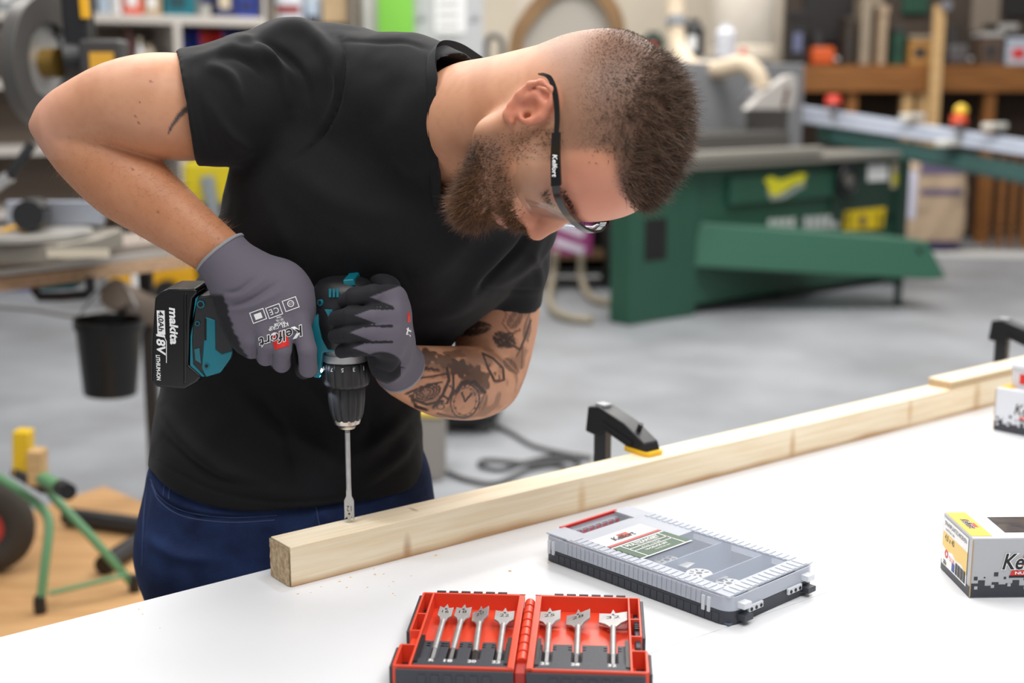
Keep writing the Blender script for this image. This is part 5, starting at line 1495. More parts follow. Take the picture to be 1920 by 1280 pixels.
# printed name on the right temple
v, f = text_mesh('Kelfort', 1.0, .2, .02); e = v.max(0) - v.min(0)
pts = []
for a, b in v:
    ff = 70 + a/e[0]*26; uu = 36 + b/e[1]*5.2; pts.append(tuple(HL(ff, uu, 84 - .0) + outn((ff, uu, 84))*4.2*HS))
m = MB(); m.add(pts, f); m.build('brand_lettering', M_wht, gl)

# ------------------------------------------------------------------ hair, beard, brows as fine strands
def strands(name, roots, nrm_, dirs, lens, r0, material, parent, label, bend=.3, seg=3, seed=1, colors=None):
    R = np.random.RandomState(seed); N = len(roots)
    d0 = dirs / np.linalg.norm(dirs, axis=1)[:, None]
    a = np.cross(d0, R.randn(N, 3)); a /= np.linalg.norm(a, axis=1)[:, None]; b = np.cross(d0, a)
    bd = R.randn(N, 3) * bend
    rings = []
    for k in range(seg + 1):
        t = k/seg
        c = roots + (d0 * t + bd * t * t * .5) * lens[:, None]
        rr = (r0 * (1 - .88*t))[:, None] if isinstance(r0, np.ndarray) else r0 * (1 - .88*t)
        for q in range(3):
            th = 2*math.pi*q/3; rings.append(c + (a*math.cos(th) + b*math.sin(th)) * rr)
    V = np.stack(rings, 1).reshape(-1, 3)
    per = 3*(seg+1); base = (np.arange(N)*per)[:, None, None]
    F_ = np.array([(3*k+q, 3*k+(q+1) % 3, 3*k+3+(q+1) % 3, 3*k+3+q) for k in range(seg) for q in range(3)])[None]
    faces = (base + F_).reshape(-1, 4)
    col = None
    if colors is not None: col = {'tint': np.repeat(colors, per, axis=0)}
    o = big_mesh(name, V, faces, material, parent, col); tag(o, label, kind='stuff')
    return o
rsn = np.random.RandomState(11)
bp, bn = body_pos, body_nrm
hf, hu, hr = to_head(bp)
M_hair = vcol_mat('hair', .45, 0, 0, 1, .5)
def pick(w, n):
    w = np.clip(w, 0, None); w = w / w.sum(); i = rsn.choice(len(w), n, p=w)
    jit = rsn.randn(n, 3)*.0012; jit -= bn[i]*(jit*bn[i]).sum(1)[:, None]
    return i, bp[i] + jit - bn[i]*.0006
def tint(n, c1, c2): t = rsn.rand(n, 1); return L3(c1)*t + L3(c2)*(1 - t)
inh = inhead & (hu > -20)
topz = sstep(66, 116, hu + np.clip(hf, -60, 80)*.22) * sstep(106, 92, hf) * inh
topz = topz * (1 - sstep(48, 64, hf)*sstep(100, 88, hu))
i, rt = pick(topz, 7500)
clump = np.stack([vnoise(bp[i], 130, 21 + q) for q in range(3)], 1) - .5
dirs = bn[i]*.55 + HU*.50 + HF*.38 + clump*1.3 + rsn.randn(len(i), 3)*.13
ln_ = (.003 + .015*sstep(75, 130, hu[i] + hf[i]*.35))*rsn.uniform(.6, 1.25, len(i))
strands('hair', rt, bn[i], dirs, ln_, .00042, M_hair, man, 'short spiky brown hair on top of the head', .35, 3, 2, tint(len(i), (132, 106, 86), (60, 46, 38)))
bz = buzz * (1 - .75*topz)
i, rt = pick(bz, 22000)
dirs = bn[i]*.45 + HU*.5 + HF*.25 + rsn.randn(len(i), 3)*.22
strands('shaved_hair', rt, bn[i], dirs, (.0012 + .0026*sstep(40, 90, hu[i]))*rsn.uniform(.6, 1.2, len(i)), .00024, M_hair, man, 'closely shaved hair on the sides of the head', .2, 2, 3, tint(len(i), (112, 88, 72), (66, 51, 43)))
beardm = inhead * sstep(-20, -42, hu - (hf - 60)*.10) * sstep(16, 40, hf) * sstep(-125, -112, hu)
beardm = beardm * (1 - .97*(np.abs(hu + 47) < 6)*(hf > 96)*(np.abs(hr) < 22))
must = inhead * sstep(-24, -29, hu) * sstep(-42, -38, hu) * (hf > 84) * (np.abs(hr) < 34)
wgt = np.maximum(beardm, must)
wgt = np.maximum(wgt, .35*sideburn*inhead)
i, rt = pick(wgt, 17000)
dirs = bn[i]*.35 - HU*.75 + HF*.25 + rsn.randn(len(i), 3)*.3
ln_ = (.004 + .012*sstep(-50, -85, hu[i])*sstep(25, 60, hf[i]))*rsn.uniform(.6, 1.2, len(i))
ln_ = np.where(must[i] > .5, .009, ln_); ln_ = np.where((sideburn[i] > .2) & (beardm[i] < .3), .003, ln_)
cc = tint(len(i), (142, 96, 58), (50, 35, 26)); dk = sstep(70, 30, hf[i])[:, None]; cc = cc*(1-.6*dk) + L3((34, 27, 24))*.6*dk
strands('beard', rt, bn[i], dirs, ln_, .00034, M_hair, man, 'full brown beard and moustache', .5, 3, 4, cc)
brow = inhead * sstep(7, 3, np.abs(hu - 31)) * (np.abs(hr) > 12) * (np.abs(hr) < 52) * (hf > 70)
i, rt = pick(brow, 400)
strands('eyebrows', rt, bn[i], bn[i]*.4 + HR*np.sign(hr[i])[:, None]*.7 + rsn.randn(len(i), 3)*.2, np.full(len(i), .008), .00030, M_hair, man, 'brown eyebrows', .2, 2, 5, tint(len(i), (90, 62, 42), (52, 38, 28)))
lash = inhead * sstep(5, 2, np.abs(hu - 13)) * (np.abs(np.abs(hr) - 34) < 14) * (hf > 78)
i, rt = pick(lash, 160)
strands('eyelashes', rt, bn[i], bn[i]*.7 - HU*.4 + rsn.randn(len(i), 3)*.15, np.full(len(i), .007), .00028, M_hair, man, 'dark eyelashes of the lowered eyes', .2, 2, 7, tint(len(i), (40, 30, 24), (24, 18, 15)))
# fine light hair on the right forearm
x, y, D = px_of(bp)
ft_, fn_ = (x - 100)*.794 + (y - 237)*.608, -(x - 100)*.608 + (y - 237)*.794
fa = ((ft_ > 30) & (ft_ < 380) & (np.abs(fn_) < 74)) * (facing * 1.0) * (bD < 1.62)
i, rt = pick(fa, 1500)
strands('arm_hair', rt, bn[i], bn[i]*.25 + (P(411, 473, 1.6) - P(100, 237, 1.575))*1.2 + UPV*.15 + rsn.randn(len(i), 3)*.15, rsn.uniform(.006, .014, len(i)), .00011, M_hair, man, 'fine fair hair on the forearm', .3, 2, 6, tint(len(i), (206, 160, 112), (150, 100, 66)))
# ------------------------------------------------------------------ the workshop behind
M_floor = mat('concrete_floor', (150, 153, 158), .45, var=.2, vscale=1.6, bump=.08, bscale=60, col2=(128, 130, 134), spec=.35)
M_wall = mat('plaster_wall', (198, 188, 172), .8, var=.08, vscale=2)
def struct(o): o['kind'] = 'structure'; return o
m = MB(); m.box((-9, -4, -.1), (10, 13.2, 0)); struct(m.build('floor', M_floor))
m = MB(); m.box((-9, 13.2, 0), (10, 13.4, 5)); struct(m.build('wall_back', M_wall))
m = MB(); m.box((-9.2, -4, 0), (-9, 13.4, 5)); struct(m.build('wall_left', M_wall))
m = MB(); m.box((10, -4, 0), (10.2, 13.4, 5)); struct(m.build('wall_right', M_wall))
def V(px, py, Y):
    """point on the vertical plane at world Y seen at this pixel"""
    r = ray(px, py); return CAM + r * (Y / r[1])
def R4(px0, py0, px1, py1, Y):
    a, b = V(px0, py1, Y), V(px1, py0, Y); return a[0], b[0], a[2], b[2]
C = {}
def pc(name, col, rough=.5, **k): return mat(name, col, rough, **k)
M_shelf = pc('white_shelf_board', (206, 200, 194), .5)
M_bluepl = pc('blue_plastic', (34, 58, 150), .4); M_navy = pc('navy_plastic', (32, 40, 92), .45); M_redb = pc('red_bin_plastic', (206, 44, 36), .4)
M_violet = pc('violet_blue_plastic', (88, 92, 168), .45); M_tan = pc('tan_cardboard', (196, 168, 130), .75, var=.1, vscale=9)
M_green = pc('machine_green', (38, 82, 66), .42, var=.08, vscale=4); M_dkgreen = pc('dark_machine_green', (30, 58, 48), .5)
M_alu = pc('brushed_aluminium', (186, 192, 204), .35, metal=.6); M_cast = pc('cast_iron', (150, 146, 138), .4, metal=.5)
M_dgrey = pc('dark_grey_plastic', (58, 56, 56), .5); M_brown = wood('brown_timber', (150, 100, 54), (116, 74, 38), gs=.4)
M_timber = wood('light_timber', (206, 172, 124), (184, 146, 98), gs=.5); M_cream = pc('cream_hose', (214, 196, 170), .55); M_saff = pc('saffron_paint', (232, 172, 24), .4)

# shelving at the far left
sa, sb = V(-90, 20, 9.9), V(500, 28, 11.1)
sx = np.array([sb[0]-sa[0], sb[1]-sa[1], 0]); SL = np.linalg.norm(sx); MS = frame((sa[0], sa[1], 0), sx)
sh_ = thing('shelving_unit', (0, 0, 0), 'white open shelving unit behind the saw, full of workshop supplies', 'shelving')
Zt, Zm = float(V(150, 24, 10.3)[2]) - .03, float(V(10, 158, 10.1)[2])
ZS = [.1, .5, Zm - .5, Zm, Zt, Zt + .5]
for z in ZS:
    m = MB(); m.box((0, 0, z - .035), (SL, .6, z + .035)); m.build('shelf_board', M_shelf, sh_, bev=.003)
xu = [0.0, (MS.inverted() @ Vector(V(333, 60, 10.72))).x, SL]
for x in xu:
    m = MB(); m.box((x - .03, -.004, 0), (x + .03, .6, Zt - .035 if x == xu[1] else Zt + .55)); m.build('upright', M_shelf, sh_, bev=.003)
m = MB(); m.box((0, .6, 0), (SL, .615, Zt + .55)); m.build('back_panel', pc('shelf_back', (112, 100, 90), .7), sh_)
pose(sh_, MS)
def sx_of(px, py=60):
    """position along the shelf front for a picture column"""
    r = ray(px, py); o = np.array([sa[0], sa[1]]); d = sx[:2]/SL
    A = np.array([[r[0], -d[0]], [r[1], -d[1]]]); t = np.linalg.solve(A, o); return t[1]
def put_box(px0, px1, z, h, name, label, cat, body, kind='box', dy=.05, dp=.26, lidc=None, labc=None, group=None):
    x0, x1 = sx_of(px0), sx_of(px1); h = h*1.65; r = thing(name, (0, 0, 0), label, cat, group)
    w = x1 - x0; t = .006
    if kind == 'bin':        # open-fronted stacking bin
        m = MB(); m.box((x0, dy, 0), (x1, dy + dp, t)); m.box((x0, dy + dp - t, 0), (x1, dy + dp, h))
        for xx in (x0, x1 - t):
            m.add([(xx, dy, 0), (xx, dy + dp, 0), (xx, dy + dp, h), (xx, dy + dp*.35, h), (xx, dy, h*.5), (xx+t, dy, 0), (xx+t, dy + dp, 0), (xx+t, dy + dp, h), (xx+t, dy + dp*.35, h), (xx+t, dy, h*.5)],
                  [(4, 3, 2, 1, 0), (5, 6, 7, 8, 9), (0, 1, 6, 5), (1, 2, 7, 6), (2, 3, 8, 7), (3, 4, 9, 8), (4, 0, 5, 9)])
        m.build('tub', body, r)
        m = MB(); m.box((x0, dy - .004, 0), (x1, dy + t, h*.5)); fr_ = m.build('front_lip', body, r, bev=.002)
        m = MB(); m.box((x0 + w*.2, dy - .006, h*.15), (x1 - w*.2, dy - .003, h*.38)); m.build('label_slot', M_wht if labc is None else labc, fr_)
    elif kind == 'bottle':
        xc = (x0 + x1)/2; R_ = w/2; m = MB(); m.lathe((xc, dy + R_, 0), (0, 0, 1), [(0, R_*.9), (.01, R_), (h*.65, R_), (h*.8, R_*.45), (h*.86, R_*.4)], 18); m.build('bottle', body, r)
        m = MB(); m.lathe((xc, dy + R_, h*.86), (0, 0, 1), [(0, R_*.42), (h*.14, R_*.42)], 14); m.build('cap', lidc or M_wht, r)
    elif kind == 'bag':
        xc = (x0 + x1)/2; m = MB(); st = [(0, .8, .8), (.1, 1, 1), (.5, 1.04, .95), (.8, .85, .7), (.95, .5, .3), (1, .55, .12)]
        rr = random.Random(int(px0)); vs = []; fs = []; n = 16
        for (t_, a, b) in st:
            for k in range(n):
                th = 2*math.pi*k/n; vs.append((xc + w/2*a*math.cos(th)*(1 + rr.uniform(-.06, .06)), dy + dp/2 + dp/2*b*math.sin(th), h*t_ + rr.uniform(-.01, .01)*(0 < t_ < 1)))
        for i in range(len(st)-1):
            for k in range(n): fs.append((i*n+k, i*n+(k+1) % n, (i+1)*n+(k+1) % n, (i+1)*n+k))
        m.add(vs, fs, True); m.add(vs[:n], [tuple(range(n))]); m.add(vs[-n:], [tuple(range(n))]); m.build('sack', body, r)
        m = MB(); m.box((xc - w*.3, dy - .012, h*.3), (xc + w*.3, dy - .002, h*.55)); m.build('print', lidc or M_navy, r)
    else:
        m = MB(); m.box((x0, dy, 0), (x1, dy + dp, h*.82)); m.build('carton', body, r, bev=.004)
        m = MB(); m.box((x0 - .003, dy - .003, h*.82), (x1 + .003, dy + dp, h)); m.build('lid', lidc or body, r, bev=.004)
        m = MB(); m.box((x0 + w*.15, dy - .0035, h*.2), (x1 - w*.3, dy, h*.55)); m.build('label', labc or M_wht, r)
    r.location = (0, 0, 0); pose(r, MS @ Matrix.Translation((0, 0, z + .0355)))
    return r
put_box(55, 98, Zt, .16, 'carton', 'lime yellow carton on the upper shelf above the saw guard', 'box', pc('lime_yellow', (196, 190, 40)), 'box')
put_box(0, 40, Zt, .2, 'carton', 'grey carton at the left end of the upper shelf', 'box', pc('mid_grey', (140, 146, 150)), 'box')
put_box(188, 212, Zt, .22, 'bottle', 'pale blue bottle on the upper shelf', 'bottle', pc('pale_blue', (186, 202, 220)), 'bottle', lidc=M_bluepl)
put_box(214, 236, Zt, .24, 'bottle', 'white bottle beside the orange-red carton', 'bottle', M_wht, 'bottle', lidc=M_redp)
put_box(238, 274, Zt, .18, 'carton', 'orange-red carton on the upper shelf', 'box', pc('orange_red', (226, 92, 66)), 'box')
put_box(277, 308, Zt, .15, 'carton', 'tan carton between the orange and teal boxes', 'box', M_tan, 'box')
put_box(314, 371, Zt, .17, 'toolbox', 'teal toolbox on the upper shelf', 'toolbox', M_teal, 'box', lidc=pc('dark_teal', (10, 66, 76)), labc=pc('dark_teal', 0))
put_box(374, 408, Zt, .2, 'paper_sack', 'pale grey bag next to the teal toolbox', 'bag', pc('pale_grey_bag', (200, 198, 192)), 'bag')
put_box(411, 448, Zt, .2, 'carton', 'navy carton at the right of the upper shelf', 'box', M_navy, 'box', labc=pc('cream_label', (210, 196, 170)))
put_box(450, 489, Zt, .15, 'carton', 'low blue carton at the right end of the upper shelf', 'box', M_bluepl, 'box', labc=M_navy)
put_box(0, 14, Zm, .22, 'wood_block', 'upright tan offcut on the middle shelf', 'offcut', M_tan, 'box', labc=M_tan)
put_box(16, 44, Zm, .12, 'carton', 'white carton on the middle shelf behind the saw guard', 'box', M_wht, 'box', labc=pc('pale_blue', 0))
put_box(17, 46, Zm + .199, .06, 'carton', 'flat tan carton stacked on the white carton', 'box', M_tan, 'box', labc=M_tan)
put_box(205, 238, Zm, .16, 'paper_sack', 'white and blue bag on the middle shelf', 'bag', pc('white_bag', (214, 216, 222)), 'bag', lidc=pc('sky_blue', (110, 150, 200)))
put_box(236, 256, Zm, .26, 'bottle', 'dark red bottle on the middle shelf', 'bottle', pc('dark_red', (72, 28, 26)), 'bottle', lidc=pc('dark_red', 0))
put_box(258, 272, Zm, .20, 'bottle', 'white bottle standing next to the dark red bottle', 'bottle', M_wht, 'bottle', lidc=pc('cream_label', 0))
put_box(272, 300, Zm, .17, 'paper_sack', 'cream bag crumpled beside the middle upright', 'bag', pc('cream_bag', (206, 192, 172)), 'bag', lidc=M_tan)
put_box(301, 320, Zm, .15, 'bottle', 'black and navy bottle by the shelf upright', 'bottle', M_navy, 'bottle', lidc=M_blk)
bing = 'stacking bins on the middle shelf'
put_box(340, 380, Zm, .25, 'stacking_bin', 'royal blue stacking bin right of the shelf upright', 'bin', M_bluepl, 'bin', labc=M_bluepl, group=bing)
put_box(384, 424, Zm, .24, 'stacking_bin', 'bright red stacking bin', 'bin', M_redb, 'bin', labc=M_redb, group=bing)
put_box(428, 454, Zm, .25, 'stacking_bin', 'violet blue stacking bin beside the red one', 'bin', M_violet, 'bin', labc=M_violet, group=bing)
put_box(457, 488, Zm, .24, 'stacking_bin', 'navy stacking bin at the right shelf end', 'bin', M_navy, 'bin', labc=M_navy, group=bing)

# ------------------------------------------------------------------ mitre saw on its stand
YS = 4.05
st_ = thing('saw_stand', V(150, 900, YS) * [1, 1, 0], 'long wooden saw stand with aluminium rail at the left', 'stand')
a_, b_ = V(-160, 520, 3.75), V(372, 497, 4.55)
ud = np.array(b_ - a_); ud[2] = 0; ud /= np.linalg.norm(ud); BZ = float(V(150, 478, YS)[2])
sdv = np.array([-ud[1], ud[0], 0])
pa, pb = np.array([a_[0], a_[1], 0]), np.array([b_[0], b_[1], 0])
for nm, z0, z1, w0, w1, mt in (('rail', BZ - .030, BZ, 0, .30, pc('grey_rail', (150, 138, 128), .5)), ('aluminium_edge', BZ - .055, BZ - .032, -.004, .28, pc('worn_aluminium', (206, 202, 196), .3, metal=.5)), ('plank', BZ - .10, BZ - .057, -.01, .30, wood('stand_plank', (196, 164, 134), (170, 138, 110), gs=.5))):
    m = MB(); c0 = [pa + sdv*w0, pb + sdv*w0, pb + sdv*w1, pa + sdv*w1]
    m.prism([(q[0], q[1]) for q in c0], z0, z1); m.build(nm, mt, st_, bev=.003)
for px, Yp in ((-120, 4.0), (283, 4.55)):
    q = V(px, 700, Yp); m = MB(); m.box((q[0] - .022, q[1] - .022, 0), (q[0] + .022, q[1] + .022, BZ - .10)); m.build('leg', pc('dark_post', (52, 50, 50), .5), st_, bev=.004)
m = MB(); m.cyl(V(215, 552, 4.25), V(300, 590, 4.6), .052, n=18); m.build('cross_tube', pc('weathered_tube', (118, 104, 92), .6), st_)
m = MB(); m.tube([V(x, y, 4.15) for x, y in ((68, 522), (66, 545), (74, 556), (118, 556), (160, 552), (170, 544), (168, 520))], .016, n=10); m.build('carry_handle', M_blackpl, st_)
m = MB(); m.bar(V(84, 528, 4.3), V(148, 524, 4.3), .1, .05, (0, 0, 1)); m.build('clamp_block', M_teal, st_, bev=.006)

ms = thing('mitre_saw', V(100, 470, YS) * [1, 1, 0] + [0, 0, BZ], 'black and yellow mitre saw with tall grey blade guard', 'saw')
def disc(name, c, ax, r, th, material, parent, n=40, a0=0, a1=360, inner=0):
    c = Vector(c); ax = Vector(ax).normalized(); u = Vector((0, 0, 1)); u = (u - ax*u.dot(ax)).normalized(); v = ax.cross(u)
    m = MB(); k = max(3, int(n*(a1-a0)/360)); vs = []; 
    for s in (-th/2, th/2):
        for rr in (r, inner):
            for i in range(k + 1):
                t = math.radians(a0 + (a1-a0)*i/k); vs.append(c + ax*s + (u*math.cos(t) + v*math.sin(t))*rr)
    n1 = k + 1; fs = []
    for i in range(k):
        fs += [(i, i+1, 2*n1+i+1, 2*n1+i), (n1+i, 2*n1+n1+i, 2*n1+n1+i+1, n1+i+1), (i, n1+i, n1+i+1, i+1), (2*n1+i, 2*n1+i+1, 3*n1+i+1, 3*n1+i)]
    if a1 - a0 < 360: fs += [(0, 2*n1, 3*n1, n1), (k, n1+k, 3*n1+k, 2*n1+k)]
    m.add(vs, fs); return m.build(name, material, parent, bev=.002)
bc_ = V(84, 118, YS); bax = (.975, -.22, .0)
disc('blade', bc_, bax, .150, .003, M_steel, ms)
disc('upper_guard', np.array(bc_) , bax, .200, .05, pc('guard_grey', (92, 90, 88), .4, metal=.3), ms, a0=-40, a1=190, inner=.12)
disc('lower_guard', np.array(bc_) - np.array(bax)*.012, bax, .178, .034, pc('guard_dark', (74, 74, 78), .4, metal=.3), ms, a0=20, a1=330, inner=.10)
m = MB(); m.cyl(np.array(bc_), np.array(bc_) + np.array(bax)*.05, .045, n=20); m.build('arbor', pc('brass', (150, 120, 60), .4, metal=.7), ms)
m = MB(); m.cyl(V(120, 112, YS), V(232, 108, YS + .05), .062, .055, n=22); mo = m.build('motor', M_blackpl, ms)
x0, x1, z0, z1 = R4(170, 98, 212, 136, YS - .075); m = MB(); m.box((x0, YS - .08, z0), (x1, YS - .055, z1)); m.build('rating_plate', pc('amber_plate', (214, 160, 50), .5), mo)
x0, x1, z0, z1 = R4(152, 74, 226, 142, YS - .05); m = MB(); m.box((x0, YS - .068, z0), (x1, YS + .04, z1)); m.build('gearbox', M_dgrey, ms, bev=.012)
m = MB(); m.bar(V(138, -40, YS), V(150, 100, YS), .06, .075, (1, 0, 0)); am = m.build('arm', M_blackpl, ms, bev=.01)
m = MB(); m.bar(V(154, -40, YS - .05), V(161, 34, YS - .05), .03, .02, (1, 0, 0)); m.build('arm_stripe', M_saff, am)
m = MB(); m.bar(V(165, -30, YS + .05), V(178, 80, YS + .05), .012, .012, (1, 0, 0)); m.build('spring_rod', M_dgrey, ms)
m = MB(); m.tube([V(x, y, YS + .22) for x, y in ((178, 130), (176, 250), (172, 380), (170, 470))], .035, n=12); m.build('column', M_dgrey, ms)
# base with scale and fence
x0, x1, _, _ = R4(-60, 400, 190, 440, YS); 
m = MB(); m.prism([(x0, YS - .22), (x1 - .06, YS - .22), (x1, YS - .05), (x1, YS + .22), (x0, YS + .22)], BZ, BZ + .062); bs = m.build('base', pc('cast_grey', (142, 136, 126), .5, metal=.3), ms, bev=.01)
m = MB(); m.cyl((V(60, 440, YS)[0], YS - .06, BZ + .063), (V(60, 440, YS)[0], YS - .06, BZ + .082), .20, n=40); m.build('turntable', pc('table_grey', (168, 164, 158), .4, metal=.4), ms, bev=.003)
for px in (22, 58):
    m = MB(); q0, q1 = V(px - 20, 392, YS - .1), V(px + 12, 368, YS + .1); m.bar((q0[0], q0[1], BZ + .085), (q1[0], q1[1], BZ + .085), .035, .004); m.build('stripe', M_saff, bs)
x0, x1, z0, z1 = R4(90, 405, 205, 420, YS - .2); m = MB(); m.box((x0, YS - .226, BZ + .02), (x1, YS - .218, BZ + .045)); m.build('scale', pc('scale_cream', (206, 196, 176), .5), bs)
m = MB(); m.box((V(-40, 0, YS)[0], YS + .09, BZ + .083), (V(150, 0, YS)[0], YS + .12, BZ + .16)); m.build('fence', M_alu, ms, bev=.004)
m = MB(); q = V(62, 300, YS); m.cyl((q[0]-.02, YS + .05, BZ + .13), (q[0]+.02, YS - .13, BZ + .135), .046, n=22); m.build('clamp_knob', M_blackpl, ms)
m = MB(); m.tube([V(-30, 366, YS - .15), V(20, 328, YS - .15), V(60, 270, YS - .12)], .016, n=10); hd_ = m.build('lever', M_blackpl, ms)
m = MB(); m.tube([V(-40, 374, YS - .15), V(18, 331, YS - .152)], .019, n=12); m.build('lever_sleeve', M_steel, hd_)

# bucket hanging from the stand tube
YB = 4.18
bk = thing('bucket', V(205, 742, YB), 'black plastic bucket hanging under the saw stand', 'bucket')
cb0, ct0 = V(207, 738, YB), V(204, 598, YB); rb_, rt_ = 50*YB/2450, 64*YB/2450; hh = ct0[2] - cb0[2]
m = MB(); m.lathe((cb0[0], YB, cb0[2]), (ct0[0]-cb0[0], 0, hh), [(0, rb_*.96), (.004, rb_), (hh*.88, rt_*.96), (hh*.88, rt_*1.02), (hh, rt_*1.03), (hh, rt_*.96), (.02, rb_*.95)], 36); m.build('shell', pc('black_bucket', (9, 9, 10), .3), bk)
m = MB(); m.tube(spline([(ct0[0] - rt_, YB, ct0[2] - .02), (ct0[0] - rt_*.6, YB, ct0[2] + .05), (ct0[0] + .01, YB + .07, V(238, 552, 4.3)[2] + .06), (ct0[0] + rt_*.8, YB, ct0[2] + .05), (ct0[0] + rt_, YB, ct0[2] - .02)], 5), .003, n=6); m.build('bail', M_darksteel, bk)
tag((lambda m: m.build('power_cable', pc('grey_cable', (112, 112, 112), .5)))(MB().tube(spline([V(-40, 572, 4.6), V(60, 580, 4.6), V(150, 592, 4.7), V(230, 570, 4.9), V(190, 540, 5.0), V(205, 500, 5.0)], 6), .008, n=8)), 'thin grey cable slung between stand and bucket', 'cable')

# yellow machine and blue case farther back
YY = 8.7
ym = thing('planing_machine', V(300, 575, YY) * [1, 1, 0], 'saffron yellow workshop machine behind the saw stand', 'machine')
x0, x1, z0, z1 = R4(205, 500, 366, 575, YY); m = MB(); m.box((x0, YY, .02), (x1, YY + .6, z1)); m.build('body', M_saff, ym, bev=.02)
xa, xb, za, zb2 = R4(250, 503, 282, 560, YY); m = MB(); m.box((xa, YY - .01, za), (xb, YY, zb2)); m.build('label', M_wht, ym)
q = V(315, 545, YY); m = MB(); m.cyl((q[0], YY, q[2]), (q[0], YY - .08, q[2]), .08, n=18); m.build('knob', M_blackpl, ym)
xa, xb, za, zb2 = R4(340, 303, 440, 388, YY); m = MB(); m.box((xa, YY + .05, za), (xb + .2, YY + .5, zb2)); m.build('hood', pc('lemon_paint', (222, 200, 30), .4), ym, bev=.04)
m = MB(); m.box((x0 + .1, YY + .05, z1), (xb + .15, YY + .55, za)); m.build('bed', M_dgrey, ym, bev=.01)
m = MB(); m.cyl(V(388, 330, YY), V(404, 420, YY), .045, n=12); m.build('crank_bar', pc('grey_paint', (140, 148, 152), .5), ym)
m = MB(); m.box((x1 + .02, YY + .05, 0), (xb + .1, YY + .5, z1)); m.build('stand', M_dgrey, ym, bev=.01)
for xx in (x0 + .06, x1 - .06): m = MB(); m.box((xx - .04, YY + .05, 0), (xx + .04, YY + .5, .02)); m.build('foot', M_dgrey, ym)
bl = thing('blue_case', V(10, 545, 9.5) * [1, 1, 0], 'long low blue case on the floor at the far left', 'case')
x0, x1, z0, z1 = R4(-80, 520, 62, 545, 9.5); m = MB(); m.box((x0, 9.5, 0), (x1, 9.9, z1)); m.build('case', M_bluepl, bl, bev=.01)
m = MB(); m.box((x0 + .1, 9.49, z1*.5), (x1 - .1, 9.5, z1*.58)); m.build('seam', M_navy, bl)

# plywood sheet, green stand, wheel, black bars
def fl(px, py, z=0): return on(px, py, z)
sheet = [fl(-60, 1004), fl(195, 917), fl(420, 1010), fl(360, 1290), fl(-120, 1290)]
m = MB(); m.prism([(p[0], p[1]) for p in reversed(sheet)], 0, .012); tag(m.build('plywood_sheet', wood('floor_plywood', (200, 158, 110), (182, 138, 92), gs=.25)), 'tan plywood sheet lying on the concrete floor', 'plywood')
M_gtube = pc('green_tube_paint', (98, 146, 104), .4)
gs_ = thing('tubular_stand', fl(130, 1110, .012), 'low green tubular stand with black rubber feet', 'stand')
ZF = .016
f1, f2 = fl(75, 1138, .03), fl(252, 1098, .03)
Y1, Y2 = float(f1[1]), float(f2[1])
t1, t2 = V(92, 985, Y1 + .08), V(80, 955, Y1 + .12)
m = MB(); m.tube(spline([tuple(f1), tuple(V(84, 1060, Y1 + .03)), tuple(t1), tuple(t2), tuple(V(40, 922, Y1 + .2)), tuple(V(-10, 890, Y1 + .25))], 5), .013, n=12); m.build('front_tube', M_gtube, gs_)
m = MB(); m.tube([tuple(f2), tuple(V(170, 1005, Y2 - .02)), tuple(V(108, 940, Y2)), tuple(V(70, 893, Y2 + .02))], .013, n=12); m.build('rear_tube', M_gtube, gs_)
m = MB(); m.cyl(V(92, 1112, Y1 + .02), V(236, 1078, Y2 - .02), .007, n=10); m.build('brace', M_gtube, gs_)
m = MB(); m.cyl(V(72, 893, Y2 - .05), V(122, 918, Y2 - .14), .020, n=14); m.build('axle_tube', M_gtube, gs_)
m = MB(); m.cyl(V(114, 914, Y2 - .12), V(128, 922, Y2 - .17), .024, n=16); m.build('end_cap', M_blackpl, gs_)
for f_ in (f1, f2): m = MB(); m.lathe((f_[0], f_[1], .0125), (0, 0, 1), [(0, .017), (.03, .018), (.05, .015)], 14); m.build('foot', M_blackpl, gs_)
m = MB(); m.bar(V(44, 886, Y2), V(44, 806, Y2), .055, .045, (1, 0, 0)); m.build('yellow_block', pc('yellow_block_paint', (226, 186, 30), .5), gs_, bev=.003)
m = MB(); m.bar(V(71, 906, Y2 - .05), V(70, 842, Y2 - .05), .055, .04, (1, 0, 0)); m.build('wood_block', M_timber, gs_, bev=.002)
m = MB(); m.bar(V(30, 878, Y2), V(92, 915, Y2 - .03), .05, .03, (0, 0, 1)); m.build('bracket', M_dgrey, gs_, bev=.004)
wh = thing('pneumatic_wheel', fl(-20, 1072, .012), 'black pneumatic tyre with red hub at the left picture edge', 'wheel')
YW = float(fl(-10, 1072, .012)[1]); wc = V(-26, 985, YW); wr = wc[2] - .012
vs = []; m = MB(); m.tube([(wc[0] + (wr - .046)*math.cos(t), YW, wc[2] + (wr - .046)*math.sin(t)) for t in np.linspace(0, 2*math.pi, 36, endpoint=False)], .046, n=14, closed=True); m.build('tyre', pc('tyre_rubber', (62, 56, 50), .8, bump=.5, bscale=120), wh)
m = MB(); m.cyl((wc[0], YW - .02, wc[2]), (wc[0], YW + .02, wc[2]), wr - .075, n=28); m.build('rim', pc('red_hub', (200, 60, 50), .4), wh)
m = MB(); m.cyl((wc[0], YW - .035, wc[2]), (wc[0], YW + .035, wc[2]), .02, n=14); m.build('hub', M_dgrey, wh)
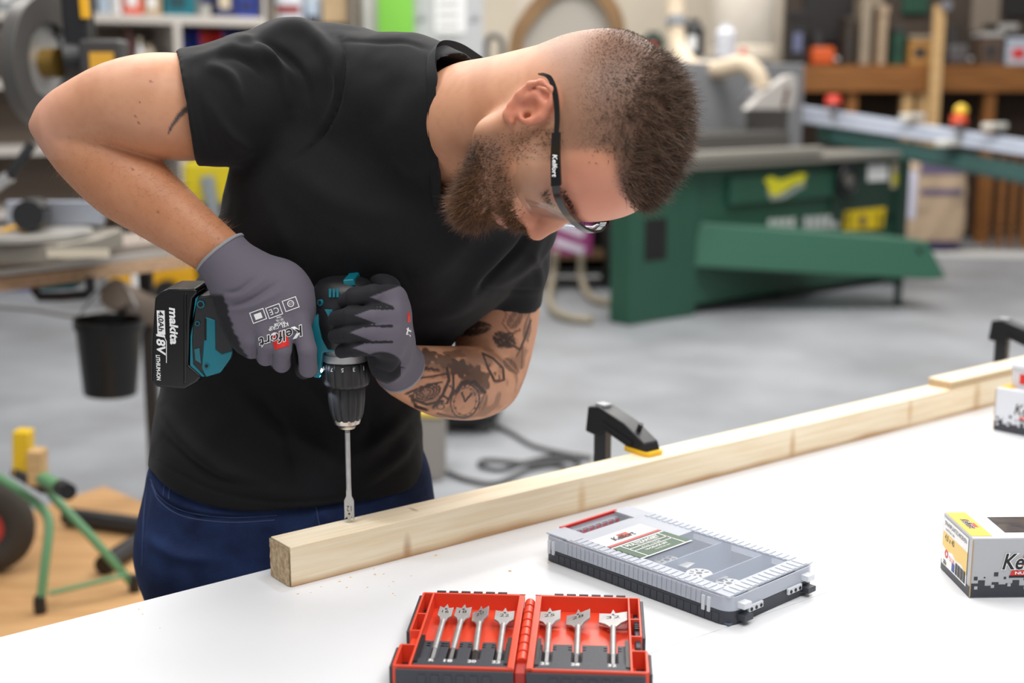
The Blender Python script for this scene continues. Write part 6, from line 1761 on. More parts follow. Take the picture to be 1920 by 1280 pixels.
for k_, (q0, q1, lb) in enumerate((((128, 968), (300, 990), 'black padded bar lying across the plywood, farther one'), ((195, 1058), (300, 990), 'short black padded bar angled towards the table'))):
    a, b = fl(*q0, .045), fl(*q1, .045); r = thing('padded_bar', (a + b)/2 * [1, 1, 0] + [0, 0, .012], lb, 'bar')
    if k_: b = a + (b - a)*.62
    m = MB(); m.cyl(a, b, .030, n=16); m.build('foam', pc('foam_black', (40, 40, 42), .7), r); m = MB(); d = (b - a)/np.linalg.norm(b - a); m.cyl(a - d*.012, a, .026, n=16); m.build('end_cap', M_blackgl, r)

# grey bin with yellow lid, vacuum, floor cable, right behind the man
def floor_y(py): return float(on(960, py, 0)[1])
YG = floor_y(900)
gb = thing('waste_bin', V(800, 900, YG) * [1, 1, 0], 'grey-beige bin with yellow lid behind the left hip', 'bin')
x0, x1, z0, z1 = R4(735, 782, 831, 900, YG); m = MB(); m.prism(rrect(x0, YG, x1, YG + .25, .02), 0, z1); m.build('body', pc('grey_beige', (150, 144, 138), .5), gb, bev=.006)
m = MB(); m.prism(rrect(x0 - .01, YG - .01, x1 + .005, YG + .26, .02), z1, z1 + .025); m.build('lid', pc('yellow_lid', (226, 196, 80), .5), gb, bev=.006)
YV = floor_y(815)
vc = thing('vacuum_cleaner', V(890, 812, YV) * [1, 1, 0], 'black and green vacuum cleaner on the floor behind the elbow', 'vacuum')
x0, x1, z0, z1 = R4(800, 700, 942, 812, YV + .15); 
p_, f_ = sdf_mesh([Ell(((x0+x1)/2, YV + .2, z1*.5), ((x1-x0)/2, .2, z1*.55), None, .02, 'u', 3.0), Half((0, 0, .03), (0, 0, -1))], .014, smooth=1); big_mesh('body', p_, f_, M_blackpl, vc)
m = MB(); m.box((x0 + .06, YV + .005, z1*.35), (x1 - .05, YV + .02, z1*.45)); m.build('stripe', pc('bright_green', (60, 130, 60), .5), vc, bev=.004)
for xx in (x0 + .08, x1 - .08): m = MB(); m.cyl((xx, YV + .08, .035), (xx, YV + .03, .035), .035, n=16); m.build('castor', M_dgrey, vc)
m = MB(); m.tube(spline([((x0+x1)/2 - .1, YV + .2, z1), ((x0+x1)/2 - .06, YV + .2, z1 + .09), ((x0+x1)/2 + .06, YV + .2, z1 + .09), ((x0+x1)/2 + .1, YV + .2, z1)], 5), .012, n=8); m.build('handle', M_dgrey, vc)
tb_ = thing('green_crate', V(835, 760, 6.6) * [1, 1, 0], 'green crate on a pale post seen between arm and chest', 'crate')
x0, x1, z0, z1 = R4(815, 585, 870, 640, 6.6); m = MB(); m.box((x0, 6.6, z0), (x1, 6.9, z1)); m.build('crate', pc('leaf_green', (70, 110, 60), .5), tb_, bev=.01)
x0, x1, _, _ = R4(800, 600, 825, 640, 6.6); m = MB(); m.box((x0, 6.62, 0), (x1 + .05, 6.7, z0)); m.build('post', pc('pale_post', (206, 178, 154), .6), tb_)
for nm, pts, lb in (('power_cable', [(838, 885), (880, 900), (930, 905), (990, 880), (1040, 872), (1075, 880), (1085, 868), (1040, 855), (980, 868), (940, 880), (900, 872), (915, 862), (1000, 868), (1080, 858), (1110, 858)], 'black cable coiled loosely on the floor beyond the beam'), ('power_cable', [(930, 798), (960, 812), (1000, 835), (1060, 850), (1100, 856)], 'thinner dark cable running to the vacuum cleaner')):
    m = MB(); m.tube([tuple(p) for p in spline([on(x, y, .011) for x, y in pts], 6)], .009, n=8); tag(m.build(nm, pc('cable_black', (60, 60, 62), .5)), lb, 'cable')
# ------------------------------------------------------------------ panels and sheet goods in the middle
def panel(name, px0, px1, Y, top, material, label, cat='panel', th=.04):
    a, b = V(px0, 60, Y), V(px1, 60, Y); r = thing(name, ((a[0]+b[0])/2, Y, 0), label, cat)
    m = MB(); m.box((a[0], Y, .03), (b[0], Y + th, top)); m.build('board', material, r, bev=.003)
    for x in (a[0] + .03, b[0] - .07): m = MB(); m.box((x, Y - .01, 0), (x + .04, Y + th + .01, .03)); m.build('foot', M_dgrey, r)
    return r
panel('upright_sheet', 656, 709, 9.0, 2.5, pc('white_board', (208, 208, 202), .6), 'white upright board left of the lime green one')
g_ = panel('upright_sheet', 709, 775, 8.95, 2.5, pc('lime_green', (132, 208, 74), .5), 'lime green upright board above the shoulder')
m = MB(); a = V(712, 70, 8.93); m.box((a[0], 8.94, a[2] - .05), (V(772, 70, 8.93)[0], 8.949, a[2] - .03)); m.build('edge_tape', pc('lime_tape', (112, 186, 66), .5), g_)
g_ = panel('upright_sheet', 776, 906, 9.05, 2.4, pc('pale_grey_board', (190, 192, 194), .55), 'pale grey board with a white notice behind the collar')
x0, x1, z0, z1 = R4(815, -60, 872, 62, 9.03); m = MB(); m.box((x0, 9.04, z0), (x1, 9.05, z1)); nt_ = m.build('notice', M_wht, g_)
for k in range(6): m = MB(); zz = z1 - .1 - k*.07; m.box((x0 + .03, 9.035, zz), (x1 - .05, 9.04, zz + .02)); m.build('faded_line', pc('faded_print', (196, 198, 196), .6), nt_)
for k in range(2): m = MB(); q = V(792 + 100*k, 30, 9.03); m.cyl((q[0], 9.05, q[2]), (q[0], 9.02, q[2]), .02, n=12); m.build('fixing', M_grey, g_)
rk = thing('storage_rack', V(580, 200, 8.2) * [1, 1, 0], 'grey rack standing between shelving and boards', 'rack')
x0, x1, _, _ = R4(500, 0, 662, 60, 8.2); zr = float(V(560, 66, 8.2)[2])
for z in (.4, 1.0, zr): m = MB(); m.box((x0, 8.2, z - .03), (x1, 8.7, z)); m.build('shelf_board', pc('rack_grey', (120, 116, 110), .6), rk)
for xx in (x0, x1 - .04):
    for yy in (8.2, 8.66): m = MB(); m.box((xx, yy, 0), (xx + .04, yy + .04, 2.3)); m.build('post', pc('rack_brown', (96, 88, 78), .6), rk)
def sack(px0, px1, Y, z, h, material, label, pr, cat='bag'):
    a, b = V(px0, 30, Y)[0], V(px1, 30, Y)[0]; xc, w = (a+b)/2, b-a; r = thing('paper_sack', (xc, Y + .15, z), label, cat)
    p_, f_ = sdf_mesh([Ell((xc, Y + .16, z + h/2), (w/2, .15, h/2), None, .02, 'u', 4.0)], .02, smooth=1)
    p_ = p_ + normals(p_, f_)*((vnoise(p_, 9, 4) - .5)*.03)[:, None]; p_[:, 2] = np.maximum(p_[:, 2], z)
    big_mesh('sack', p_, f_, material, r); bv = BVHTree.FromPolygons([tuple(q) for q in p_], [tuple(q) for q in f_.tolist()])
    for (u0, v0, u1, v1, mt) in pr:
        gx_, gz_ = np.linspace(xc - w/2 + w*u0, xc - w/2 + w*u1, 9), np.linspace(z + h*v0, z + h*v1, 5); vs = []; ok = True
        for x in gx_:
            for zz in gz_:
                h_ = bv.ray_cast(Vector((x, Y - 1, zz)), Vector((0, 1, 0)))
                vs.append(tuple(h_[0] - Vector((0, .006, 0))) if h_[0] is not None else (x, Y + .1, zz))
        m = MB(); m.add(vs, [(i*5+j, (i+1)*5+j, (i+1)*5+j+1, i*5+j+1) for i in range(8) for j in range(4)], True); m.build('print', mt, r)
    return r
sack(512, 566, 8.25, zr, .30, pc('white_bag', 0), 'white sack with a red stripe on the grey rack', [(.1, .45, .9, .6, pc('maroon', (150, 50, 50), .6))])
sack(570, 602, 8.28, zr, .24, pc('pale_blue', 0), 'pale blue sack beside the striped one', [(.2, .3, .8, .5, M_dgrey)])
x0, x1, z0, z1 = R4(604, -40, 650, 40, 8.22); r = thing('carton', ((x0+x1)/2, 8.4, zr), 'tan cardboard box at the right of the rack', 'box')
m = MB(); m.box((x0, 8.24, zr + .075), (x1, 8.6, zr + .45)); m.build('carton', M_tan, r, bev=.005); m = MB(); m.box((x0 + .02, 8.26, zr), (x1 - .02, 8.6, zr + .075)); m.build('pallet', M_dgrey, r); m = MB(); m.box((x0 + .04, 8.237, zr + .2), (x0 + .06, 8.24, zr + .4)); m.build('tape', pc('tape', (180, 150, 110), .4), r)
# arched frame and pipe against the wall
YA = 10.6
ar = thing('arched_frame', V(1010, 300, YA) * [1, 1, 0], 'brown wooden arch leaning behind the back of the head', 'frame')
m = MB(); pts = [V(964, 420, YA), V(964, 200, YA), V(968, 80, YA), V(990, 34, YA), V(1022, -4, YA), V(1060, -30, YA), V(1100, -30, YA), V(1140, 4, YA), V(1160, 60, YA), V(1164, 200, YA), V(1164, 420, YA)]
pts[0][2] = 0.0; pts[-1][2] = 0.0
sp_ = spline(pts, 6); vs = []; fs = []
for i, p in enumerate(sp_):
    t = sp_[min(i+1, len(sp_)-1)] - sp_[max(i-1, 0)]; nn = np.array([t[2], 0, -t[0]]); nn /= np.linalg.norm(nn)
    for s, dy in ((-.055, 0), (.055, 0), (.055, .12), (-.055, .12)): vs.append(tuple(np.array(p) + nn*s + [0, dy, 0]))
for i in range(len(sp_)-1):
    for k in range(4): fs.append((4*i+k, 4*i+(k+1) % 4, 4*i+4+(k+1) % 4, 4*i+4+k))
m.add(vs, fs); m.build('arch', pc('arch_brown', (160, 124, 84), .6, var=.2, vscale=6), ar)
x0, x1, _, _ = R4(970, 0, 1158, 60, YA + .13); m = MB(); m.box((x0, YA + .125, 0), (x1, YA + .15, V(1060, -30, YA)[2])); m.build('infill', pc('pale_infill', (206, 200, 190), .7), ar)
r = thing('pipe_bend', V(925, 160, 9.2) * [1, 1, 0], 'dark grey bent pipe next to the pale grey board', 'pipe')
pp = [V(912, 118, 9.2), V(912, 84, 9.2), V(920, 68, 9.2), V(934, 68, 9.2), V(942, 84, 9.2), V(942, 130, 9.2), V(942, 420, 9.2)]; pp[-1][2] = .0
m = MB(); m.tube(spline(pp, 5), .022, n=10); m.build('pipe', pc('pipe_grey', (104, 100, 96), .5), r)
m = MB(); m.cyl((pp[-1][0], 9.2, 0), (pp[-1][0], 9.2, .02), .1, n=18); m.build('flange', M_dgrey, r)

# ------------------------------------------------------------------ panel saw
N0, N1 = on(1181, 611, 0), on(1690, 528, 0)
xs_ = N1 - N0; SLN = float(np.linalg.norm(xs_)); MSAW = frame(N0, xs_)
inv = MSAW.inverted()
def sfit(px, py, dy=0.0):
    """local point on the saw's front plane (local y = dy)"""
    r = Vector(ray(px, py)); o = inv @ Vector(CAM); d = inv.to_3x3() @ r; t = (dy - o.y)/d.y; return o + d*t
sw = thing('panel_saw', (0, 0, 0), 'long dark green panel saw with grey cast table', 'saw')
H1 = sfit(1290, 318).z
m = MB(); PDD = (inv @ Vector(on(1144, 603, 0))).y; m.box((0, 0, 0), (sfit(1305, 560).x, PDD, H1)); pd = m.build('pedestal', M_green, sw, bev=.012)
m = MB(); m.box((sfit(1305, 560).x, .02, .06), (SLN, .75, H1)); cab = m.build('cabinet', M_green, sw, bev=.012)
a, b = sfit(1208, 490), sfit(1250, 408); m = MB(); m.box((a.x, -.004, a.z), (b.x, .01, b.z)); m.build('opening', pc('void_black', (14, 14, 14), .8), pd)
a, b = sfit(1365, 385), sfit(1560, 318); m = MB(); m.box((a.x, -.02, a.z), (b.x, .03, b.z)); pn = m.build('access_panel', M_green, cab, bev=.008)
m = MB(); a, b = sfit(1560, 385), sfit(1690, 300); m.box((a.x, -.006, a.z - .12), (b.x, .03, b.z)); m.build('control_panel', M_dkgreen, cab, bev=.006)
m = MB(); m.box((SLN*.55, .1, 0), (SLN - .08, .65, .06)); m.build('plinth', M_dkgreen, sw)
# logo, stickers, handwheel
def decalpoly(name, pxs, dy, material, parent, th=.004):
    pts = [sfit(x, y, dy) for x, y in pxs]; n = len(pts); m = MB()
    vs = [(p.x, dy - th, p.z) for p in pts] + [(p.x, dy, p.z) for p in pts]
    m.add(vs, [tuple(range(n)), tuple(reversed(range(n, 2*n)))] + [(i, i+n, (i+1) % n + n, (i+1) % n) for i in range(n)]); return m.build(name, material, parent)
M_ly = pc('lime_yellow_print', (214, 206, 40), .5)
decalpoly('emblem_shadow', [(1436, 356), (1470, 362), (1505, 340), (1510, 348), (1470, 372), (1445, 376)], -.021, pc('grey_print', (150, 158, 152), .5), pn)
decalpoly('emblem', [(1432, 338), (1444, 330), (1462, 338), (1480, 332), (1500, 324), (1512, 326), (1506, 342), (1488, 346), (1470, 358), (1452, 368), (1442, 362), (1440, 350)], -.026, M_ly, pn)
for k in range(10):
    if k == 4: continue
    x = 1440 + k*13.4; decalpoly('plate_character', [(x, 431 - k*.4), (x + 10, 431 - k*.4), (x + 10, 410 - k*.9), (x, 411 - k*.9)], 0, pc('plate_white', (196, 202, 200), .5), cab)
wp = decalpoly('warning_plate', [(1581, 432), (1655, 428), (1660, 388), (1583, 396)], -.004, pc('warning_yellow', (226, 196, 20), .5), cab)
decalpoly('pictogram', [(1612, 424), (1622, 424), (1624, 408), (1617, 402), (1610, 410)], -.010, pc('pictogram_grey', (120, 104, 70), .5), wp)
for x in (1586, 1645): decalpoly('warning_bar', [(x, 426), (x + 8, 425), (x + 8, 398), (x, 399)], -.010, pc('dark_mustard', (150, 130, 20), .5), wp)
decalpoly('rating_plate', [(1626, 340), (1664, 338), (1664, 308), (1626, 310)], -.008, M_wht, cab)
cl_ = decalpoly('cream_label', [(1670, 352), (1694, 350), (1697, 304), (1672, 306)], -.008, pc('cream_label', 0), cab); decalpoly('label_mark', [(1674, 346), (1684, 345), (1684, 326), (1674, 327)], -.014, M_ly, cl_)
c = sfit(1582, 337, -.02); hw = MB(); hw.tube([(c.x + .095*math.cos(t), -.06, c.z + .105*math.sin(t)) for t in np.linspace(0, 2*math.pi, 28, endpoint=False)], .018, n=10, closed=True); hwo = hw.build('handwheel', M_blackpl, sw)
m = MB(); m.cyl((c.x, -.01, c.z), (c.x, -.07, c.z), .05, n=20); m.build('hub', pc('hub_grey', (120, 118, 114), .4, metal=.4), hwo)
for k in range(3):
    t = k*2.1; m = MB(); m.bar((c.x, -.055, c.z), (c.x + .09*math.cos(t), -.055, c.z + .1*math.sin(t)), .02, .02, (0, 1, 0)); m.build('spoke', M_blackpl, hwo)
# cast table, extension, rip fence items
m = MB(); m.box((.12, -.08, H1), (SLN*.93, .80, H1 + .05)); m.build('cast_table', M_cast, sw, bev=.008)
m = MB(); m.box((.15, -.10, H1 + .055), (SLN*.60, -.02, H1 + .115)); m.build('fence_rail', pc('rail_silver', (176, 172, 164), .35, metal=.5), sw, bev=.01)
z2 = sfit(1400, 250, .1).z; a, b = sfit(1280, 240, .1), sfit(1478, 240, .1)
for k in range(6): m = MB(); m.box((a.x - .4, .08 + .09*k, H1 + .05), (b.x, .15 + .09*k, z2 + .012*(k % 2))); m.build('extension_slat', pc('slat_grey', (92, 90, 88), .5, metal=.3), sw, bev=.006)
z3 = sfit(1400, 118, .7).z; a, b = sfit(1284, 150, .7), sfit(1505, 150, .7)
m = MB(); m.box((a.x, .68, H1 + .05), (b.x, .98, z3)); m.build('rear_housing', pc('housing_grey', (126, 128, 132), .5), sw, bev=.015)
gpts = [(1395, 206), (1420, 178), (1470, 142), (1484, 140), (1490, 150), (1482, 206)]
pts = [sfit(x, y, .3) for x, y in gpts]; n = len(pts); m = MB(); m.add([(p.x, .27, p.z) for p in pts] + [(p.x, .33, p.z) for p in pts], [tuple(range(n)), tuple(reversed(range(n, 2*n)))] + [(i, i+n, (i+1) % n + n, (i+1) % n) for i in range(n)]); gd = m.build('blade_guard', pc('guard_light', (186, 182, 178), .4), sw, bev=.01)
m = MB(); p0, p1 = sfit(1470, 200, .26), sfit(1478, 165, .26); m.bar((p0.x, .262, p0.z), (p1.x, .262, p1.z), .03, .01, (0, 1, 0)); m.build('guard_slot', pc('rust_brown', (84, 54, 40), .6), gd)
m = MB(); m.box((pts[0].x + .05, .28, H1 + .05), (pts[-1].x - .05, .32, min(p.z for p in pts) + .02)); m.build('riving_knife', M_darksteel, sw)
# swing arm in front
def W(px, py, D): return P(px, py, D)
Dn, Df = 8.45, 8.75
t0, t1, b0, b1 = W(1252, 412, Dn), W(1740, 452, Df), W(1252, 498, Dn), W(1740, 524, Df); tip = W(1776, 522, Df)
def saw_local(p): return tuple(inv @ Vector(p))
back = np.array([-.15, .38, 0])
m = MB(); vs = [saw_local(q) for q in (t0, t1, tip, b1, b0)] + [saw_local(np.array(q) + back) for q in (t0, t1, tip, b1, b0)]
m.add(vs, [(0, 1, 2, 3, 4), (9, 8, 7, 6, 5)] + [(i, i+5, (i+1) % 5 + 5, (i+1) % 5) for i in range(5)]); ob_ = m.build('swing_arm', pc('lit_arm_green', (52, 96, 78), .4), sw, bev=.012)  # machine green lightened to show the front face as lit
m = MB(); q = saw_local(W(1722, 466, Df - .02)); m.cyl((q[0], q[1], q[2]), (q[0], q[1] - .02, q[2]), .018, n=12); m.build('bolt', M_dkgreen, ob_)
m = MB(); q0 = Vector(saw_local((np.array(b0)+np.array(t0))/2 + back*.5)); m.cyl((q0.x + .02, q0.y, 0.0), (q0.x + .02, q0.y, q0.z), .05, n=16); m.build('arm_pivot', M_dkgreen, sw)
q1 = Vector(saw_local((np.array(b1)+np.array(t1))/2 + back*.5)); m = MB(); m.cyl((q1.x - .1, q1.y, 0.0), (q1.x - .1, q1.y, q1.z), .025, n=12); m.build('arm_support', M_dkgreen, sw)
# sliding aluminium fence with stops and green carrier
La, Lb = W(1495, 196, 10.3), W(1990, 272, 9.2); La2, Lb2 = W(1495, 238, 10.3), W(1990, 320, 9.2)
def beamq(name, a, b, a2, b2, dep, material, parent):
    dv = np.array([-.2, .5, 0]); dv = dv/np.linalg.norm(dv)*dep; q = [a, b, b2, a2]
    m = MB(); m.add([saw_local(p) for p in q] + [saw_local(np.array(p) + dv) for p in q], [(0, 1, 2, 3), (7, 6, 5, 4)] + [(i, i+4, (i+1) % 4 + 4, (i+1) % 4) for i in range(4)]); return m.build(name, material, parent, bev=.006)
lerp = lambda p, q, t: np.array(p)*(1-t) + np.array(q)*t
fc_ = beamq('crosscut_fence', La, Lb, lerp(La, La2, .75), lerp(Lb, Lb2, .62), .12, pc('fence_aluminium', (190, 198, 214), .4, metal=.25), sw)
for t in (.22, .40): beamq('fence_groove', lerp(lerp(La, La2, t), La, 0) - np.array([0, .004, 0]), lerp(Lb, Lb2, t) - np.array([0, .004, 0]), lerp(La, La2, t + .03) - np.array([0, .004, 0]), lerp(Lb, Lb2, t + .03) - np.array([0, .004, 0]), .004, pc('groove_grey', (130, 136, 150), .5), fc_)
beamq('carrier', W(1560, 236, 10.2), W(1990, 322, 9.25), W(1560, 268, 10.2), W(1990, 356, 9.25), .2, pc('carrier_green', (34, 78, 74), .45), sw)
for px, py, D, c1, c2 in ((1562, 190, 10.1, (222, 70, 52), None), (1798, 226, 9.6, (222, 80, 44), (232, 196, 60))):
    m = MB(); m.cyl(saw_local(W(px, py + 34, D - .05)), saw_local(W(px, py, D - .05)), .02, n=10); st0 = m.build('stop_post', M_darksteel, sw)
    m = MB(); m.cyl(saw_local(W(px, py + 6, D - .05)), saw_local(W(px, py - 10, D - .05)), .062, .055, n=16); m.build('stop_knob', pc('knob_%d' % px, c1, .4), st0)
    if c2: m = MB(); m.ball(saw_local(W(px + 4, py - 18, D - .05)), .05); m.build('stop_cap', pc('cap_%d' % px, c2, .4), st0)
for px, py, D in ((1712, 218, 9.8), (1780, 268, 9.6), (1866, 236, 9.45)):
    q = Vector(saw_local(W(px, py, D - .03))); m = MB(); m.box((q.x - .11, q.y - .04, q.z - .025), (q.x + .11, q.y + .05, q.z + .02)); m.build('fence_shoe', pc('shoe_white', (214, 212, 204), .5), sw, bev=.01)
q = Vector(saw_local(W(1700, 300, 9.75))); m = MB(); m.box((q.x - .05, q.y, 0), (q.x + .05, q.y + .1, q.z)); m.build('carrier_post', M_dkgreen, sw)
pose(sw, MSAW)
# dust hose
YH = 10.4
r = thing('dust_hose', V(1268, -40, YH), 'cream dust extraction hose curving down to the saw guard', 'hose')
m = MB(); pts = [V(x, y, Yy) for x, y, Yy in ((1266, -120, 10.2), (1266, 0, 10.1), (1268, 60, 10.0), (1275, 98, 9.9), (1300, 126, 9.7), (1345, 130, 9.5), (1390, 120, 9.4), (1418, 138, 9.35), (1428, 165, 9.35))]
sp_ = spline(pts, 10); m.tube([tuple(p) for p in sp_], [.062 + .004*(i % 2) for i in range(len(sp_))], n=14); m.build('hose', M_cream, r)
m = MB(); m.cyl(V(1267, 34, 10.03), V(1268, 52, 10.0), .072, n=18); m.build('hose_clip', pc('clip_grey', (130, 134, 140), .4), r)
m = MB(); m.cyl(V(1426, 160, 9.34), V(1400, 198, 9.5), .07, .05, n=16); m.build('hose_cuff', pc('cuff_white', (200, 200, 204), .5), r)
# dust collector
YC = 11.6
r = thing('dust_collector', V(1405, 105, YC) * [1, 1, 0], 'tall off-white filter drum of the dust collector', 'dust collector')
x0, x1, z0, z1 = R4(1342, -80, 1468, 84, YC); xc, rr = (x0+x1)/2, (x1-x0)/2
m = MB(); m.lathe((xc, YC + rr, z0), (0, 0, 1), [(0, rr*.96), (.02, rr), (.6, rr*1.01), (1.4, rr)], 32); m.build('filter_bag', pc('filter_cloth', (214, 206, 194), .7, var=.08, vscale=8), r)
m = MB(); m.lathe((xc, YC + rr, z0 - .14), (0, 0, 1), [(0, rr*.94), (.02, rr*1.04), (.12, rr*1.04), (.14, rr)], 32); m.build('rim', pc('rim_cream', (196, 186, 170), .6), r)
m = MB(); m.lathe((xc, YC + rr, .05), (0, 0, 1), [(0, rr*.8), (.1, rr*.9), (z0 - .19, rr*.9)], 28); m.build('drum', pc('drum_grey', (150, 150, 150), .5), r)
for k in range(3): t = k*2.1; m = MB(); m.box((xc + rr*.7*math.cos(t) - .03, YC + rr + rr*.7*math.sin(t) - .03, 0), (xc + rr*.7*math.cos(t) + .03, YC + rr + rr*.7*math.sin(t) + .03, .06)); m.build('foot', M_dgrey, r)
# wall shelf carrying canister, motor, red lump
YL = 11.2; zl = float(V(1340, 106, YL)[2])
r = thing('side_bench', V(1300, 106, YL) * [1, 1, 0], 'grey side bench behind the hose', 'bench')
x0, x1, _, _ = R4(1190, 0, 1400, 0, YL); m = MB(); m.box((x0, YL, zl - .05), (x1, YL + .35, zl)); m.build('top', pc('bench_grey', (150, 150, 150), .5), r)
for xx in (x0, x1 - .06): m = MB(); m.box((xx, YL + .02, 0), (xx + .06, YL + .3, zl - .05)); m.build('leg', M_dgrey, r)
def canister(px0, px1, py0, name, label, cat, body, capm, lab=None):
    x0, x1, z0, z1 = R4(px0, py0, px1, 106, YL); r = thing(name, ((x0+x1)/2, YL + .15, zl), label, cat); R_ = (x1-x0)/2; h = z1 - zl
    m = MB(); m.lathe(((x0+x1)/2, YL + .05 + R_, zl), (0, 0, 1), [(0, R_*.95), (.02, R_), (h*.75, R_), (h*.85, R_*.7)], 22); m.build('body', body, r)
    m = MB(); m.lathe(((x0+x1)/2, YL + .05 + R_, zl + h*.85), (0, 0, 1), [(0, R_*.6), (h*.15, R_*.55)], 18); m.build('cap', capm, r)
    if lab: m = MB(); m.box(((x0+x1)/2 - R_*.6, YL + .03, zl + h*.15), ((x0+x1)/2 + R_*.15, YL + .055 + R_*.1, zl + h*.55)); m.build('label', lab, r)
canister(1282, 1326, 34, 'canister', 'black canister with white label beside the hose', 'canister', M_blackpl, M_dgrey, M_wht)
canister(1345, 1386, 44, 'canister', 'white canister in front of the filter drum', 'canister', pc('white_tin', (210, 212, 220), .5), pc('white_tin', 0), None)
canister(1390, 1404, 90, 'canister', 'small red tin beside the white canister', 'canister', pc('red_tin', (196, 60, 70), .5), M_redp, None)
canister(1206, 1250, 58, 'canister', 'dark green drum just above the hair', 'canister', M_dkgreen, M_dgrey, M_redp)

# ------------------------------------------------------------------ timber bench along the back wall
YT = 12.4
wb = thing('timber_bench', V(1700, 170, YT) * [1, 1, 0], 'heavy brown timber bench along the back wall', 'bench')
x0, x1, z0, z1 = R4(1478, 126, 2050, 172, YT); m = MB(); m.box((x0, YT, z0), (x1, YT + .6, z1)); m.build('apron', M_brown, wb, bev=.006)
for k in range(4): m = MB(); m.box((x0, YT + .02 + k*.15, z1), (x1, YT + .165 + k*.15, z1 + .02)); m.build('top_board', M_brown, wb)
for px in (1490, 1600, 1705, 1735, 1860): q = V(px, 200, YT); m = MB(); m.box((q[0] - .05, YT + .05, 0), (q[0] + .05, YT + .15, z0)); m.build('leg', M_timber if px in (1705, 1735) else M_brown, wb)
m = MB(); m.box((x0, YT + .5, .1), (x1, YT + .55, z0)); m.build('back_panel', pc('shadow_brown', (54, 40, 30), .8), wb)  # dark sheet; shade under the bench is put into its brown
zb_ = z1 + .0205
def on_bench(px0, px1, py, name, label, cat, parts):
    x0, x1, z0, zt = R4(px0, py, px1, 126, YT + .1); r = thing(name, ((x0+x1)/2, YT + .2, zb_), label, cat); parts(r, x0, x1, zb_, zt); return r
def p_box(mt, lidm=None, labm=None):
    def f(r, x0, x1, z, zt):
        m = MB(); m.box((x0, YT + .12, z), (x1, YT + .4, z + (zt-z)*.85)); m.build('body', mt, r, bev=.01); m = MB(); m.box((x0 - .01, YT + .11, z + (zt-z)*.85), (x1 + .01, YT + .41, zt)); m.build('lid', lidm or mt, r, bev=.01)
        m = MB(); m.box((x0 + (x1-x0)*.2, YT + .115, z + (zt-z)*.25), (x1 - (x1-x0)*.3, YT + .12, z + (zt-z)*.6)); m.build('label', labm or M_dgrey, r)
    return f
def p_tool(mt):
    def f(r, x0, x1, z, zt):
        xm = (x0+x1)/2; m = MB(); m.box((x0, YT + .15, z), (x1, YT + .35, z + (zt-z)*.55)); m.build('body', mt, r, bev=.04)
        m = MB(); m.cyl((xm - .03, YT + .25, z + (zt-z)*.5), (xm - .06, YT + .25, zt), .06, n=14); m.build('motor', M_dgrey, r)
        m = MB(); m.cyl((x1 - .03, YT + .25, z + .05), (x1 + .05, YT + .2, z + .05), .03, n=12); m.build('spindle', M_steel, r)
    return f
M_or = pc('orange_plastic', (214, 92, 36), .45)
on_bench(1522, 1572, 58, 'power_tool', 'orange power tool on the timber bench', 'power tool', p_tool(M_or))
on_bench(1480, 1516, 20, 'machine_housing', 'dark machine housing at the left bench end', 'machine', p_box(pc('near_black', (34, 30, 32), .6), None, pc('blue_grey', (110, 116, 150), .5)))
on_bench(1584, 1604, 30, 'jerrycan', 'dark can on the bench beside the orange tool', 'can', p_box(pc('brown_black', (60, 50, 42), .6)))
on_bench(1612, 1640, -30, 'board_offcut', 'tall grey-beige board leaning on the bench', 'offcut', p_box(pc('beige_board', (150, 136, 118), .6), None, pc('beige_board', 0)))
on_bench(1645, 1668, 10, 'board_offcut', 'narrow beige board standing on the bench', 'offcut', p_box(pc('beige_board2', (168, 146, 122), .6), None, pc('beige_board2', 0)))
on_bench(1674, 1700, 50, 'toolbox', 'small green toolbox on the timber bench', 'toolbox', p_box(pc('tool_green', (32, 74, 56), .5), M_dgrey, M_dkgreen))
on_bench(1705, 1752, 66, 'carton', 'low amber and grey box against the wooden stick', 'box', p_box(pc('amber_box', (176, 128, 66), .6), pc('beige_board', 0), M_dgrey))
on_bench(1782, 1826, 50, 'vice', 'grey metal vice on the bench', 'vice', p_tool(pc('vice_grey', (112, 108, 110), .4, metal=.5)))
on_bench(1840, 1884, 60, 'drum_case', 'brown and grey case near the right picture edge', 'case', p_box(pc('case_brown', (92, 74, 62), .6), pc('lid_silver', (176, 174, 172), .4)))
on_bench(1888, 1940, 70, 'carton', 'pale blue box with red mark at the right edge', 'box', p_box(pc('ice_blue', (186, 194, 208), .5), None, M_redp))
r = thing('wooden_stick', V(1765, 300, 12.2) * [1, 1, 0], 'upright pale wooden stick leaning before the bench', 'stick')
q = V(1764, 10, 12.2); m = MB(); m.box((q[0] - .05, 12.2, 0), (q[0] + .05, 12.26, q[2])); m.build('stick', M_timber, r, bev=.004)
q = V(1773, 10, 12.19); m = MB(); m.cyl((q[0], 12.2, q[2]), (q[0], 12.15, q[2]), .05, n=18); m.build('round_cap', pc('cap_steel', (150, 150, 158), .3, metal=.6), r)
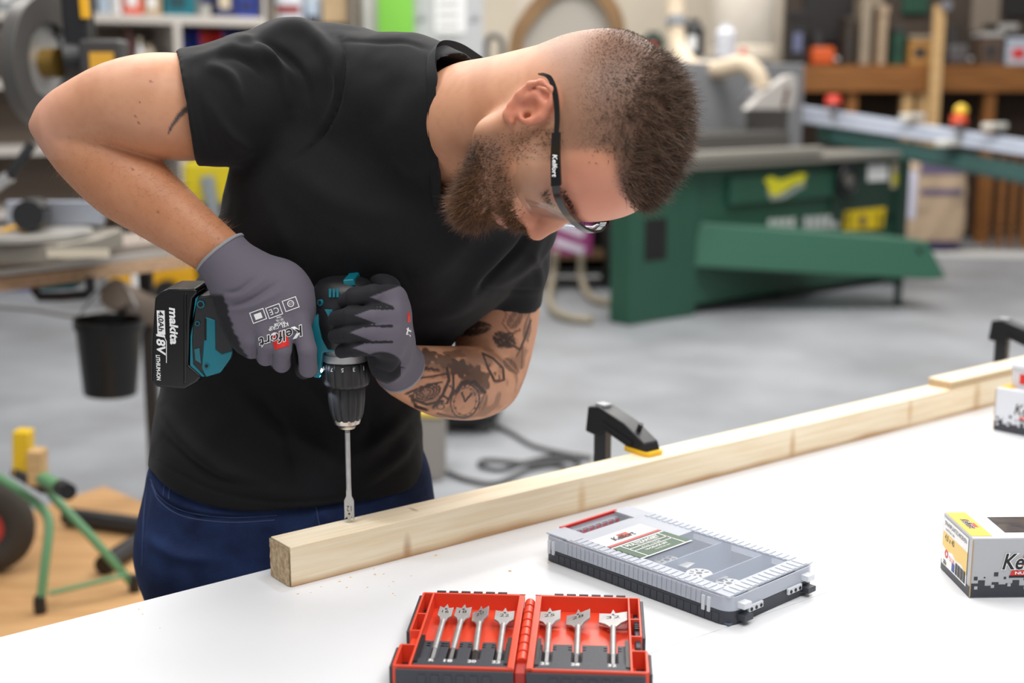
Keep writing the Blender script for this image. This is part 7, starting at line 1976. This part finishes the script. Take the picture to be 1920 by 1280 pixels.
# tool board on the wall
r = thing('tool_board', V(1700, 60, 13.1), 'dark brown tool board on the back wall', 'tool board')
x0, x1, z0, z1 = R4(1470, -160, 2080, 122, 13.1); m = MB(); m.box((x0, 13.12, z0), (x1, 13.19, z1)); m.build('board', pc('board_brown', (78, 66, 56), .7, var=.4, vscale=2), r)
for px0, px1, py0, py1, mt in ((1505, 1600, -60, 80, pc('near_black', 0)), (1608, 1660, -60, 100, pc('beige_board', 0)), (1690, 1745, -60, 26, pc('tool_green', 0)), (1820, 1880, -60, 60, pc('taupe', (132, 120, 108), .7)), (1884, 1990, -60, 32, pc('near_black', 0)), (1840, 1910, 44, 58, pc('lid_silver', 0))):
    x0, x1, z0, z1 = R4(px0, py0, px1, py1, 13.08); m = MB(); m.box((x0, 13.06, z0), (x1, 13.12, z1)); m.build('hung_plate', mt, r, bev=.01)
# sack and boards by the wall
sk = sack(1702, 1842, 11.6, 0, V(1760, 284, 11.6)[2], pc('kraft_paper', (188, 164, 138), .7), 'brown paper sack with navy print standing on the floor', [(.30, .78, .95, .92, pc('faded_navy', (100, 90, 120), .6)), (.32, .58, .9, .64, pc('faded_navy', 0)), (.16, .35, .26, .92, pc('white_lilac', (206, 206, 226), .6)), (.28, .03, .95, .13, pc('sack_navy', (56, 50, 92), .6))])
for k, (a, b) in enumerate(((1852, 1866), (1870, 1890), (1893, 1912), (1915, 1945))):
    x0, x1, z0, z1 = R4(a, 290, b, 436, 12.1); r = thing('timber_board', ((x0+x1)/2, 12.1, 0), ('narrow brown board nearest the paper sack', 'second brown board right of the paper sack', 'third brown board right of the paper sack', 'brown board cut by the right picture edge')[k], 'board', 'brown boards by the wall')
    m = MB(); m.box((x0, 12.1, 0), (x1, 12.15, z1)); m.build('plank', M_brown, r, bev=.004); m = MB(); m.box((x0, 12.09, z1 - .06), (x1, 12.1, z1 - .03)); m.build('strap', M_dgrey, r)
# rack, its black put in for the dark gap, with purple box and two hoses between head and saw
YR = 9.6
r = thing('dark_rack', V(1090, 540, YR) * [1, 1, 0], 'black rack in the shadow left of the green saw', 'rack')
x0, x1, z0, z1 = R4(1000, 300, 1150, 540, YR)
m = MB(); m.box((x0, YR + .5, .05), (x1, YR + .55, z1)); m.build('back', pc('void_black', 0), r)
for xx in (x0, x1 - .05): m = MB(); m.box((xx, YR, 0), (xx + .05, YR + .5, z1)); m.build('side', pc('rack_black', (30, 28, 28), .7), r)
zs = float(V(1075, 478, YR)[2]); m = MB(); m.box((x0, YR, zs - .03), (x1, YR + .5, zs)); m.build('shelf_board', pc('rack_wood', (96, 72, 44), .7), r); m = MB(); m.box((x0, YR, .1), (x1, YR + .5, .14)); m.build('shelf_board', pc('rack_black', 0), r)
x0, x1, z0, z1 = R4(1030, 398, 1111, 476, YR - .02); r = thing('detergent_box', ((x0+x1)/2, YR + .1, zs), 'purple and white box below the man\'s nose', 'box')
m = MB(); m.box((x0, YR, zs), (x1, YR + .3, z1)); m.build('carton', pc('purple_card', (146, 52, 112), .5), r, bev=.006)
for k in range(2): 
    m = MB(); p0, p1 = V(1040, 418 + 34*k, YR - .012), V(1095, 440 + 30*k, YR - .012); m.bar((p0[0], YR - .004, p0[2]), (p1[0], YR - .004, p1[2]), .006, .055, (0, 0, 1)); m.build('stripe', pc('lilac_white', (216, 206, 224), .5), r)
for pts, lb in (([(1042, 470), (1036, 520), (1030, 560), (1042, 585), (1070, 596), (1110, 600)], 'cream hose looping to the floor left of the saw, outer one'), ([(1090, 478), (1090, 515), (1098, 545), (1115, 562), (1150, 568)], 'cream hose hanging beside the purple box, inner one')):
    Y0 = YR - .1; pp = [V(x, y, Y0) for x, y in pts]; pp = [p if p[2] > .03 else on(x, y, .03) for p, (x, y) in zip(pp, pts)]
    m = MB(); m.tube([tuple(p) for p in spline(pp, 6)], .028, n=10); tag(m.build('dust_hose', pc('dull_cream', (150, 140, 122), .6)), lb, 'hose')
a, b = on(1745, 473, .01), on(2000, 480, .01); m = MB(); m.bar(a, b, .35, .02); tag(m.build('floor_strip', pc('white_strip', (206, 206, 204), .5)), 'white strip lying on the floor near the sack', 'strip')
